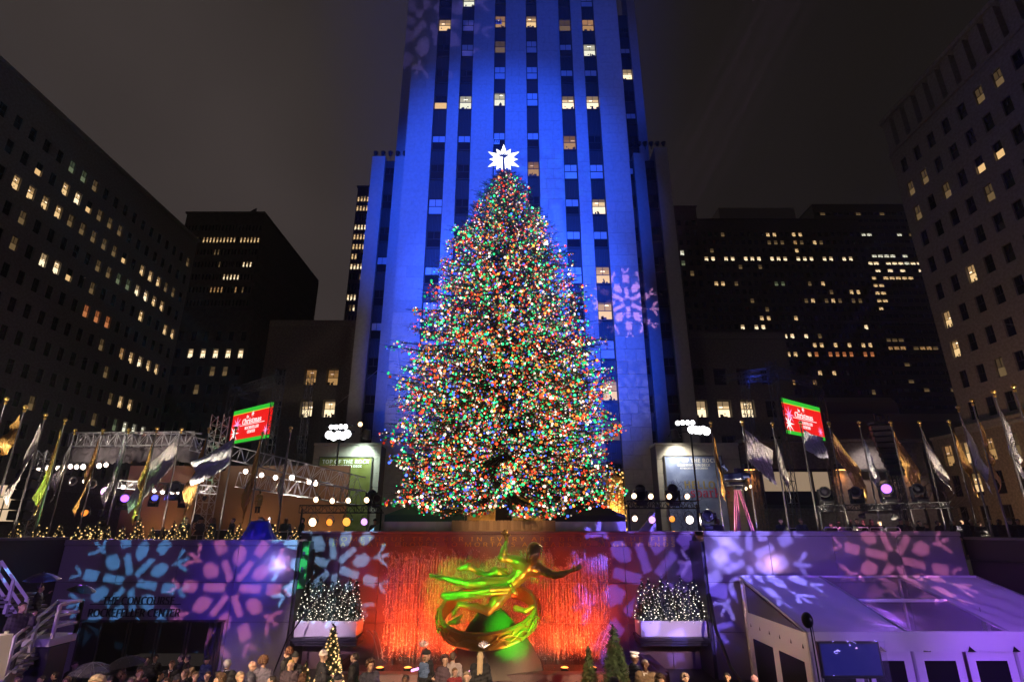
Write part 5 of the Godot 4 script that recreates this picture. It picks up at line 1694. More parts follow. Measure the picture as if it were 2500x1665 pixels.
# ---------------------------------------------------------------- things on the terrace round the foot of the fir
func terrace() -> void:
	# gilded plank box in front of the trunk
	var z := -30.9
	var t := thing("plank_box", "long stepped box of upright gilded planks in front of the fir's trunk", "box", Vector3(-0.45, 1.0, z))
	var gold := [mat(Color(0.42, 0.26, 0.12), 0.5, 0.2), mat(Color(0.36, 0.22, 0.10), 0.5, 0.2), mat(Color(0.47, 0.30, 0.14), 0.45, 0.2)]
	var pb := Bd.new()
	pb.bevel(Vector3.ZERO, Vector3(0.17, 0.52, 0.06), 0.012)
	var pm := pb.mesh()
	for i in 30: part("plank", pm, gold[i % 3], t, Vector3(-2.68 + i * 0.185, 0.55, 0.55 if i > 2 and i < 27 else 0.25))
	var b := Bd.new()
	b.box(Vector3(0, 0.2, 0), Vector3(5.5, 1.1, 0.9))
	part("carcass", b.mesh(), gold[1], t)
	for y in [0.26, 0.1, -0.06]:
		b = Bd.new()
		b.bevel(Vector3(0, y, 0.5 - (0.26 - y) * 0.3), Vector3(5.3 - (0.26 - y), 0.1, 0.25), 0.02)
		part("moulding", b.mesh(), gold[2], t)
	# tents
	for s in [["green", "left", at(1035, 1297, 31.6), 4.4, Color(0.02, 0.10, 0.06)], ["black", "right", at(1430, 1297, 31.6), 4.4, Color(0.015, 0.02, 0.022)]]:
		var p := Vector3(s[2].x, 0.0, -32.4)
		t = thing("canopy_tent", "%s canopy tent with a white skirt under the fir, %s of the trunk" % [s[0], s[1]], "tent", p)
		b = Bd.new()
		var hw: float = s[3] / 2
		var top := Vector3(0, 3.05, 0)
		for k in 4:
			var a := Vector3(hw if k in [0, 3] else -hw, 2.15, 0.9 if k < 2 else -0.9)
			var e := Vector3(hw if k in [3, 2] else -hw, 2.15, 0.9 if k in [0, 3] else -0.9)
			a = [Vector3(-hw, 2.1, 0.9), Vector3(hw, 2.1, 0.9), Vector3(hw, 2.1, -0.9), Vector3(-hw, 2.1, -0.9)][k]
			e = [Vector3(-hw, 2.1, 0.9), Vector3(hw, 2.1, 0.9), Vector3(hw, 2.1, -0.9), Vector3(-hw, 2.1, -0.9)][(k + 1) % 4]
			b.tri(a, e, top)
			b.quad(a - Vector3(0, 0.34, 0), e - Vector3(0, 0.34, 0), e, a)
		part("canopy", b.mesh(), mat(s[4], 0.7), t)
		b = Bd.new()
		var g := []
		for i in 3:
			var row := []
			for j in 25: row.append(Vector3(lerpf(-hw, hw, j / 24.0), 1.0 + i * 0.38, 0.95 + 0.05 * sin(j * 1.7) + 0.02 * i))
			g.append(row)
		b.sheet(g, 0.01)
		part("skirt", b.mesh(), mat(Color(0.62, 0.60, 0.60), 0.6), t)
		for e in [[-hw, 0.85], [hw, 0.85], [-hw, -0.85], [hw, -0.85]]:
			b = Bd.new()
			b.bar(Vector3(e[0], 0, e[1]), Vector3(e[0], 2.1, e[1]), 0.03)
			part("leg", b.mesh(), mat(Color(0.4, 0.4, 0.4), 0.4, 0.6), t)
	# crumpled gold foil screens behind the trunk
	for s in [[1253, 1330, "right of the trunk"], [1130, 1212, "left of the trunk"]]:
		var a := at(s[0], 1285, 36)
		var e := at(s[1], 1200, 36)
		b = Bd.new()
		var g := []
		for i in 8:
			var row := []
			for j in 9: row.append(Vector3(lerpf(a.x, e.x, j / 8.0), lerpf(0.2, e.y, i / 7.0), -36 + rng.randf_range(-0.16, 0.16)))
			g.append(row)
		b.sheet(g, 0.01)
		t = thing("foil_screen", "crumpled gold foil screen lit warm, %s" % s[2], "screen", Vector3.ZERO, 0, "foil screens")
		part("foil", b.mesh(), mat(Color(0.75, 0.45, 0.16), 0.3, 0.7), t)
		fixture("ground_flood", "warm flood on the pavement at the foot of the foil screen %s" % s[2], Vector3((a.x + e.x) / 2 + 0.3, 0.3, -34.6), Vector3((a.x + e.x) / 2, 1.8, -36), Color(1.0, 0.55, 0.16), 7, 60, 0.14, "", 0.1)
	# glowing scaffold right of the fir
	t = thing("lit_scaffold", "scaffold tower strung with golden lamps at the right foot of the fir", "scaffold", Vector3(at(1512, 1290, 37).x, 0, -37))
	b = Bd.new()
	for x in [-0.55, 0.0, 0.55]:
		for d in [0.0, -0.8]: b.bar(Vector3(x, 0, d), Vector3(x, 5.0, d), 0.03)
	for i in 10:
		b.bar(Vector3(-0.55, i * 0.52, 0), Vector3(0.55, i * 0.52, 0), 0.025)
		b.bar(Vector3(-0.55, i * 0.52, 0), Vector3(0.55, (i + 1) * 0.52, 0), 0.018)
	part("frame", b.mesh(), mat(Color(0.4, 0.3, 0.15), 0.4, 0.6), t)
	b = Bd.new()
	var g2 := []
	for i in 10:
		var row := []
		for j in 5: row.append(Vector3(-0.55 + j * 0.27, i * 0.52, -0.85 + rng.randf_range(-0.1, 0.1)))
		g2.append(row)
	b.sheet(g2, 0.01)
	part("foil", b.mesh(), mat(Color(0.75, 0.48, 0.16), 0.35, 0.6), t)
	var xs := []
	var cs := []
	for i in 130:
		xs.append(Transform3D(Basis(), Vector3(rng.randf_range(-0.6, 0.6), rng.randf_range(0.1, 5.0), rng.randf_range(-0.7, 0.1))))
		cs.append(Color(1.0, 0.58, 0.16) * rng.randf_range(0.8, 2.6))
	many("lamp_bulbs", small_sphere(0.055, 6, 3), bulb_material(), xs, t, cs)
	omni(t, Vector3(0, 2.5, -0.3), Color(1.0, 0.55, 0.15), 3.0, 0.3)
	# blue tarpaulin over gear
	t = thing("tarpaulin", "deep blue tarpaulin over equipment on the left parapet", "tarpaulin", Vector3(at(628, 1318, 29.6).x, 0.85, -29.6))
	b = Bd.new()
	g2 = []
	for i in 9:
		var u := i / 8.0
		var row := []
		for k in 33:
			var a := TAU * k / 32.0
			var r := lerpf(1.0, 0.48, pow(u, 0.7)) * (1.0 + (1.0 - u) * 0.09 * sin(a * 9.0))
			row.append(Vector3(cos(a) * r * 0.98, u * 0.92, -sin(a) * r * 0.6))
		g2.append(row)
	g2.append([])
	for k in 33: g2[9].append(Vector3(0, 0.95, 0))
	b.sheet(g2)
	part("sheet", b.mesh(), mat(Color(0.02, 0.03, 0.30), 0.28), t)
	b = Bd.new()
	b.lathe(Vector3(0, 0.94, 0), [[0.12, 0.0], [0.12, 0.06], [0.0, 0.08]], 10)
	part("knob", b.mesh(), mat(Color(0.5, 0.5, 0.5), 0.4), t)
	fixture("ground_flood", "blue lamp on the plaza floor below the tarpaulin", Vector3(-11.0, -4.6, -24.0), Vector3(-12.4, 1.4, -29.4), Color(0.05, 0.08, 1.0), 40, 14, 0.16, "", 0.1)
	# white seats and low barrier behind the right parapet
	for k in 5:
		var x: float = [2035, 2070, 2110, 2148, 2187][k]
		var p := at(x, 1288, 29.2)
		t = thing("metal_chair", "back of a white metal chair behind the right parapet, %s from the left" % ORD[k], "chair", Vector3(p.x, 0.55, -29.4), 0, "white chairs behind the right parapet")
		b = Bd.new()
		b.tube([Vector3(-0.36, 0, 0), Vector3(-0.36, 0.82, 0), Vector3(-0.30, 0.9, 0), Vector3(0.30, 0.9, 0), Vector3(0.36, 0.82, 0), Vector3(0.36, 0, 0)], [0.025, 0.025, 0.025, 0.025, 0.025, 0.025], 6)
		part("frame", b.mesh(), mat(Color(0.75, 0.72, 0.75), 0.35), t)
		b = Bd.new()
		b.bevel(Vector3(0, 0.6, 0), Vector3(0.66, 0.3, 0.03), 0.01)
		part("backrest", b.mesh(), mat(Color(0.25, 0.2, 0.3), 0.5), t)
		b = Bd.new()
		b.bevel(Vector3(0, -0.08, -0.25), Vector3(0.66, 0.05, 0.5), 0.015)
		for e in [[-0.3, -0.02], [0.3, -0.02], [-0.3, -0.45], [0.3, -0.45]]: b.bar(Vector3(e[0], -0.55, e[1]), Vector3(e[0], -0.08, e[1]), 0.02)
		part("seat", b.mesh(), mat(Color(0.25, 0.2, 0.3), 0.5), t)

func clutter() -> void:
	var black := mat(Color(0.02, 0.02, 0.022), 0.6)
	var edge := mat(Color(0.4, 0.4, 0.42), 0.35, 0.7)
	var spots := [[470, 33.5, 0.9], [545, 34.5, 1.2], [605, 32.6, 0.8], [690, 33.8, 1.1], [730, 32.4, 0.9], [950, 33.2, 0.8], [1700, 32.2, 1.1], [1860, 33.0, 1.0], [1935, 34.0, 1.3], [2235, 32.8, 1.2], [2300, 33.2, 1.0], [400, 34.0, 1.2]]
	for k in spots.size():
		var q: Array = spots[k]
		var t := thing("road_case", "black equipment case with metal edges on the terrace, %s from the left" % ORD[[470, 545, 605, 690, 730, 950, 1700, 1860, 1935, 2235, 2300, 400].map(func(x): return spots.filter(func(s): return s[0] < x).size())[k]], "case", Vector3(at(q[0], 1290, q[1]).x, 0, -q[1]), 0.3 * sin(k * 2.0), "equipment cases on the terrace")
		var h: float = q[2]
		var b := Bd.new()
		b.bevel(Vector3(0, 0.12 + h / 2, 0), Vector3(0.95, h, 0.6), 0.02)
		part("box", b.mesh(), black, t)
		b = Bd.new()
		for x in [-0.475, 0.475]:
			for z in [-0.3, 0.3]: b.box(Vector3(x, 0.12 + h / 2, z), Vector3(0.04, h + 0.02, 0.04))
		for z in [-0.3, 0.3]: b.box(Vector3(0, 0.12 + h, z), Vector3(0.97, 0.04, 0.04))
		part("edging", b.mesh(), edge, t)
		for x in [-0.36, 0.36]:
			b = Bd.new()
			b.lathe(Vector3(x, 0.06, 0.2), [[0.06, -0.02], [0.06, 0.02]], 8, Basis(Vector3(0, 0, 1), PI / 2))
			part("castor", b.mesh(), black, t)
	# bare street trees wound with wire, right
	for q in [[2270, 1180, 38.0, 6.5, "beside the silver flag"], [2330, 1190, 40.0, 6.0, "before the street front's lit windows"], [2215, 1195, 37.0, 5.2, "behind the hanging loudspeakers"]]:
		var t := thing("bare_tree", "leafless young street tree, %s" % q[4], "tree", Vector3(at(q[0], 1290, q[2]).x, 0, -q[2]), 0, "bare street trees on the right")
		var b := Bd.new()
		var trunk := [Vector3.ZERO, Vector3(0.05, q[3] * 0.35, 0), Vector3(-0.05, q[3] * 0.7, 0.05), Vector3(0.05, q[3], 0)]
		b.tube(trunk, [0.11, 0.085, 0.05, 0.015], 7)
		part("trunk", b.mesh(), mat(Color(0.16, 0.13, 0.11), 0.9), t)
		b = Bd.new()
		for k in 26:
			var u := rng.randf_range(0.35, 0.98)
			var p := Vector3(0, q[3] * u, 0)
			var a := rng.randf_range(0, TAU)
			var d := Vector3(cos(a), rng.randf_range(0.3, 0.9), sin(a)).normalized()
			var l: float = q[3] * 0.33 * (1.15 - u) + 0.3
			var pts := [p]
			for i in 4:
				d = (d + Vector3(rng.randf_range(-0.4, 0.4), rng.randf_range(-0.15, 0.3), rng.randf_range(-0.4, 0.4))).normalized()
				pts.append(pts[-1] + d * l / 4.0)
				if i > 0: b.tube([pts[-1], pts[-1] + (d + Vector3(rng.randf_range(-0.9, 0.9), rng.randf_range(-0.2, 0.6), rng.randf_range(-0.9, 0.9))).normalized() * l * 0.3], [0.012, 0.004], 4)
			b.tube(pts, [0.03, 0.024, 0.017, 0.011, 0.005], 5)
		part("branches", b.mesh(), mat(Color(0.16, 0.13, 0.11), 0.9), t)

# ---------------------------------------------------------------- stage on the left
func par_lamp(p: Vector3, aim: Vector3, c: Color, energy: float, label: String, group: String, r := 0.16, lens := 6.0) -> void:
	var t := thing("stage_lamp", label, "stage light", p, 0, group)
	var b := facing(aim - p)
	var key := "par %.2f" % r
	if not cache.has(key):
		var m := Bd.new()
		m.lathe(Vector3.ZERO, [[0.0, -r * 2.0], [r * 0.5, -r * 1.9], [r * 0.7, -r * 1.3], [r, -r * 0.3], [r * 1.04, r * 0.35], [r * 0.96, r * 0.35], [r * 0.94, 0.0]], 12, Basis(Vector3.RIGHT, PI / 2))
		cache[key] = m.mesh()
		m = Bd.new()
		m.lathe(Vector3(0, 0, r * 0.02), [[r * 0.93, 0.0], [r * 0.6, r * 0.14], [0.0, r * 0.2]], 12, Basis(Vector3.RIGHT, PI / 2))
		cache[key + "l"] = m.mesh()
		m = Bd.new()
		var pts := []
		var rs := []
		for i in 7:
			var a := PI * i / 6.0
			pts.append(Vector3(cos(a) * r * 1.2, sin(a) * r * 1.9, -r * 0.4))
			rs.append(r * 0.08)
		m.tube(pts, rs, 5)
		cache[key + "y"] = m.mesh()
	for q in [["housing", "", mat(Color(0.03, 0.03, 0.032), 0.5)], ["lens", "l", glow(c, lens)], ["yoke", "y", mat(Color(0.04, 0.04, 0.04), 0.5)]]:
		part(q[0], cache[key + q[1]], q[2], t).basis = b
	if energy > 0.0: spot(t, b.z * (r * 0.3 + 0.04), aim, c, energy, 32, 0.06)

func moving_head(p: Vector3, aim: Vector3, label: String, s := 1.0, c := Color.BLACK, energy := 0.0) -> void:
	var t := thing("moving_head_lamp", label, "stage light", p, 0, "moving head lamps")
	var dark := mat(Color(0.014, 0.014, 0.016), 0.4)
	var m := Bd.new()
	m.bevel(Vector3(0, 0.09, 0) * s, Vector3(0.5, 0.18, 0.42) * s, 0.03 * s)
	part("base", m.mesh(), dark, t)
	m = Bd.new()
	for k in [-1, 1]: m.bevel(Vector3(k * 0.29, 0.42, 0) * s, Vector3(0.07, 0.52, 0.2) * s, 0.02 * s)
	m.bevel(Vector3(0, 0.2, 0) * s, Vector3(0.62, 0.08, 0.24) * s, 0.02 * s)
	part("yoke", m.mesh(), dark, t)
	var b := facing(aim - p)
	var c0 := Vector3(0, 0.56, 0) * s
	m = Bd.new()
	m.lathe(c0, [[0.0, -0.40 * s], [0.15 * s, -0.37 * s], [0.24 * s, -0.22 * s], [0.26 * s, 0.0], [0.23 * s, 0.22 * s], [0.22 * s, 0.36 * s], [0.19 * s, 0.36 * s], [0.18 * s, 0.30 * s]], 14, b * Basis(Vector3.RIGHT, PI / 2))
	part("head", m.mesh(), dark, t)
	m = Bd.new()
	m.lathe(c0 + b.z * 0.30 * s, [[0.18 * s, 0.0], [0.1 * s, 0.03 * s], [0.0, 0.04 * s]], 14, b * Basis(Vector3.RIGHT, PI / 2))
	part("lens", m.mesh(), glow(c, 3.4) if energy > 0.0 else mat(Color(0.03, 0.03, 0.04), 0.08), t)
	if energy > 0.0: spot(t, c0 + b.z * 0.42 * s, aim, c, energy, 30, 0.08)

func foil_sheet(x0: Vector3, x1: Vector3, x2: Vector3, x3: Vector3, n: int, m: int, rough: float) -> ArrayMesh:
	var b := Bd.new()
	var g := []
	var nrm := (x1 - x0).cross(x3 - x0).normalized()
	for i in m + 1:
		var row := []
		for j in n + 1:
			var p := x0.lerp(x1, float(j) / n).lerp(x3.lerp(x2, float(j) / n), float(i) / m)
			row.append(p + nrm * rng.randf_range(-rough, rough))
		g.append(row)
	b.sheet(g, 0.01)
	return b.mesh()

func stage() -> void:
	var alu := mat(Color(0.55, 0.54, 0.54), 0.38, 0.75)
	var dkalu := mat(Color(0.10, 0.10, 0.11), 0.45, 0.5)
	var d := 38.0
	for q in [[at(180, 1075, d), at(480, 1072, d), 16, "level roof truss across the stage on the left"], [at(478, 1085, d), at(880, 1182, d - 2), 20, "sloping aluminium truss from the stage roof down towards the fir"], [at(300, 1183, 37), at(520, 1196, 37), 12, "lower lamp truss under the foil roof on the left"], [at(590, 1172, 37), at(880, 1216, 35), 16, "lower lamp truss beside the left poster"]]:
		var b := Bd.new()
		truss(b, q[0], q[1], 0.9, 0.9 if q[2] > 15 else 0.5, q[2], 0.035)
		solo("truss", b.mesh(), alu, q[3], "truss", "stage trusses")
	# foil roof
	var b := Bd.new()
	var t := thing("foil_roof", "crumpled clear foil roof over the stage on the left, with orange reflections", "roof")
	var foil := StandardMaterial3D.new()
	foil.albedo_color = Color(0.62, 0.58, 0.58)
	foil.roughness = 0.22
	foil.metallic = 0.15
	part("foil", foil_sheet(at(168, 1130, 37.5), at(490, 1128, 37.5), at(478, 1062, 39), at(190, 1062, 39), 44, 9, 0.2), foil, t)
	part("foil", foil_sheet(at(190, 1062, 39.0), at(478, 1062, 39.0), at(470, 1075, 46), at(210, 1075, 46), 36, 8, 0.2), foil, t)
	part("foil", foil_sheet(at(120, 1150, 37.5), at(172, 1152, 37.5), at(195, 1068, 38.5), at(165, 1105, 38.5), 8, 8, 0.25), foil, t)
	fixture("ground_flood", "amber flood inside the stage shining up at the foil roof", at(330, 1260, 39), at(330, 1090, 38.2), Color(1.0, 0.33, 0.06), 60, 35, 0.2, "", 0.1)
	fixture("ground_flood", "violet flood at the back of the stage on the left", at(250, 1275, 36), at(300, 1180, 40), Color(0.35, 0.1, 1.0), 8, 40, 0.2, "", 0.1)
	for q in [[250, 1250, 330, 1090, "left"], [480, 1262, 560, 1120, "middle"], [640, 1270, 790, 1160, "right"]]:  # unseen floods added to brighten the trusses and the foil
		fixture("ground_flood", "white flood added on the stage floor to brighten the trusses, %s of three" % q[4], at(q[0], q[1], 35), at(q[2], q[3], 38), Color(1.0, 0.84, 0.72), 55, 42, 0.2, "added white floods on the stage floor", 0.1)
	# back wall and floor of the stage
	b = Bd.new()
	var w0 := at(150, 1290, 43)
	b.bevel(Vector3(-21, 3.0, -43), Vector3(17, 6.0, 0.2), 0.03)
	t = thing("stage_backdrop", "dark brown cloth backdrop of the stage on the left", "backdrop")
	part("cloth", b.mesh(), mat(Color(0.22, 0.14, 0.09), 0.9), t)
	for x in [-26, -19, -14]: fixture("ground_flood", "amber lamp added on the stage floor to brighten the brown backdrop, %s" % ["left", "middle", "right"][[-26, -19, -14].find(x)], Vector3(x, 0.4, -40.2), Vector3(x, 2.6, -43), Color(1.0, 0.50, 0.20), 7, 55, 0.16, "added amber lamps before the backdrop", 0.1)  # unseen, added so that the cloth looks lit orange-brown
	var rowa := [[93, 1146], [116, 1143], [141, 1143], [171, 1139], [186, 1140], [202, 1140], [241, 1137], [258, 1135]]
	var rowb := [[205, 1175], [268, 1185], [300, 1189], [342, 1194], [357, 1195], [376, 1198], [396, 1201], [420, 1201], [434, 1201], [450, 1202]]
	var rowc := [[599, 1151], [638, 1160], [672, 1166], [712, 1166], [754, 1177], [770, 1181]]
	var k := 0
	for r in [[rowa, 37.0, "in the upper row below the foil roof", 0.17], [rowb, 36.6, "in the lower row below the foil roof", 0.14], [rowc, 35.8, "below the sloping truss near the left poster", 0.17]]:
		k = 0
		for q in r[0]:
			var p := at(q[0], q[1], r[1])
			par_lamp(p, p + Vector3(0.12 + 0.02 * (k % 3), -0.16, 1.0) * 20, Color(1.0, 0.80, 0.66), 9 if k % 2 == 0 else 0, "white stage lamp %s, %s from left" % [r[2], ORD[k]], "white lamps on the stage trusses", r[3] * rng.randf_range(0.9, 1.15), 7.0)
			k += 1
	b = Bd.new()
	b.bar(at(85, 1139, 37.2), at(265, 1129, 37.2), 0.05)
	solo("lamp_bar", b.mesh(), dkalu, "black pipe carrying the upper row of white lamps on the left", "pipe")
	moving_head(at(297, 1245, 33.5), at(297, 1200, 5), "moving head lamp shining violet above the lit conifers on the left", 1.15, Color(0.34, 0.10, 1.0), 40)
	moving_head(at(372, 1237, 34), at(500, 1150, 5), "moving head lamp shining blue, between two flagpoles on the left", 0.9, Color(0.08, 0.08, 1.0), 16)
	moving_head(at(420, 1222, 33.5), at(700, 900, 5), "dark moving head lamp with a round black face under the lower row of lamps", 1.4)
	moving_head(at(447, 1240, 33.5), at(300, 1000, 5), "dark moving head lamp on the left, tilted up, beside the pale flag", 1.1)
	moving_head(at(532, 1150, 35.5), at(600, 1100, 5), "dark moving head lamp hanging under the large pale flag", 1.3)
	par_lamp(at(206, 1253, 33), at(206, 1253, 33) + Vector3(0.2, 0.3, 1), Color(1.0, 0.24, 0.03), 5, "small orange lamp low on the left of the stage", "", 0.2, 1.7)
	par_lamp(at(256, 1200, 33), at(256, 1200, 33) + Vector3(0.3, -0.1, 1), Color(1.0, 0.55, 1.0), 8, "glaring pinkish lamp at the foot of a slim flag on the left", "", 0.24, 6.0)
	for q in [[176, 1175, "left"], [224, 1182, "right"]]:
		b = Bd.new()
		var ring := []
		var rs := []
		for i in 17:
			var a := TAU * i / 16.0
			ring.append(Vector3(cos(a) * 0.24, sin(a) * 0.24, 0))
			rs.append(0.05)
		b.tube(ring, rs, 8, false)
		solo("ring_lamp", b.mesh(), mat(Color(0.5, 0.46, 0.44), 0.35), "pale ring-shaped fitting under the upper lamps, the %s one of two" % q[2], "lamp", "ring-shaped fittings", at(q[0], q[1], 35))
	# speaker stack at far left
	t = thing("speaker_stack", "tall black loudspeaker stack at the left edge behind the flags", "loudspeaker", Vector3(at(35, 1230, 32).x, 0.0, -32.5))
	for i in 5:
		b = Bd.new()
		b.bevel(Vector3(0, 2.1 + i * 0.56, 0.04 * i), Vector3(0.95, 0.53, 0.6), 0.04, Basis(Vector3.RIGHT, -0.05 * i))
		part("cabinet", b.mesh(), mat(Color(0.012, 0.012, 0.013), 0.6), t)
	b = Bd.new()
	truss(b, Vector3(0, 0, -0.2), Vector3(0, 5.4, -0.2), 0.4, 0.4, 9, 0.03)
	part("mast", b.mesh(), dkalu, t)
	for q in [[60, 1290, 100, 1110, "left"], [1100, 1250, 1100, 1000, "none"]]:
		if q[4] == "none": continue
		b = Bd.new()
		var lo := at(q[0], q[1], 33)
		truss(b, Vector3(lo.x, 0, -33), Vector3(lo.x, 5.8, -33), 0.55, 0.55, 12, 0.03)
		solo("truss_mast", b.mesh(), alu, "lattice mast at the far left, behind the grey flag", "mast", "truss masts")
	b = Bd.new()
	var mp := at(490, 1290, 41)
	truss(b, Vector3(mp.x, 0, -41), Vector3(mp.x, at(490, 1014, 41).y, -41), 0.9, 0.9, 12, 0.04)
	solo("truss_mast", b.mesh(), alu, "short lattice mast with greenish light left of the left giant screen", "mast", "truss masts")
	fixture("ground_flood", "green lamp at the foot of the lattice mast left of the giant screen", Vector3(mp.x + 0.4, 3.5, -40), Vector3(mp.x, 9, -41), Color(0.2, 1.0, 0.35), 12, 24, 0.15, "", 0.1)
	# lit shop window at far left
	b = Bd.new()
	b.bevel(Vector3.ZERO, Vector3(2.2, 2.6, 0.2), 0.03)
	t = thing("shop_front", "small warm lit shop front at the far left edge, behind the lit conifers", "shop", at(12, 1228, 36))
	part("frame", b.mesh(), mat(Color(0.08, 0.05, 0.03), 0.6), t)
	b = Bd.new()
	for i in 2:
		for j in 3: b.quad(Vector3(-0.95 + i * 0.97, -1.1 + j * 0.75, 0.11), Vector3(-0.08 + i * 0.97, -1.1 + j * 0.75, 0.11), Vector3(-0.08 + i * 0.97, -0.42 + j * 0.75, 0.11), Vector3(-0.95 + i * 0.97, -0.42 + j * 0.75, 0.11))
	part("lit_window", b.mesh(), glow(Color(1.0, 0.72, 0.45), 0.75), t)

# ---------------------------------------------------------------- racks of lamps either side of the fir and floodlight clusters
func lamp_racks() -> void:
	var dk := mat(Color(0.02, 0.02, 0.024), 0.45, 0.3)
	var warm := Color(1.0, 0.70, 0.42)
	var orange := Color(1.0, 0.30, 0.03)
	var vio := Color(0.75, 0.35, 1.0)
	for s in [["left", 733, 935, 1243, [[771, 1220], [811, 1223], [850, 1222], [895, 1221]], [[763, 1275, warm, 0.24], [804, 1275, orange, 0.2], [846, 1274, Color(1.0, 0.40, 0.06), 0.25], [889, 1274, vio, 0.2]]], ["right", 1530, 1705, 1232, [[1548, 1211], [1589, 1212], [1634, 1212], [1678, 1212]], [[1550, 1266, Color(1, 0.66, 0.5), 0.17], [1592, 1269, vio, 0.21], [1641, 1267, orange, 0.18], [1684, 1269, Color(1, 0.86, 0.78), 0.24]]]]:
		var d := 31.6
		var b := Bd.new()
		truss(b, at(s[1], s[3], d + 0.4), at(s[2], s[3], d + 0.4), 0.4, 0.4, 12, 0.03)
		for x in [s[1] + 4, s[2] - 4]:
			var p := at(x, s[3], d + 0.4)
			b.bar(Vector3(p.x, 0, p.z), p, 0.05)
		solo("lamp_rack", b.mesh(), dk, "black truss carrying two rows of coloured lamps on the terrace, %s of the fir" % s[0], "rack", "lamp racks")
		for k in 4:
			var q: Array = s[4][k]
			var p := at(q[0], q[1], d)
			par_lamp(p, p + Vector3(-0.1 if s[0] == "left" else 0.1, -0.18, 1), Color(1.0, 0.66, 0.38), 4, "warm white lamp standing on the %s rack, %s of the upper four" % [s[0], ORD[k]], "upper lamps of the racks", 0.16, 5.0)
			q = s[5][k]
			p = at(q[0], q[1], d)
			par_lamp(p, p + Vector3(-0.05 if s[0] == "left" else 0.05, -0.14, 1), q[2], 5, "%s lamp hanging from the %s rack, %s of the lower four" % [["cream", "orange", "amber", "violet"][k] if s[0] == "left" else ["peach", "violet", "orange", "white"][k], s[0], ORD[k]], "lower lamps of the racks", q[3], 1.6 if q[2].b < 0.2 else (2.0 if q[2].g < 0.5 else 4.0))
	moving_head(at(905, 1235, 32.4), at(905, 900, 5), "black moving head lamp pointing up on the left rack near the fir", 1.1)
	moving_head(at(918, 1240, 31.8), at(1200, 1000, 5), "second black moving head lamp at the right end of the left rack", 0.9)
	moving_head(at(1566, 1236, 32.4), at(1566, 600, 20), "black moving head lamp pointing up at the left of the right rack", 1.25)
	moving_head(at(1645, 1236, 32.4), at(1690, 700, 20), "black moving head lamp leaning right over the right rack", 1.3)
	moving_head(at(1733, 1296, 30.8), at(1500, 1000, 5), "large black moving head lamp on the parapet right of the right rack", 1.35)
	# white skirted platforms under the racks
	for s in [[880, 960, "left"], [1545, 1600, "right"]]:
		var a := at(s[0], 1297, 32.5)
		var e := at(s[1], 1250, 32.5)
		var b := Bd.new()
		b.tri(Vector3(a.x, 0.9, -32.5), Vector3(e.x, 0.9, -32.5), Vector3(e.x, e.y, -32.6))
		b.tri(Vector3(a.x, 0.9, -32.7), Vector3(e.x, e.y, -32.7), Vector3(e.x, 0.9, -32.7))
		b.quad(Vector3(a.x, 0.9, -32.5), Vector3(e.x, e.y, -32.6), Vector3(e.x, e.y, -32.7), Vector3(a.x, 0.9, -32.7))
		solo("white_sheet", b.mesh(), mat(Color(0.65, 0.6, 0.55), 0.7), "white sheet sloping over gear at the %s rack" % s[2], "sheet")
	# clusters of white floods on masts
	for s in [["left", [[809, 1043], [820, 1043], [832, 1042], [843, 1042], [804, 1062], [815, 1066], [826, 1062], [838, 1064], [847, 1060]], 44.0, 826], ["right", [[1655, 1033], [1667, 1032], [1679, 1032], [1691, 1032], [1689, 1049], [1699, 1050], [1708, 1051], [1717, 1050], [1724, 1053]], 44.0, 1690]]:
		var t := thing("flood_cluster", "cluster of glaring white floodlights on a mast, above the %s poster" % s[0], "floodlight")
		var m := Bd.new()
		m.lathe(Vector3.ZERO, [[0.0, -0.3], [0.13, -0.28], [0.19, 0.0], [0.2, 0.06], [0.17, 0.06]], 12, Basis(Vector3.RIGHT, PI / 2))
		var can := m.mesh()
		m = Bd.new()
		m.lathe(Vector3.ZERO, [[0.18, 0.02], [0.1, 0.06], [0.0, 0.08]], 12, Basis(Vector3.RIGHT, PI / 2))
		var face := m.mesh()
		var k := 0
		for q in s[1]:
			var p := at(q[0], q[1], s[2])
			var h := part("lamp_housing", can, dk, t, p)
			h.basis = facing(Vector3(0.1 if s[0] == "left" else -0.1, -0.12, 1)) * Basis().scaled(Vector3.ONE * (1.1 if k < 4 else 1.9))
			part("lamp_face", face, glow(Color(0.97, 0.98, 1.0), 9.0), h)
			k += 1
		var c := at(s[3], 1052, s[2])
		var b := Bd.new()
		b.bar(Vector3(c.x, 0, c.z - 0.4), Vector3(c.x, c.y + 0.5, c.z - 0.4), 0.07)
		b.bar(c + Vector3(-1.2, 0.0, -0.4), c + Vector3(1.2, 0.0, -0.4), 0.05)
		b.bar(c + Vector3(-1.2, 0.5, -0.4), c + Vector3(1.2, 0.5, -0.4), 0.05)
		part("mast", b.mesh(), dk, t)
		spot(t, c + Vector3(0, 0, 0.5), Vector3(0, -2, -12), Color(1.0, 0.93, 0.86), 70, 40, 0.3)
	var b2 := Bd.new()
	b2.bar(Vector3(at(879, 1036, 47).x, 8.8, -47.5), at(879, 1036, 47) + Vector3(0, -0.1, -0.2), 0.04)
	var g := thing("globe_lamp", "small warm globe lamp on a thin stem beside the left flood cluster", "lamp")
	part("stem", b2.mesh(), dk, g)
	part("lamp_globe", small_sphere(0.2, 12, 8), glow(Color(1.0, 0.62, 0.32), 3.5), g, at(879, 1036, 47))
	# lamp on the brown block at the right
	var p := at(2136, 1066, 47)
	fixture("dish_lamp", "bright white lamp on the corner of the brown block, beside the hanging loudspeakers", p, p + Vector3(0.6, -3.5, -1.5), Color(1.0, 0.86, 0.9), 26, 60, 0.4, "", 0.2, 6.0)
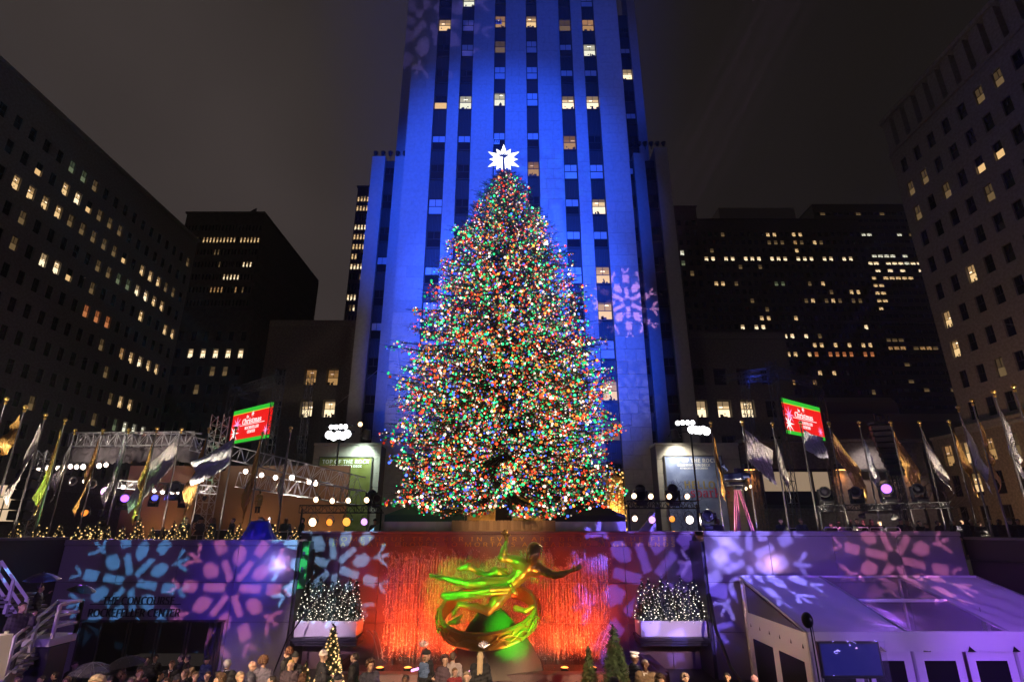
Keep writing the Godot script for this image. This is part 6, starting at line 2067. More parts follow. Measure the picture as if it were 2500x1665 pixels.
	# loudspeakers hanging in a curve
	var t := thing("line_array", "curved column of hanging black loudspeakers at the right, in front of the brown block", "loudspeaker")
	var top := at(2150, 1045, 36)
	for i in 9:
		var u := i / 8.0
		var q := top.lerp(at(2182, 1152, 36), u) + Vector3(0.0, 0, 0.5 * u * u)
		var b := Bd.new()
		b.bevel(Vector3.ZERO, Vector3(1.15, 0.33, 0.6), 0.04, Basis(Vector3.UP, -0.35) * Basis(Vector3.RIGHT, 0.12 + 0.5 * u))
		part("cabinet", b.mesh(), mat(Color(0.013, 0.013, 0.015), 0.5), t, q)
	var b3 := Bd.new()
	b3.bar(top + Vector3(0, 0.2, -0.3), top + Vector3(0, 1.0, -0.3), 0.04)
	b3.box(top + Vector3(0, 0.3, 0), Vector3(1.1, 0.12, 0.7))
	truss(b3, Vector3(top.x + 1.0, 0, top.z - 0.9), Vector3(top.x + 1.0, top.y + 1.0, top.z - 0.9), 0.4, 0.4, 14, 0.03)
	b3.bar(top + Vector3(0, 1.0, -0.3), top + Vector3(1.0, 1.0, -0.9), 0.06)
	part("mast", b3.mesh(), dk, t)
	# right lamp bar with moving heads
	b3 = Bd.new()
	truss(b3, at(1995, 1242, 31.5), at(2320, 1232, 31.5), 0.3, 0.3, 22, 0.025)
	for x in [2000, 2315]: b3.bar(Vector3(at(x, 1240, 31.5).x, 0, -31.5), at(x, 1238, 31.5), 0.05)
	solo("lamp_bar", b3.mesh(), dk, "long black truss with moving heads behind the right parapet", "truss")
	moving_head(at(2020, 1232, 31.5), at(1800, 1150, 5), "black moving head lamp turned left on the right-hand truss, before the blind", 1.2)
	moving_head(at(2096, 1230, 31.5), at(1900, 1050, 5), "black moving head lamp turned away on the right-hand truss, beside the violet one", 1.15)
	moving_head(at(2173, 1228, 31.5), at(1800, 1400, 2), "moving head lamp glowing violet on the right-hand truss", 1.35, Color(0.38, 0.12, 1.0), 60)
	moving_head(at(2250, 1228, 31.5), at(2100, 900, 5), "black moving head lamp tilted up at the right end of the truss", 1.3)
	for q in [[2112, 1259, 2140, 1257, 1.5, "lit"], [2190, 1262, 2215, 1248, 0.0, "unlit"]]:
		var a := at(q[0], q[1], 31.2)
		var e := at(q[2], q[3], 31.0) - a
		par_lamp(a, a + Vector3(e.x, e.y, 0.35), Color(1.0, 0.85, 0.75), q[4], "long %s spotlight hanging below the right-hand truss" % q[5], "", 0.15, 5.0 if q[4] > 0 else 0.02)
	# broadcast camera on a tall ladder tripod
	var cp := at(1795, 1175, 31.2)
	t = thing("broadcast_camera", "blue-lit broadcast camera on tall pinkish tripod legs, right of the right poster", "camera", Vector3(cp.x, 0.0, -31.2))
	var y := cp.y
	b3 = Bd.new()
	b3.bevel(Vector3(0, y + 0.25, 0.0), Vector3(0.55, 0.36, 1.0), 0.04, Basis(Vector3.UP, 0.9))
	b3.bevel(Vector3(0.25, y + 0.55, 0.1), Vector3(0.5, 0.28, 0.3), 0.04, Basis(Vector3.UP, 0.5))
	b3.lathe(Vector3(0.35, y + 0.3, 0.3), [[0.13, 0.0], [0.16, 0.4], [0.14, 0.4]], 12, facing(Vector3(0.8, -0.1, 0.7)) * Basis(Vector3.RIGHT, PI / 2))
	b3.lathe(Vector3(-0.35, y + 0.62, 0), [[0.08, 0.0], [0.1, 0.5], [0.0, 0.5]], 10, facing(Vector3(-0.6, 0.5, 0.5)) * Basis(Vector3.RIGHT, PI / 2))
	part("camera_body", b3.mesh(), mat(Color(0.02, 0.03, 0.10), 0.3), t)
	b3 = Bd.new()
	b3.bevel(Vector3(0, y - 0.15, 0), Vector3(0.9, 0.2, 0.5), 0.03)
	b3.bevel(Vector3(0.1, y - 0.35, 0), Vector3(0.4, 0.25, 0.4), 0.03)
	part("head_plate", b3.mesh(), dk, t)
	for e in [[-0.55, 0.25], [0.75, 0.3], [0.1, -0.7]]:
		b3 = Bd.new()
		b3.bar(Vector3(e[0] * 0.15, y - 0.45, e[1] * 0.15), Vector3(e[0] - 0.07, 0, e[1]), 0.035)
		b3.bar(Vector3(e[0] * 0.15 + 0.08, y - 0.45, e[1] * 0.15), Vector3(e[0] + 0.09, 0, e[1]), 0.035)
		for i in 7:
			var u := (i + 0.5) / 7.0
			var q := Vector3(e[0] * 0.15, y - 0.45, e[1] * 0.15).lerp(Vector3(e[0] - 0.07, 0, e[1]), u)
			b3.bar(q, q + Vector3(0.08 + 0.08 * u, 0, 0), 0.02)
		part("tripod_leg", b3.mesh(), mat(Color(0.55, 0.16, 0.26), 0.5), t)
	for e in [[0.42, -0.42, 0.35], [0.7, -0.3, 0.3]]:
		b3 = Bd.new()
		b3.lathe(Vector3(e[0], y + e[1], e[2]), [[0.1, 0.0], [0.06, 0.04], [0.0, 0.05]], 10, facing(Vector3(0.5, -0.3, 1)) * Basis(Vector3.RIGHT, PI / 2))
		part("work_lamp", b3.mesh(), glow(Color(1.0, 0.72, 0.42), 3.0), t)
	fixture("ground_flood", "blue lamp on the plaza floor aimed up at the broadcast camera", Vector3(11.5, -4.4, -24.5), Vector3(cp.x, cp.y, -31.2), Color(0.06, 0.12, 1.0), 30, 7, 0.14, "", 0.1)

# ---------------------------------------------------------------- flagpoles and metallic flags
func flags() -> void:
	var pole_m := mat(Color(0.16, 0.15, 0.15), 0.35, 0.6)
	var gold := mat(Color(0.80, 0.52, 0.14), 0.3, 0.85)
	var foil := noise_tex("foil", 0.035, [], [], true, 256, 3)
	var fm := {"gold": mat(Color(0.66, 0.40, 0.12), 0.26, 0.4, null, 0.8, foil, 1.6), "silver": mat(Color(0.60, 0.57, 0.55), 0.25, 0.4, null, 0.8, foil, 1.6), "pale": mat(Color(0.52, 0.55, 0.60), 0.34, 0.25, null, 0.8, foil, 1.6)}
	# finial x, y; hoist top y, hoist length, fly dx, dy (all as seen); colour; side
	var list := [
		[14, 977, 1012, 68, -62, 50, "gold", "left"], [60, 996, 1013, 60, -48, 45, "gold", "left"], [110, 1015, 1032, 55, -72, 130, "silver", "left"], [158, 1028, 1048, 56, -56, 140, "gold", "left"], [182, 1053, 1068, 50, -46, 95, "silver", "left"], [250, 1053, 1068, 60, -50, 130, "gold", "left"], [313, 1051, 1068, 50, -52, 125, "silver", "left"], [382, 1048, 1066, 60, -38, 128, "gold", "left"], [442, 1050, 1066, 54, -108, 105, "silver", "left"], [509, 1049, 1066, 90, -50, 120, "gold", "left"], [575, 1047, 1068, 55, -100, 70, "pale", "left"], [640, 1060, 1066, 70, -40, 122, "gold", "left"], [709, 1047, 1062, 80, -22, 132, "silver", "left"],
		[1736, 1034, 1060, 55, 28, 110, "gold", "right"], [1813, 1031, 1046, 60, 70, 62, "silver", "right"], [1887, 1036, 1054, 55, 32, 108, "silver", "right"], [1955, 1034, 1050, 40, 55, 22, "pale", "right"], [2025, 1035, 1056, 50, 78, 100, "gold", "right"], [2099, 1034, 1050, 60, 40, 110, "pale", "right"], [2176, 1033, 1052, 58, 58, 85, "gold", "right"], [2247, 1033, 1050, 52, 62, 110, "silver", "right"], [2319, 1031, 1051, 50, 48, 100, "gold", "right"], [2341, 997, 1012, 58, 62, 135, "pale", "right"], [2375, 981, 1000, 66, 42, 130, "gold", "right"], [2428, 959, 980, 62, 52, 140, "silver", "right"], [2477, 946, 957, 72, 40, 110, "gold", "right"]]
	var k := 0
	var nth := {"left": 0, "right": 0}
	for q in list:
		var h := 6.9 if q[7] == "left" else 7.2
		var d := far_for(q[1], h)
		var p := at(q[0], q[1], d)
		var s: String = ORD[nth[q[7]]]
		nth[q[7]] += 1
		var t := thing("flagpole", "slim dark flagpole with a gilt ball, %s from the left in the %s row" % [s, q[7]], "flagpole", Vector3(p.x, 0, p.z), 0, "flagpoles along the parapet")
		if not cache.has("pole"):
			var b := Bd.new()
			b.tube([Vector3(0, 0.12, 0), Vector3(0, 1.0, 0)], [0.055, 0.05], 10)
			b.tube([Vector3(0, 1.0, 0), Vector3(0, 1.0 + 5.7, 0)], [0.05, 0.035], 10)
			cache["pole"] = b.mesh()
			b = Bd.new()
			b.lathe(Vector3.ZERO, [[0.14, 0.0], [0.14, 0.06], [0.08, 0.12], [0.06, 0.2], [0.0, 0.2]], 12)
			cache["pole foot"] = b.mesh()
			b = Bd.new()
			b.ball(Vector3(0, 0.10, 0), Vector3(0.11, 0.10, 0.11), 8, 12)
			b.lathe(Vector3.ZERO, [[0.05, -0.16], [0.07, -0.08], [0.03, 0.02], [0.0, 0.02]], 10)
			cache["finial"] = b.mesh()
		part("pole", cache["pole"], pole_m, t).scale = Vector3(1, h / 6.8, 1)
		part("foot", cache["pole foot"], pole_m, t)
		part("finial", cache["finial"], gold, t, Vector3(0, h - 0.05, 0))
		var up := thing("flag_uplight", "small lamp on the ground at the %s flagpole of the %s row, shining up" % [s, q[7]], "lamp", Vector3(p.x + (0.25 if q[7] == "left" else -0.25), 0.0, p.z + 0.9), 0, "uplights of the flagpoles")
		var ub := Bd.new()
		ub.lathe(Vector3.ZERO, [[0.0, 0.0], [0.11, 0.01], [0.12, 0.12], [0.1, 0.12]], 10)
		part("housing", ub.mesh(), pole_m, up)
		ub = Bd.new()
		ub.lathe(Vector3.ZERO, [[0.1, 0.115], [0.0, 0.13]], 10)
		var tone: Color = Color(0.45, 1.0, 0.35) if q[7] == "left" and k % 4 == 3 else Color(1.0, 0.82, 0.62)
		part("lamp_glass", ub.mesh(), glow(tone, 3.0), up)
		spot(up, Vector3(0, 0.2, 0), Vector3(p.x + (-0.6 if q[7] == "left" else 0.45), 4.6, p.z), tone, 80.0 if k % 4 != 3 else 50.0, 22, 0.1)
		# the flag, limp and slanting
		var side := -1.0 if q[7] == "left" else 1.0
		var lean := (float(q[0]) - 1250.0) / (float(q[1]) + 3030.0)
		var top := at(q[0] + lean * (q[2] - q[1]), q[2], d) + Vector3(side * 0.05, 0, 0.03)
		var low := at(q[0] + lean * (q[2] + q[3] - q[1]), q[2] + q[3] * 1.2, d) + Vector3(side * 0.05, 0, 0.03)
		var end := at(q[0] + lean * (q[2] - q[1]) + q[4], q[2] + q[5], d) + Vector3(0, 0, 0.03)
		var fly := end - top
		var g := []
		var folds := rng.randf_range(1.6, 2.8)
		var ph := rng.randf_range(0, TAU)
		var nj := 26
		var ni := 14
		var wide := rng.randf_range(0.5, 0.85)
		for i in ni + 1:
			var u := float(i) / ni
			var row := []
			for j in nj + 1:
				var v := float(j) / nj
				var start := top.lerp(low, u)
				var stop := top + fly + (low - top) * (u * wide * 1.6 - 0.1)
				var m := start.lerp(stop, v)
				m += Vector3(0, -0.35 * sin(PI * v) * (0.4 + 0.6 * u), 0) * 0.5
				m.z += 0.16 * sin(u * TAU * folds * 0.5 + v * 3.0 + ph) * (0.25 + v) + 0.05 * sin(v * 9.0 + u * 4.0 + ph)
				m.x += 0.07 * sin(v * 7.0 + u * 5.0 + ph) * v
				if i > 0 and j > 0: m += Vector3(rng.randf_range(-0.02, 0.02), rng.randf_range(-0.02, 0.02), rng.randf_range(-0.045, 0.045))
				row.append(m)
			g.append(row)
		var b := Bd.new()
		b.sheet(g, 0.006)
		solo("flag", b.mesh(), fm[q[6]], "limp shiny %s foil flag hanging from the %s pole of the %s row" % [q[6] if q[6] != "pale" else "bluish", s, q[7]], "flag", "foil flags along the parapet")
		k += 1

# ---------------------------------------------------------------- giant screens on truss towers
func screens() -> void:
	# black steel gantries
	var font := SystemFont.new()
	font.font_names = PackedStringArray(["Droid Serif"])
	font.font_italic = true
	font.font_weight = 700
	var sans := SystemFont.new()
	sans.font_names = PackedStringArray(["Droid Sans"])
	sans.font_weight = 700
	var alu := mat(Color(0.09, 0.09, 0.095), 0.5, 0.3)
	for s in [["left", [571, 1004, 48], [668, 982, 44], 8.0], ["right", [1907, 969, 44], [2002, 997, 48], 7.7]]:
		var a := at(s[1][0], s[1][1], s[1][2])
		var e := at(s[2][0], s[2][1], s[2][2])
		var top := (a.y + e.y) / 2
		var low := (at(565, 1084, 48).y + at(656, 1070, 44).y) / 2 if s[0] == "left" else (at(1924, 1057, 44).y + at(2016, 1077, 48).y) / 2
		var u := Vector3(e.x - a.x, 0, e.z - a.z)
		var w := u.length()
		var h := top - low
		u = u.normalized()
		var n := u.cross(Vector3.UP)
		var t := thing("giant_screen", "big glowing red video screen with CHRISTMAS lettering and green edges, %s of the fir" % s[0], "screen", Vector3((a.x + e.x) / 2, low, (a.z + e.z) / 2), 0, "giant screens")
		t.basis = Basis(u, Vector3.UP, n)
		var b := Bd.new()
		b.bevel(Vector3(0, h / 2, -0.16), Vector3(w + 0.1, h + 0.1, 0.3), 0.04)
		part("cabinet", b.mesh(), mat(Color(0.02, 0.02, 0.02), 0.5), t)
		b = Bd.new()
		b.quad(Vector3(-w / 2, h * 0.10, 0.0), Vector3(w / 2, h * 0.10, 0.0), Vector3(w / 2, h * 0.86, 0.0), Vector3(-w / 2, h * 0.86, 0.0))
		part("screen_picture", b.mesh(), glow(Color(0.95, 0.015, 0.012), 0.95), t)
		b = Bd.new()
		for y in [[0.0, 0.10], [0.88, 1.0]]: b.quad(Vector3(-w / 2, h * y[0], 0.0), Vector3(w / 2, h * y[0], 0.0), Vector3(w / 2, h * y[1], 0.0), Vector3(-w / 2, h * y[1], 0.0))
		part("screen_green_edge", b.mesh(), glow(Color(0.04, 0.62, 0.04), 0.9), t)
		b = Bd.new()
		b.quad(Vector3(-w / 2, h * 0.86, 0.0), Vector3(w / 2, h * 0.86, 0.0), Vector3(w / 2, h * 0.88, 0.0), Vector3(-w / 2, h * 0.88, 0.0))
		part("screen_yellow_line", b.mesh(), glow(Color(0.8, 0.7, 0.05), 1.0), t)
		var white := glow(Color(1.0, 0.9, 0.88), 1.3)
		var pink := glow(Color(1.0, 0.35, 0.75), 1.1)
		part("screen_lettering", letters("Christmas", h * 0.15, 0.004, font), white, t, Vector3(0.1, h * 0.60, 0.012))
		part("screen_lettering", letters("in", h * 0.09, 0.004, font), white, t, Vector3(-w * 0.1, h * 0.74, 0.012))
		part("screen_lettering", letters("ROCKEFELLER", h * 0.085, 0.004, sans), white, t, Vector3(0.25, h * 0.40, 0.012))
		part("screen_lettering", letters("CENTER", h * 0.085, 0.004, sans), white, t, Vector3(0.25, h * 0.28, 0.012))
		b = Bd.new()
		b.box(Vector3(0.2, h * 0.50, 0.01), Vector3(w * 0.62, h * 0.015, 0.004))
		part("screen_rule", b.mesh(), white, t)
		for c in [[-w * 0.36, h * 0.55, 0.30, pink], [-w * 0.40, h * 0.30, 0.34, white], [w * 0.40, h * 0.24, 0.20, pink], [w * 0.02, h * 0.80, 0.12, white]]:
			b = Bd.new()
			for k in 8:
				var d := Vector3(cos(TAU * k / 8.0), sin(TAU * k / 8.0), 0)
				var f := d.cross(Vector3.BACK)
				var l: float = c[2] * h * 0.9
				if c[0] < 0 and d.x * l + c[0] < -w / 2: l = (w / 2 + c[0]) * 0.95
				if c[0] > 0 and d.x * l + c[0] > w / 2: l = (w / 2 - c[0]) * 0.95
				b.tri(Vector3(c[0], c[1], 0.006) + f * l * 0.12, Vector3(c[0], c[1], 0.006) - f * l * 0.12, Vector3(c[0], c[1], 0.006) + d * l)
			part("screen_star", b.mesh(), c[3], t)
		var al := AreaLight3D.new()
		al.name = "screen_light"
		t.add_child(al, true)
		al.area_size = Vector2(w * 0.95, h * 0.9)
		al.position = Vector3(0, h / 2, 0.06)
		al.rotation.y = PI
		al.light_color = Color(1.0, 0.12, 0.12)
		al.light_energy = 4.0
		al.area_range = 60.0
		al.shadow_enabled = true
		# towers and head beams that carry it
		var fr := thing("truss_gantry", "square lattice gantry carrying the %s giant screen" % s[0], "gantry", Vector3.ZERO, 0, "gantries of the giant screens")
		b = Bd.new()
		var up := (at(548, 955, 48).y + at(676, 928, 44).y) / 2 if s[0] == "left" else (at(1899, 905, 44).y + at(2018, 940, 48).y) / 2
		var legs := [Vector3(a.x, 0, a.z) - u * 0.75, Vector3(e.x, 0, e.z) + u * 0.35]
		for l in legs: truss(b, l, Vector3(l.x, up + 0.8, l.z), 0.6, 0.6, 18, 0.035)
		part("mast", b.mesh(), alu, fr)
		b = Bd.new()
		truss(b, Vector3(legs[0].x, up, legs[0].z), Vector3(legs[1].x, up, legs[1].z), 0.6, 0.7, 10, 0.035)
		var back := n * -4.0
		truss(b, Vector3(legs[0].x, up, legs[0].z), Vector3(legs[0].x, up, legs[0].z) + back + u * -1.0, 0.5, 0.5, 6, 0.03)
		part("head_beam", b.mesh(), alu, fr)
	# small blue-lit truss left of the right screen
	var b := Bd.new()
	var p := at(1818, 930, 45)
	truss(b, Vector3(p.x, 0, -45), Vector3(p.x, p.y + 0.6, -45), 0.5, 0.5, 20, 0.03)
	truss(b, Vector3(p.x, p.y + 0.2, -45), at(1897, 922, 45), 0.5, 0.6, 6, 0.03)
	solo("truss_mast", b.mesh(), alu, "lattice mast with a bluish arm, just left of the right giant screen", "mast", "truss masts")
	b = Bd.new()
	p = at(760, 930, 46)
	truss(b, Vector3(p.x, 0, -46), Vector3(p.x - 0.2, p.y + 0.6, -46), 0.5, 0.5, 20, 0.03)
	solo("truss_mast", b.mesh(), alu, "thin dark lattice mast before the lit windows left of the fir", "mast", "truss masts")
	fixture("mast_lamp", "blue lamp at the top of the mast left of the right giant screen", at(1826, 945, 44), at(1870, 905, 45), Color(0.05, 0.1, 1.0), 5, 50, 0.12, "", 0.1)

# ---------------------------------------------------------------- stairs at the left
func stairs() -> void:
	var white := mat(Color(0.62, 0.58, 0.60), 0.45)
	var concrete := mat(Color(0.16, 0.15, 0.15), 0.8)
	var t := thing("staircase", "white railed staircase turning at a landing, at the left edge of the sunken plaza", "staircase")
	var c := at(34, 1556, 18.5)
	var a := at(141, 1467, 21)
	var e := at(200, 1467, 21)
	var up := at(0, 1369, 19)
	var mid := at(65, 1462, 19.6)
	var rail := func(p: Vector3, q: Vector3, drop: float, posts: int) -> ArrayMesh:
		var b := Bd.new()
		var d := (q - p).normalized()
		for k in 3: b.bevel((p + q) / 2 - Vector3(0, k * drop / 3.0, 0), Vector3(0.07, 0.09, (q - p).length()), 0.01, facing(d))
		for i in posts:
			var u := float(i) / (posts - 1)
			var m := p.lerp(q, u)
			b.box(m - Vector3(0, drop / 2, 0), Vector3(0.09, drop, 0.09))
		return b.mesh()
	part("railing", rail.call(a, e, 1.0, 2), white, t)
	part("railing", rail.call(c, a, 1.0, 3), white, t)
	part("railing", rail.call(up, mid, 1.0, 3), white, t)
	part("railing", rail.call(e, e + Vector3(0, 0, 1.0), 1.0, 2), white, t)
	var b := Bd.new()
	b.bevel(Vector3((a.x + e.x) / 2, a.y - 1.12, a.z + 0.5), Vector3(e.x - a.x + 0.05, 0.24, 1.2), 0.02)
	part("landing", b.mesh(), white, t)
	b = Bd.new()
	b.bevel(Vector3((a.x + e.x) / 2, a.y - 2.6, a.z + 0.55), Vector3(e.x - a.x, 2.7, 0.9), 0.03)
	part("landing_base", b.mesh(), mat(Color(0.05, 0.045, 0.045), 0.7), t)
	for i in 8:
		b = Bd.new()
		var m := a.lerp(c, (i + 0.5) / 8.0) - Vector3(0, 1.05 + 0.0, 0)
		b.bevel(m + Vector3(-0.55, 0, -0.45), Vector3(1.25, 0.08, 0.42), 0.01)
		part("step", b.mesh(), concrete, t)
	for i in 9:
		b = Bd.new()
		var m := up.lerp(mid, (i + 0.5) / 9.0) - Vector3(0, 1.05, 0)
		b.bevel(m + Vector3(0.1, 0, -0.8), Vector3(0.34, 0.08, 1.4), 0.01)
		part("step", b.mesh(), concrete, t)
	b = Bd.new()
	var k := a - Vector3(0, 1.1, 0)
	var l := c - Vector3(0, 1.1, 0)
	b.quad(l - Vector3(0, 0.45, 0), k - Vector3(0, 0.45, 0), k, l)
	b.quad(k - Vector3(0.05, 0.45, 0), l - Vector3(0.05, 0.45, 0), l - Vector3(0.05, 0, 0), k - Vector3(0.05, 0, 0))
	b.quad(l, k, k - Vector3(0.05, 0, 0), l - Vector3(0.05, 0, 0))
	part("stringer", b.mesh(), white, t)
	fixture("ground_flood", "violet lamp outside the left edge aimed at the white railings", Vector3(-13.5, 0.2, -9.5), Vector3(-16.5, -1.0, -20), Color(0.45, 0.2, 1.0), 22, 18, 0.15, "", 0.1)
	# corner of a white canopy at the lower left
	t = thing("canopy_corner", "corner of a white canopy glowing violet at the lower left edge", "tent")
	b = Bd.new()
	var p := [at(-60, 1546, 13.0), at(31, 1547, 13.0), at(8, 1660, 12.8), at(-60, 1700, 12.8)]
	b.quad(p[3], p[2], p[1], p[0])
	b.quad(p[1], p[2], p[2] + Vector3(-0.2, 0, 1.0), p[1] + Vector3(-0.2, 0, 1.0))
	b.quad(p[0], p[1], p[1] + Vector3(-0.2, 0.02, 1), p[0] + Vector3(0, 0.02, 1))
	part("cloth", b.mesh(), mat(Color(0.62, 0.58, 0.62), 0.6), t)
	b = Bd.new()
	b.bar(p[1] + Vector3(-0.4, 0, -0.3), Vector3(p[1].x - 0.4, -2.75, p[1].z - 0.3), 0.04)
	b.bar(p[1] + Vector3(-0.4, 0, 0.9), Vector3(p[1].x - 0.4, -2.75, p[1].z + 0.9), 0.04)
	part("leg", b.mesh(), mat(Color(0.5, 0.5, 0.5), 0.4), t)
	fixture("ground_flood", "violet lamp on the ground left of the crowd, aimed at the canopy corner", Vector3(-11.8, -2.0, -8.8), Vector3(-11.9, -1.6, -12.9), Color(0.2, 0.06, 1.0), 16, 40, 0.12, "", 0.1)

# ---------------------------------------------------------------- white tent at the right
func marquee() -> void:
	var xs := [10.45, 14.05, 17.65, 21.2]
	var zb := -27.0
	var zf := -21.6
	var yb := -0.68
	var yf := -2.09
	var t := thing("marquee", "large white tent with a clear middle roof bay and dark windows, right of the fountain", "tent")
	var white := StandardMaterial3D.new()
	white.albedo_color = Color(0.70, 0.69, 0.70).linear_to_srgb()
	white.roughness = 0.42
	white.backlight_enabled = true
	white.backlight = Color(0.25, 0.25, 0.25)
	var clear := StandardMaterial3D.new()
	clear.albedo_color = Color(0.8, 0.8, 0.85, 0.22)
	clear.transparency = BaseMaterial3D.TRANSPARENCY_ALPHA
	clear.roughness = 0.3
	var dark := mat(Color(0.012, 0.012, 0.014), 0.25)
	for i in 3:
		var b := Bd.new()
		var g := []
		for r in 25:
			var u := r / 24.0
			var row := []
			for k in 25:
				var v := k / 24.0
				var sag := 0.16 * sin(PI * u) * sin(PI * v) + 0.025 * sin(v * 21.0 + u * 5.0) * u * (1.0 - u) * 4.0 + 0.012 * sin(u * 30.0 + v * 9.0)
				row.append(Vector3(lerpf(xs[i] + (0.06 if i else 0.0), xs[i + 1] - 0.06, v), lerpf(yf, yb, u) - sag, lerpf(zf, zb, u)))
			g.append(row)
		b.sheet(g, 0.01)
		part("clear_roof_panel" if i == 1 else "roof_panel", b.mesh(), clear if i == 1 else white, t)
	for x in xs:        # rafters and posts
		var b := Bd.new()
		b.bar(Vector3(x, yf, zf), Vector3(x, yb, zb), 0.055)
		part("rafter", b.mesh(), mat(Color(0.45, 0.43, 0.45), 0.35, 0.3), t)
		for z in [zf, zb]:
			b = Bd.new()
			b.bar(Vector3(x, RINK, z), Vector3(x, yf if z == zf else yb, z), 0.06)
			part("post", b.mesh(), mat(Color(0.5, 0.5, 0.5), 0.35, 0.3), t)
	var b := Bd.new()
	b.bar(Vector3(xs[0], yb, zb), Vector3(xs[3], yb, zb), 0.06)
	b.bar(Vector3(xs[1], (yf + yb) / 2 + 0.03, (zf + zb) / 2), Vector3(xs[2], (yf + yb) / 2 + 0.03, (zf + zb) / 2), 0.07)
	b.bar(Vector3(xs[0], yf, zf), Vector3(xs[3], yf, zf), 0.06)
	part("purlin", b.mesh(), white, t)
	# valance and front wall
	b = Bd.new()
	var g := []
	for r in 4:
		var row := []
		for k in 61: row.append(Vector3(lerpf(xs[0], xs[3], k / 60.0), yf + 0.03 - r * 0.2, zf + 0.07 + 0.015 * r * sin(k * 0.9) + 0.02 * sin(k * 0.37)))
		g.append(row)
	b.sheet(g, 0.008)
	part("valance", b.mesh(), white, t)
	for i in 3:
		var x0: float = xs[i]
		var x1: float = xs[i + 1]
		for h in 2:
			var a := lerpf(x0, x1, h * 0.5) + 0.07
			var e := lerpf(x0, x1, h * 0.5 + 0.5) - 0.07
			var wl := a + 0.28
			var wr := e - 0.28
			b = Bd.new()
			for q in [[a, wl, RINK, -2.62], [wr, e, RINK, -2.62], [wl, wr, -2.96, -2.62], [wl, wr, RINK, -4.5]]:
				b.quad(Vector3(q[0], q[2], zf), Vector3(q[1], q[2], zf), Vector3(q[1], q[3], zf), Vector3(q[0], q[3], zf))
			part("wall_panel", b.mesh(), white, t)
			b = Bd.new()
			b.quad(Vector3(wl, -4.5, zf - 0.01), Vector3(wr, -4.5, zf - 0.01), Vector3(wr, -2.96, zf - 0.01), Vector3(wl, -2.96, zf - 0.01))
			part("window", b.mesh(), dark, t)
	for k in 7:
		b = Bd.new()
		var x := lerpf(xs[0] + 0.9, xs[3] - 0.5, k / 6.0)
		b.tri(Vector3(x - 0.12, yf - 0.57, zf + 0.14), Vector3(x + 0.16, yf - 0.57, zf + 0.14), Vector3(x, yf - 0.40, zf + 0.10))
		part("strap", b.mesh(), dark, t)
	# left end: gable with a clear triangle, valance, window
	var x: float = xs[0]
	b = Bd.new()
	b.quad(Vector3(x, yf - 0.6, zb), Vector3(x, yf - 0.6, zf), Vector3(x, yf - 0.02, zf), Vector3(x, yf - 0.02, zb))
	b.tri(Vector3(x, yf - 0.02, zb), Vector3(x, yf - 0.02, zb + 0.35), Vector3(x, yb, zb))
	b.tri(Vector3(x, yf - 0.02, zb + 0.35), Vector3(x, yb - 0.35, zb + 0.35), Vector3(x, yb, zb))
	b.quad(Vector3(x, yf + 0.10, zf - 0.4), Vector3(x, yf, zf), Vector3(x, yb, zb), Vector3(x, yb - 0.22, zb + 0.3))
	part("gable", b.mesh(), white, t)
	b = Bd.new()
	b.tri(Vector3(x - 0.01, yf - 0.02, zb + 0.35), Vector3(x - 0.01, yf, zf - 0.4), Vector3(x - 0.01, yb - 0.3, zb + 0.35))
	part("gable_window", b.mesh(), mat(Color(0.07, 0.06, 0.06), 0.25), t)
	b = Bd.new()
	for q in [[zb, zb + 0.5, RINK, yf - 0.6], [-24.6, -24.1, RINK, yf - 0.6], [zf - 0.5, zf, RINK, yf - 0.6], [zb + 0.5, -24.6, -3.1, yf - 0.6], [-24.1, zf - 0.5, -3.1, yf - 0.6]]:
		b.quad(Vector3(x, q[2], q[0]), Vector3(x, q[2], q[1]), Vector3(x, q[3], q[1]), Vector3(x, q[3], q[0]))
	part("end_wall", b.mesh(), white, t)
	for q in [[zb + 0.5, -24.6], [-24.1, zf - 0.5]]:
		b = Bd.new()
		b.quad(Vector3(x + 0.01, RINK, q[0]), Vector3(x + 0.01, RINK, q[1]), Vector3(x + 0.01, -3.1, q[1]), Vector3(x + 0.01, -3.1, q[0]))
		part("window", b.mesh(), dark, t)
	for k in 6:
		b = Bd.new()
		var z := lerpf(zb + 0.5, zf - 0.4, k / 5.0)
		b.tri(Vector3(x - 0.02, yf - 0.56, z - 0.06), Vector3(x - 0.02, yf - 0.56, z + 0.06), Vector3(x - 0.02, yf - 0.40, z))
		part("strap", b.mesh(), dark, t)
	fixture("ground_flood", "warm lamp added on the plaza floor to brighten the left end of the white tent", Vector3(2.5, -3.4, -18.9), Vector3(10.4, -2.4, -24.2), Color(1.0, 0.6, 0.42), 34, 22, 0.16, "", 0.1)  # stands below the view, added to warm the gable
	# inside light
	b = Bd.new()
	b.bevel(Vector3(0, 0, 0), Vector3(1.2, 0.06, 0.15), 0.02)
	var l := thing("tent_lamp", "violet strip lamp hanging inside the white tent", "lamp", Vector3(18.2, -2.5, -23.4))
	part("lamp_strip", b.mesh(), glow(Color(0.55, 0.12, 1.0), 4.0), l)
	omni(l, Vector3(0, -0.12, 0), Color(0.5, 0.1, 1.0), 2.2, 0.1)
	b = Bd.new()
	b.bar(Vector3(0, 0, 0), Vector3(0, 1.0, 0), 0.01)
	part("wire", b.mesh(), dark, l)
	# screen wrapped in plastic
	var c := [at(1996, 1564, 19.5), at(2145, 1564, 19.5), at(2165, 1660, 19.2), at(2008, 1660, 19.2)]
	t = thing("monitor", "large blue-faced monitor wrapped in clear plastic in front of the white tent", "monitor", (c[0] + c[2]) / 2)
	var w: float = c[1].x - c[0].x
	var h: float = c[0].y - c[3].y
	b = Bd.new()
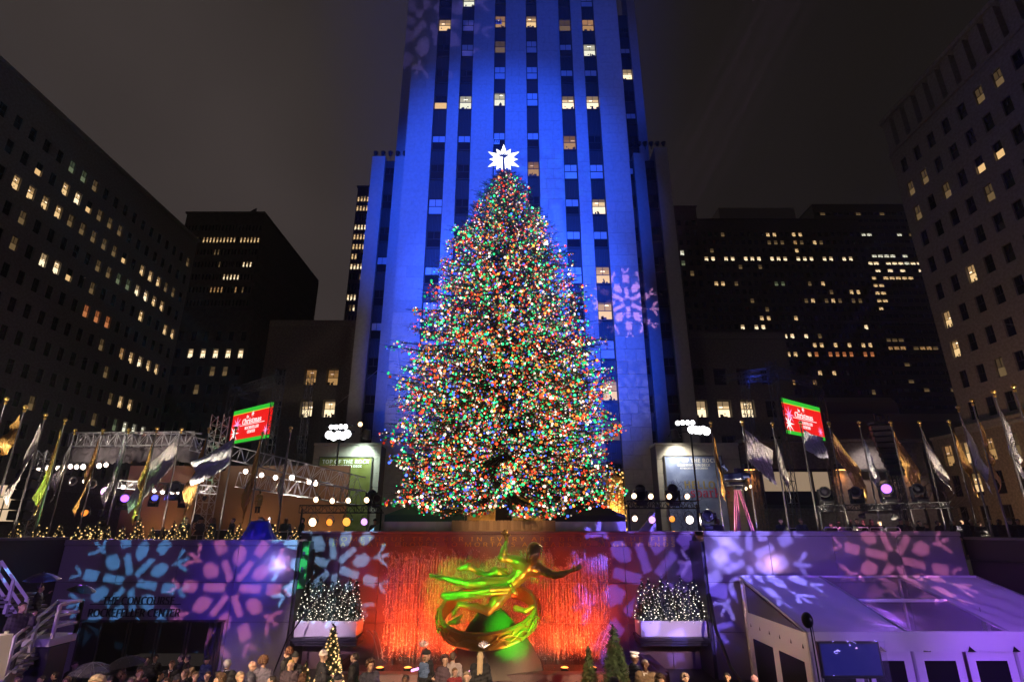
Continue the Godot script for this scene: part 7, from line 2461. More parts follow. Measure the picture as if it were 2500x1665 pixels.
	b.bevel(Vector3(0, 0, -0.06), Vector3(w, h, 0.14), 0.02)
	part("cabinet", b.mesh(), mat(Color(0.03, 0.03, 0.03), 0.3), t)
	b = Bd.new()
	b.quad(Vector3(-w / 2 + 0.07, -h / 2 + 0.09, 0.014), Vector3(w / 2 - 0.07, -h / 2 + 0.09, 0.014), Vector3(w / 2 - 0.07, h / 2 - 0.07, 0.014), Vector3(-w / 2 + 0.07, h / 2 - 0.07, 0.014))
	part("screen_face", b.mesh(), glow(Color(0.012, 0.015, 0.26), 0.5), t)
	b = Bd.new()
	g = []
	for r in 12:
		var row := []
		for k in 15: row.append(Vector3(lerpf(-w / 2 - 0.04, w / 2 + 0.12, k / 14.0), lerpf(-h / 2 - 0.1, h / 2 + 0.04, r / 11.0), 0.05 + rng.randf_range(0, 0.05) + 0.05 * absf(sin(k * 0.7 + r * 0.35))))
		g.append(row)
	b.sheet(g)
	var film := StandardMaterial3D.new()
	film.albedo_color = Color(0.9, 0.9, 1.0, 0.10)
	film.transparency = BaseMaterial3D.TRANSPARENCY_ALPHA
	film.roughness = 0.12
	part("plastic_film", b.mesh(), film, t)
	b = Bd.new()
	b.bar(Vector3(-0.6, -h / 2, -0.2), Vector3(-0.6, RINK - t.position.y + 0.0, -0.2), 0.04)
	b.bar(Vector3(0.6, -h / 2, -0.2), Vector3(0.6, RINK - t.position.y + 0.0, -0.2), 0.04)
	part("stand", b.mesh(), dark, t)
	# microphone stand with a big black ball
	var mp := at(1972, 1514, 18.5)
	var q := at(2002, 1662, 18.5)
	t = thing("ball_stand", "black stand with a ball-shaped head in front of the tent's corner", "stand", Vector3(q.x, RINK, -18.5))
	b = Bd.new()
	b.ball(mp - t.position, Vector3(0.165, 0.23, 0.165), 10, 14)
	part("ball_head", b.mesh(), mat(Color(0.012, 0.012, 0.013), 0.3), t)
	b = Bd.new()
	b.bar(mp - t.position + Vector3(0.06, -0.15, 0), Vector3(0, 0.0, 0), 0.022)
	b.bar(mp - t.position + Vector3(0.11, -0.15, 0.02), Vector3(0.1, 1.4, 0.02), 0.012)
	for k in 3:
		var a := TAU * k / 3.0
		b.bar(Vector3(0, 0.5, 0), Vector3(cos(a) * 0.45, 0.02, sin(a) * 0.45), 0.018)
	part("pole", b.mesh(), mat(Color(0.04, 0.04, 0.05), 0.4, 0.4), t)

# ---------------------------------------------------------------- people
func head_bones() -> Array:
	return [[Vector3(0, 1.655, -0.02), 0.088, Vector3(0, 1.65, 0.015), 0.082], [Vector3(0, 1.60, 0.035), 0.066, Vector3(0, 1.555, 0.05), 0.045], [Vector3(0, 1.625, 0.098), 0.011, Vector3(0, 1.60, 0.112), 0.016], [Vector3(-0.03, 1.665, 0.085), 0.014, Vector3(0.03, 1.665, 0.085), 0.014],
		[Vector3(-0.086, 1.625, -0.005), 0.016, Vector3(-0.09, 1.65, -0.015), 0.02], [Vector3(0.086, 1.625, -0.005), 0.016, Vector3(0.09, 1.65, -0.015), 0.02], [Vector3(-0.02, 1.573, 0.092), 0.01, Vector3(0.02, 1.573, 0.092), 0.01], [Vector3(0, 1.57, -0.01), 0.055, Vector3(0, 1.43, -0.02), 0.062]]

func arm_bones(pose: String) -> Array:      # shoulder, elbow, wrist for the left (-x) and the right arm
	match pose:
		"front": return [[Vector3(-0.19, 1.39, -0.01), Vector3(-0.25, 1.12, 0.02), Vector3(-0.07, 1.10, 0.24)], [Vector3(0.19, 1.39, -0.01), Vector3(0.25, 1.12, 0.02), Vector3(0.08, 1.13, 0.25)]]
		"raise": return [[Vector3(-0.19, 1.39, -0.01), Vector3(-0.24, 1.12, -0.02), Vector3(-0.25, 0.88, 0.08)], [Vector3(0.19, 1.39, -0.01), Vector3(0.29, 1.20, 0.12), Vector3(0.20, 1.42, 0.26)]]
	return [[Vector3(-0.19, 1.39, -0.01), Vector3(-0.25, 1.12, -0.03), Vector3(-0.25, 0.87, 0.05)], [Vector3(0.19, 1.39, -0.01), Vector3(0.25, 1.12, -0.03), Vector3(0.25, 0.87, 0.05)]]

func body_mesh(pose: String) -> ArrayMesh:      # skin: head, neck, arms, hands, trunk and legs in one surface; eyes in a second
	var key := "body " + pose
	if cache.has(key): return cache[key]
	var m := Bd.new()
	var bones := [[Vector3(-0.09, 1.28, 0), 0.105, Vector3(0.09, 1.28, 0), 0.105], [Vector3(-0.15, 1.40, -0.01), 0.05, Vector3(0.15, 1.40, -0.01), 0.05], [Vector3(-0.05, 1.10, 0), 0.105, Vector3(0.05, 1.10, 0), 0.105], [Vector3(-0.08, 0.95, 0), 0.1, Vector3(0.08, 0.95, 0), 0.1], [Vector3(0, 1.30, -0.01), 0.1, Vector3(0, 1.46, -0.02), 0.058]]
	for s in [-1, 1]:
		bones += [[Vector3(s * 0.095, 0.92, 0), 0.085, Vector3(s * 0.105, 0.5, 0.01), 0.058], [Vector3(s * 0.105, 0.5, 0.01), 0.056, Vector3(s * 0.11, 0.09, -0.02), 0.038], [Vector3(s * 0.11, 0.045, -0.04), 0.042, Vector3(s * 0.12, 0.03, 0.14), 0.03]]
	for a in arm_bones(pose): bones += [[a[0], 0.055, a[1], 0.043], [a[1], 0.042, a[2], 0.028]]
	var n := nets(bones, 0.024, 0.06)
	m.raw(n[0], n[1], n[2])
	n = nets(head_bones(), 0.0105, 0.028)
	m.raw(n[0], n[1], n[2])
	for a in arm_bones(pose):
		var d: Vector3 = (a[2] - a[1]).normalized()
		var b := facing(d)
		var hb := [[Vector3.ZERO, 0.026, Vector3(0, 0, 0.07), 0.03], [Vector3(-0.02, 0, 0.06), 0.018, Vector3(0.02, 0, 0.06), 0.018]]
		for f in 4:
			var x := -0.03 + f * 0.02
			var l: float = [0.055, 0.07, 0.065, 0.05][f]
			hb.append([Vector3(x, 0, 0.085), 0.0095, Vector3(x, -0.012, 0.085 + l * 0.55), 0.009])
			hb.append([Vector3(x, -0.012, 0.085 + l * 0.55), 0.009, Vector3(x, -0.035, 0.085 + l), 0.0075])
		hb.append([Vector3(-0.025, 0, 0.03), 0.013, Vector3(-0.055, -0.01, 0.07), 0.011])
		hb.append([Vector3(-0.055, -0.01, 0.07), 0.011, Vector3(-0.056, -0.02, 0.10), 0.009])
		var hn := nets(hb, 0.007, 0.012)
		m.raw(hn[0], hn[1], hn[2], Transform3D(b, a[2]))
	var mesh := m.mesh()
	m = Bd.new()
	for s in [-1, 1]: m.ball(Vector3(s * 0.034, 1.64, 0.084), Vector3(0.014, 0.009, 0.012), 5, 8)
	m.add_to(mesh)
	cache[key] = mesh
	return mesh

func coat_mesh(pose: String, long: bool) -> ArrayMesh:
	var key := "coat %s %s" % [pose, long]
	if cache.has(key): return cache[key]
	var bones := [[Vector3(-0.10, 1.27, 0), 0.135, Vector3(0.10, 1.27, 0), 0.135], [Vector3(-0.16, 1.385, -0.01), 0.078, Vector3(0.16, 1.385, -0.01), 0.078], [Vector3(-0.07, 1.08, 0), 0.14, Vector3(0.07, 1.08, 0), 0.14], [Vector3(-0.10, 0.93, 0), 0.14, Vector3(0.10, 0.93, 0), 0.14], [Vector3(0, 1.38, -0.02), 0.1, Vector3(0, 1.475, -0.03), 0.068]]
	if long: bones += [[Vector3(-0.11, 0.9, 0), 0.14, Vector3(-0.12, 0.62, 0), 0.14], [Vector3(0.11, 0.9, 0), 0.14, Vector3(0.12, 0.62, 0), 0.14]]
	for a in arm_bones(pose): bones += [[a[0], 0.085, a[1], 0.072], [a[1], 0.07, (a[2] as Vector3).lerp(a[1], 0.06), 0.05]]
	var hem := 0.58 if long else 0.84
	var n := nets(bones, 0.022, 0.07, func(p: Vector3, d: float) -> float:
		var w := 0.006 * sin(p.y * 60.0 + p.x * 18.0) + 0.004 * sin(p.x * 70.0 + p.z * 30.0)
		return maxf(d + w, hem - p.y))
	var m := Bd.new()
	m.raw(n[0], n[1], n[2])
	cache[key] = m.mesh()
	return cache[key]

func legs_mesh() -> ArrayMesh:
	if cache.has("legs"): return cache["legs"]
	var bones := [[Vector3(-0.08, 0.95, 0), 0.118, Vector3(0.08, 0.95, 0), 0.118]]
	for s in [-1, 1]: bones += [[Vector3(s * 0.095, 0.92, 0), 0.105, Vector3(s * 0.105, 0.5, 0.01), 0.08], [Vector3(s * 0.105, 0.5, 0.01), 0.08, Vector3(s * 0.11, 0.08, -0.02), 0.07]]
	var n := nets(bones, 0.026, 0.05)
	var m := Bd.new()
	m.raw(n[0], n[1], n[2])
	cache["legs"] = m.mesh()
	return cache["legs"]

func hair_mesh(style: String) -> ArrayMesh:
	var key := "hair " + style
	if cache.has(key): return cache[key]
	var m := Bd.new()
	var bones := []
	match style:
		"short": bones = [[Vector3(0, 1.672, -0.028), 0.096, Vector3(0, 1.675, 0.005), 0.088], [Vector3(0, 1.62, -0.06), 0.066, Vector3(0, 1.58, -0.06), 0.05]]
		"long": bones = [[Vector3(0, 1.672, -0.028), 0.1, Vector3(0, 1.675, 0.005), 0.09], [Vector3(-0.07, 1.62, -0.03), 0.05, Vector3(-0.09, 1.42, -0.04), 0.045], [Vector3(0.07, 1.62, -0.03), 0.05, Vector3(0.09, 1.42, -0.04), 0.045], [Vector3(0, 1.62, -0.07), 0.075, Vector3(0, 1.30, -0.10), 0.06], [Vector3(-0.06, 1.5, -0.08), 0.05, Vector3(-0.05, 1.26, -0.11), 0.035], [Vector3(0.06, 1.5, -0.08), 0.05, Vector3(0.05, 1.24, -0.11), 0.035]]
		"cap": bones = [[Vector3(0, 1.69, -0.02), 0.103, Vector3(0, 1.70, 0.01), 0.096]]
		"beanie": bones = [[Vector3(0, 1.685, -0.02), 0.108, Vector3(0, 1.695, 0.01), 0.1], [Vector3(0, 1.76, -0.03), 0.06, Vector3(0, 1.79, -0.035), 0.035]]
		"curly":
			for i in 60:
				var y := 1.0 - 1.5 * (i + 0.5) / 60.0
				var r := sqrt(maxf(0, 1.0 - y * y))
				var a := i * 2.39996
				var d := Vector3(cos(a) * r, y, sin(a) * r)
				if d.z > 0.45 and d.y < 0.45: continue
				var c := Vector3(0, 1.675, -0.03) + d * 0.105
				bones.append([c, 0.036, c + d * 0.012, 0.03])
	var low: float = {"short": 1.57, "long": 1.1, "cap": 1.675, "beanie": 1.665, "curly": 1.5}[style]
	var n := nets(bones, 0.0115, 0.03 if style != "curly" else 0.015, func(p: Vector3, d: float) -> float:
		var w := 0.0035 * sin(p.x * 160.0 + p.y * 40.0) + 0.003 * sin(p.z * 140.0 - p.y * 30.0)
		if style == "beanie": w = 0.003 * sin(atan2(p.z, p.x) * 22.0)
		if style == "cap": w = 0.0
		var face := 1e3 if style in ["cap", "beanie"] else maxf(p.z - 0.035 - 0.5 * maxf(0.0, p.y - 1.69), absf(p.x) - 0.078 if style == "long" else -1.0)
		if style in ["short", "curly"]: face = p.z - 0.03 - 0.8 * maxf(0.0, p.y - 1.675)
		if style == "short": face = maxf(face, -1.0)
		if style in ["cap", "beanie"]: face = -1e3
		return maxf(maxf(d + w, low - p.y), face))
	m.raw(n[0], n[1], n[2])
	if style == "cap":
		m.lathe(Vector3(0, 1.755, 0.005), [[0.105, 0.0], [0.155, 0.035], [0.15, 0.05], [0.0, 0.062]], 20, Basis(Vector3.RIGHT, 0.08))
		m.lathe(Vector3(0, 1.705, 0.03), [[0.112, 0.0], [0.118, 0.012], [0.0, 0.014]], 16, Basis(Vector3.RIGHT, 0.25))
	cache[key] = m.mesh()
	return cache[key]

func person(label: String, head: Vector3, turn: float, floor_y: float, skin: Color, style: String, hair: Color, coat: Color, pose := "down", long := false, extra := "", group := "", height := 0.0) -> Node3D:
	var h := height if height > 0.0 else head.y - floor_y
	var s := h / 1.76
	var t := thing("person", label, "person", Vector3(head.x, floor_y, head.z), deg_to_rad(turn), group)
	var b := part("body", body_mesh(pose), [mat(skin, 0.5), mat(Color(0.02, 0.015, 0.012), 0.2)], t)
	b.scale = Vector3.ONE * s
	for q in [["coat", coat_mesh(pose, long), mat(coat, 0.75)], ["trousers", legs_mesh(), mat(Color(0.02, 0.02, 0.025), 0.85)]]:
		part(q[0], q[1], q[2], t).scale = Vector3.ONE * s
	if style != "none": part("hat" if style in ["cap", "beanie"] else "hair", hair_mesh(style), mat(hair, 0.6 if style != "beanie" else 0.9), t).scale = Vector3.ONE * s
	if extra in ["shirt", "tie"]:
		var m := Bd.new()
		m.tri(Vector3(-0.06, 1.46, 0.075), Vector3(0.0, 1.18, 0.155), Vector3(0.06, 1.46, 0.075))
		m.tri(Vector3(-0.06, 1.46, 0.065), Vector3(0.06, 1.46, 0.065), Vector3(0.0, 1.18, 0.145))
		m.tube([Vector3(-0.062, 1.47, 0.05), Vector3(-0.05, 1.49, -0.05), Vector3(0.0, 1.495, -0.085), Vector3(0.05, 1.49, -0.05), Vector3(0.062, 1.47, 0.05)], [0.014, 0.016, 0.016, 0.016, 0.014], 6)
		part("shirt", m.mesh(), mat(Color(0.75, 0.74, 0.72), 0.7), t).scale = Vector3.ONE * s
		if extra == "tie":
			m = Bd.new()
			m.tube([Vector3(0, 1.45, 0.095), Vector3(0, 1.38, 0.125), Vector3(0, 1.2, 0.165)], [0.014, 0.018, 0.026], 6)
			part("tie", m.mesh(), mat(Color(0.35, 0.03, 0.03), 0.5), t).scale = Vector3.ONE * s
	return t

func people() -> void:
	var pale := Color(0.52, 0.33, 0.24)
	var tan := Color(0.42, 0.25, 0.16)
	var brown := Color(0.14, 0.07, 0.045)
	var black := Color(0.018, 0.018, 0.02)
	var hi := -3.7
	var mid := -4.6
	var put := func(x: float, y: float, floor_y: float, h: float) -> Vector3: return at(x, y, far_for(y, floor_y + h))
	# nearest row: x, y of the top of the head; distance
	person("white-haired man seen from behind, white collar over a black coat", put.call(556, 1609, hi, 1.74), 188, hi, pale, "short", Color(0.42, 0.40, 0.38), black, "down", false, "shirt")
	person("bald man facing right beside the curly-haired woman", put.call(617, 1612, hi, 1.70), 118, hi, pale, "none", black, Color(0.06, 0.06, 0.09), "down")
	person("person with brown curly hair and a greyish violet jacket, back turned", put.call(645, 1603, hi, 1.78), 170, hi, pale, "curly", Color(0.10, 0.045, 0.02), Color(0.10, 0.09, 0.13), "down")
	person("tall man with reddish curly hair facing left in a black coat, above the blonde woman", put.call(703, 1583, hi, 1.68), -95, hi, pale, "curly", Color(0.14, 0.05, 0.025), black, "down")
	person("smiling blonde woman in a dark top facing the camera", put.call(710, 1612, hi, 1.62), 8, hi, Color(0.56, 0.36, 0.27), "long", Color(0.50, 0.33, 0.12), Color(0.04, 0.025, 0.04), "front", false, "", "", 1.62)
	person("person in a black beanie and dark jacket seen from behind, right of the blonde woman", put.call(722, 1594, hi, 1.72), 160, hi, tan, "beanie", black, Color(0.04, 0.04, 0.05), "down")
	person("person in a white beanie and dark jacket before the lit bushy fir", put.call(790, 1590, hi, 1.80), 120, hi, pale, "beanie", Color(0.66, 0.60, 0.56), Color(0.035, 0.035, 0.045), "front")
	person("young man with dark hair in a black coat facing left, beside the lit bushy fir", put.call(866, 1594, hi, 1.66), -92, hi, pale, "short", Color(0.035, 0.02, 0.015), black, "down", true)
	# centre group
	var dad := person("man in a black beanie carrying a child in blue", put.call(1042, 1588, hi, 1.78), 60, hi, pale, "beanie", black, Color(0.02, 0.018, 0.02), "front")
	person("small child in a blue jumper held by the man in the black beanie", at(1036, 1603, dad.position.z * -1.0 - 0.35), 150, at(1036, 1603, dad.position.z * -1.0 - 0.35).y - 0.98, pale, "short", Color(0.14, 0.08, 0.04), Color(0.10, 0.16, 0.30), "front", false, "", "", 0.98)
	person("woman with dark curly hair lit pink, between the child and the man in grey", put.call(1087, 1601, hi, 1.66), 20, hi, pale, "curly", Color(0.07, 0.03, 0.03), Color(0.08, 0.05, 0.07), "down")
	person("man with short hair in a pale grey pullover, back turned", put.call(1106, 1592, hi, 1.74), 172, hi, pale, "short", Color(0.10, 0.06, 0.04), Color(0.36, 0.31, 0.31), "down")
	person("brown-haired boy in red looking down, before the man in grey", put.call(1111, 1631, hi, 1.42), 25, hi, Color(0.56, 0.36, 0.27), "short", Color(0.20, 0.11, 0.05), Color(0.22, 0.02, 0.025), "down", false, "", "", 1.42)
	person("woman with long straight blonde hair and a black coat, back turned", put.call(1173, 1592, hi, 1.78), 178, hi, pale, "long", Color(0.55, 0.42, 0.24), black, "down", true)
	# right group
	person("man in a white peaked cap and dark uniform coat, turned right", put.call(1549, 1596, hi, 1.68), 100, hi, brown, "cap", Color(0.78, 0.77, 0.78), Color(0.02, 0.022, 0.04), "down")
	person("old man with close white hair in a tan coat and white shirt, looking down", put.call(1574, 1610, hi, 1.76), -18, hi, brown, "short", Color(0.40, 0.36, 0.33), Color(0.28, 0.19, 0.11), "down", false, "shirt")
	person("small woman with short dark hair between the capped man and the old man", put.call(1560, 1632, hi, 1.50), 10, hi, brown, "short", Color(0.02, 0.015, 0.02), Color(0.05, 0.03, 0.05), "down", false, "", "", 1.5)
	person("tousled grey-haired person at the bottom edge, right of the old man", put.call(1673, 1647, hi, 1.50), 20, hi, pale, "curly", Color(0.26, 0.18, 0.14), black, "down", false, "", "", 1.5)
	person("man with black hair whose forehead shows at the bottom edge, left of the tent", put.call(1775, 1643, hi, 1.55), -20, hi, tan, "short", Color(0.02, 0.016, 0.015), black, "down", false, "", "", 1.55)
	person("person in a pink and white knitted hat at the bottom edge below the tent", put.call(1842, 1652, hi, 1.50), 150, hi, pale, "beanie", Color(0.55, 0.28, 0.32), black, "down", false, "", "", 1.5)
	# left crowd, farther back
	person("brown-haired man in a dark suit, white shirt and red tie facing the camera", put.call(420, 1613, mid, 1.70), 15, mid, pale, "short", Color(0.14, 0.07, 0.03), Color(0.02, 0.02, 0.024), "down", false, "tie")
	person("dark-haired woman in black before the concourse door, arms folded in front", put.call(359, 1604, RINK, 1.78), 30, RINK, pale, "long", Color(0.03, 0.018, 0.012), black, "front")
	person("person with a white collar standing in the concourse door", put.call(380, 1599, RINK, 1.68), 0, RINK, pale, "short", Color(0.05, 0.03, 0.02), black, "front", false, "shirt")
	person("man in dark blue facing left before the concourse door, left of a pair", put.call(443, 1598, RINK, 1.76), -80, RINK, pale, "short", Color(0.03, 0.02, 0.018), Color(0.02, 0.02, 0.06), "down")
	person("man in black facing left before the concourse door, right of a pair", put.call(458, 1599, RINK, 1.72), -70, RINK, pale, "short", Color(0.03, 0.02, 0.018), black, "down")
	person("woman with long reddish hair below the black umbrella", put.call(342, 1635, mid, 1.80), 45, mid, pale, "long", Color(0.18, 0.06, 0.03), Color(0.10, 0.02, 0.03), "down")
	person("man looking right beside the clear umbrella", put.call(184, 1616, mid, 1.66), 50, mid, pale, "short", Color(0.05, 0.03, 0.02), Color(0.03, 0.03, 0.035), "down")
	person("dark-haired man in the shadow left of the clear umbrella", put.call(84, 1622, mid, 1.74), 20, mid, tan, "short", Color(0.02, 0.015, 0.012), black, "down")
	person("person in dark clothes next to the violet canopy corner", put.call(28, 1630, mid, 1.70), 40, mid, tan, "long", Color(0.02, 0.015, 0.012), Color(0.03, 0.02, 0.04), "down")
	person("grey-haired person at the bottom edge under the clear umbrella", at(236, 1649, 12.8), 20, -4.6, pale, "short", Color(0.34, 0.26, 0.2), black, "raise")
	person("person with dark hair at the bottom edge near the left corner", put.call(45, 1648, mid, 1.78), 10, mid, pale, "short", Color(0.04, 0.02, 0.015), black, "down")
	person("person with a reddish face at the bottom edge left of the clear umbrella", put.call(101, 1650, mid, 1.68), -20, mid, tan, "short", Color(0.03, 0.02, 0.015), black, "down")
	person("person with grey hair close beside the man with the red tie", put.call(452, 1634, mid, 1.76), -40, mid, pale, "short", Color(0.2, 0.13, 0.08), Color(0.05, 0.04, 0.05), "down")
	person("fair-haired person looking left, second to the right of the man with the tie", put.call(466, 1630, mid, 1.72), -60, mid, pale, "short", Color(0.36, 0.26, 0.15), Color(0.04, 0.04, 0.05), "down")
	person("person with brown hair, third to the right of the man with the tie", put.call(478, 1640, mid, 1.80), 30, mid, pale, "short", Color(0.12, 0.07, 0.04), black, "down")
	person("man in a blue jacket and cap by the door jamb", put.call(506, 1604, RINK, 1.66), -20, RINK, tan, "beanie", Color(0.02, 0.02, 0.03), Color(0.02, 0.03, 0.16), "down")
	person("dark-haired man whose lit face shows at the bottom edge, below the blue jacket", put.call(507, 1640, mid, 1.74), 10, mid, Color(0.56, 0.36, 0.27), "short", Color(0.06, 0.03, 0.02), black, "down")
	person("person in black standing on the stairs under a dark umbrella", at(100, 1428, 20.4), 120, at(141, 1467, 21).y - 1.0, tan, "short", black, black, "raise", true)
	person("person on the stairs holding a glowing phone", at(57, 1470, 18.9), 70, -2.8, tan, "short", Color(0.02, 0.015, 0.012), Color(0.03, 0.02, 0.035), "raise")
	person("stagehand in a tan work suit standing on the stage ledge", at(634, 1200, 35.0), 30, at(634, 1255, 35.0).y, tan, "beanie", Color(0.1, 0.06, 0.03), Color(0.42, 0.24, 0.07), "front", true)
	# more of the crowd along the bottom edge
	var extra := [[135, 1640], [163, 1652], [268, 1652], [300, 1640], [322, 1652], [392, 1640], [405, 1655], [432, 1650], [535, 1648], [588, 1640], [664, 1650], [740, 1644], [826, 1648], [905, 1612], [1140, 1640], [990, 1648], [60, 1632], [118, 1628], [1612, 1650], [1500, 1652]]
	var left_to_right := extra.duplicate()
	left_to_right.sort_custom(func(u, v): return u[0] < v[0])
	for k in extra.size():
		var q: Array = extra[k]
		var fl: float = hi if q[0] > 500 else mid
		person("bystander in dark clothes at the bottom edge of the crowd, %s such from the left" % ORD[left_to_right.find(q)], put.call(q[0], q[1], fl, 1.62 + 0.04 * (k % 5)), rng.randf_range(-120, 120), fl, [pale, tan, pale, brown][k % 4], ["short", "long", "beanie", "curly", "short"][k % 5], [Color(0.03, 0.02, 0.015), Color(0.12, 0.06, 0.03), Color(0.04, 0.04, 0.05), Color(0.08, 0.04, 0.02), Color(0.25, 0.19, 0.13)][k % 5], [black, Color(0.04, 0.04, 0.06), Color(0.08, 0.03, 0.04), Color(0.05, 0.05, 0.05)][k % 4], "down", false, "", "bystanders along the bottom edge")
	# onlookers behind the right parapet
	var row := [[2030, 1277], [2046, 1272], [2075, 1271], [2092, 1266], [2108, 1269], [2128, 1268], [2148, 1271], [2200, 1266], [2214, 1270], [2245, 1272], [2262, 1277], [2290, 1271], [2325, 1270], [2348, 1266], [2372, 1270], [2392, 1273], [2415, 1262], [2440, 1268], [2462, 1258], [2484, 1262], [1752, 1262], [1905, 1258], [1955, 1262]]
	for k in row.size():
		var q: Array = row[k]
		var d := 30.6 + (k * 7 % 5) * 0.45
		var p := at(q[0], q[1], d)
		var floor_y := 0.0
		person("onlooker in dark clothes behind the right parapet, %s from the left" % ORD[k if k < 20 else k], p, rng.randf_range(-40, 40), floor_y, [pale, tan, brown][k % 3], ["short", "long", "beanie", "short"][k % 4], [Color(0.03, 0.02, 0.015), Color(0.10, 0.05, 0.03), Color(0.02, 0.02, 0.03), Color(0.2, 0.15, 0.1)][(k * 5 + 1) % 4], [black, Color(0.03, 0.03, 0.05), Color(0.06, 0.04, 0.04)][k % 3], "down", false, "", "onlookers behind the right parapet", clampf(p.y, 1.55, 1.9))

	var crew := [[455, 1262, 33.0], [492, 1258, 34.2], [520, 1264, 33.4], [570, 1256, 34.8], [660, 1250, 35.5], [700, 1256, 34.6], [738, 1262, 33.6], [915, 1268, 33.8], [1020, 1272, 33.9], [1470, 1270, 33.6]]
	for k in crew.size():
		var q: Array = crew[k]
		var p := at(q[0], q[1], q[2])
		person("stagehand in dark clothes on the terrace %s, %s from the left" % [["by the stage", "by the fir"][int(k > 6)], ORD[k if k < 7 else k - 7]], p, rng.randf_range(-70, 70), 0.0, [pale, tan, brown][k % 3], ["short", "beanie", "long"][k % 3], [Color(0.03, 0.02, 0.015), Color(0.02, 0.02, 0.03), Color(0.10, 0.05, 0.03)][k % 3], [black, Color(0.05, 0.05, 0.07)][k % 2], ["down", "front"][k % 2], false, "", "stagehands on the terrace", clampf(p.y, 1.6, 2.0))

# ---------------------------------------------------------------- umbrellas, foil flowers, cables
func umbrella(label: String, apex: Vector3, r: float, tilt: Vector3, m: Material) -> void:
	var t := thing("umbrella", label, "umbrella", apex)
	var b := Bd.new()
	var up := (Vector3.UP + tilt).normalized()
	var bs := facing(up) * Basis(Vector3.RIGHT, PI / 2)
	var g := []
	for i in 6:
		var u := i / 5.0
		var row := []
		for k in 33:
			var a := TAU * k / 32.0
			var rib := 1.0 - 0.07 * u * absf(sin(a * 4.0))
			row.append(bs * Vector3(cos(a) * r * u * rib, -0.42 * r * u * u, -sin(a) * r * u * rib))
		g.append(row)
	b.sheet(g)
	part("canopy", b.mesh(), m, t)
	b = Bd.new()
	b.bar(up * 0.06, up * -0.85, 0.008)
	part("shaft", b.mesh(), mat(Color(0.3, 0.3, 0.3), 0.3, 0.7), t)
	for k in 8:
		b = Bd.new()
		var a := TAU * k / 8.0
		var pts := []
		for i in 5:
			var u := i / 4.0
			pts.append(bs * Vector3(cos(a) * r * u, -0.42 * r * u * u - 0.004, -sin(a) * r * u))
		b.tube(pts, [0.005, 0.005, 0.005, 0.005, 0.005], 4)
		part("rib", b.mesh(), mat(Color(0.35, 0.35, 0.35), 0.3, 0.7), t)

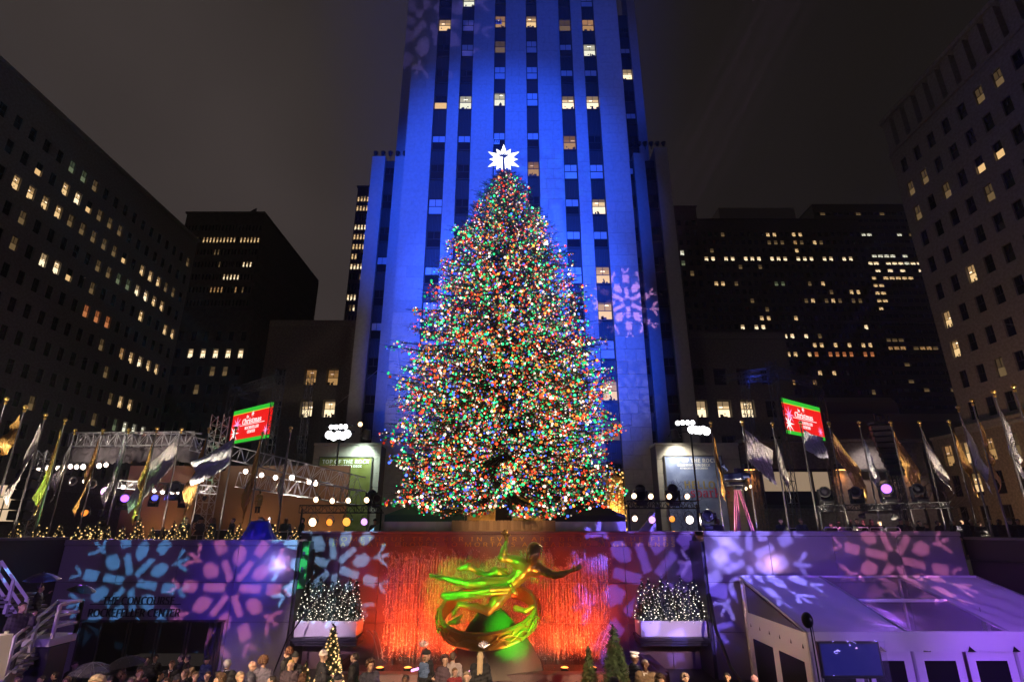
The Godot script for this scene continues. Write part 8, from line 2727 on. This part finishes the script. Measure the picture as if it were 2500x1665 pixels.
func small_things() -> void:
	var film := StandardMaterial3D.new()
	film.albedo_color = Color(0.85, 0.85, 0.9, 0.16)
	film.transparency = BaseMaterial3D.TRANSPARENCY_ALPHA
	film.roughness = 0.15
	var cloth := mat(Color(0.014, 0.014, 0.016), 0.55)
	umbrella("clear plastic umbrella with shining ribs among the crowd at the lower left", at(225, 1618, 20.6), 0.62, Vector3(0.05, 0, 0.1), film)
	umbrella("black umbrella behind the clear one at the lower left", at(308, 1602, 21.4), 0.62, Vector3(-0.1, 0, 0.05), cloth)
	umbrella("dark umbrella catching violet light on the stairs", at(105, 1399, 20.2), 0.52, Vector3(0.05, 0, 0.1), mat(Color(0.03, 0.02, 0.06), 0.4))
	umbrella("dark umbrella silhouetted against the pale blue snowflake", at(203, 1428, 23.0), 0.5, Vector3(0.2, 0, 0.0), cloth)
	for q in [[1033, 1578, 1018, 1650, "left, above the man in the black beanie"], [1180, 1581, 1206, 1650, "right, above the woman with long blonde hair"]]:
		var p := at(q[0], q[1], 17.6)
		var e := at(q[2], q[3], 17.6)
		var t := thing("foil_flower", "silver foil flower on a stick, %s" % q[4], "ornament", p, 0, "foil flowers on sticks")
		for k in 7:
			var b := Bd.new()
			var a := lerpf(-1.2, 1.2, k / 6.0)
			var d := Vector3(sin(a), cos(a), 0.25 * sin(k * 2.0))
			b.tube([Vector3.ZERO, d * 0.09, d * 0.19], [0.016, 0.036, 0.006], 6)
			part("petal", b.mesh(), mat(Color(0.7, 0.66, 0.68), 0.25, 0.5), t)
		var b := Bd.new()
		var foot := Vector3((e - p).x * 1.9, -3.7 - p.y, 0)
		b.bar(Vector3.ZERO, foot, 0.012)
		part("stick", b.mesh(), mat(Color(0.05, 0.04, 0.05), 0.5), t)
		b = Bd.new()
		b.bevel(Vector3(-0.2 if q[0] > 1100 else -0.1, -0.55, 0.05), Vector3(0.42, 0.06, 0.08), 0.01, Basis(Vector3(0, 0, 1), 0.25))
		part("clip_lamp", b.mesh(), glow(Color(1.0, 0.45, 0.9), 1.8), t)
		spot(t, Vector3(-0.1, -0.62, 0.12), Vector3(p.x - 0.3, -2.4, -16.9), Color(1.0, 0.4, 0.85), 1.5, 50, 0.05)
	for q in [[[775, 1455], [700, 1560], [668, 1640], [655, 1690], "left"], [[1732, 1450], [1748, 1535], [1785, 1630], [1830, 1690], "right"]]:
		var pts := []
		var rs := []
		for i in 13:
			var u := i / 12.0 * 3.0
			var j := mini(int(u), 2)
			var a := Vector2(q[j][0], q[j][1]).lerp(Vector2(q[j + 1][0], q[j + 1][1]), u - j)
			pts.append(at(a.x, a.y, lerpf(27.8, 24.0, i / 12.0)))
			rs.append(0.07 if q[4] == "right" else 0.035)
		var b := Bd.new()
		b.tube(pts, rs, 7)
		solo("cable", b.mesh(), mat(Color(0.012, 0.01, 0.01), 0.4), "thick black cable hanging beside the %s planter down to the plaza floor" % q[4], "cable", "black cables")
	for q in [[[-20, 890, 46], [360, 872, 52], "left, before the dark office block"], [[2050, 785, 60], [2520, 793, 40], "right, before the dark office block"], [[790, 1015, 46], [950, 880, 50], "left, from the flood cluster up to the tower"], [[1700, 1440, 0], [0, 0, 0], ""]]:
		if q[2] == "": continue
		var b := Bd.new()
		b.bar(at(q[0][0], q[0][1], q[0][2]), at(q[1][0], q[1][1], q[1][2]), 0.012, 4)
		solo("guy_wire", b.mesh(), mat(Color(0.35, 0.35, 0.35), 0.4, 0.4), "thin taut wire high on the %s" % q[2], "wire", "guy wires")
	# arching water from two spouts beside the fountain
	for q in [[895, 1540, 924, 1610, "left"], [1490, 1540, 1462, 1610, "right"]]:
		for k in 2:
			var a := at(q[0] + k * 14 * (1 if q[4] == "left" else -1), q[1], 28.4)
			var e := at(q[2] + k * 10 * (1 if q[4] == "left" else -1), q[3], 27.6)
			var pts := []
			var rs := []
			for i in 9:
				var u := i / 8.0
				pts.append(Vector3(lerpf(a.x, e.x, u), a.y + 0.25 * u - (a.y + 0.25 - e.y) * u * u, lerpf(a.z, e.z, u)))
				rs.append(0.025 * rng.randf_range(0.7, 1.3))
			var b := Bd.new()
			b.tube(pts, rs, 6)
			var jm := StandardMaterial3D.new()
			jm.albedo_color = Color(0.9, 0.9, 0.9, 0.4)
			jm.transparency = BaseMaterial3D.TRANSPARENCY_ALPHA
			jm.roughness = 0.4
			solo("water_spout", b.mesh(), jm, "thin arching water spout at the %s end of the fountain, %s" % [q[4], ["outer one", "inner one"][k]], "water", "arching spouts")
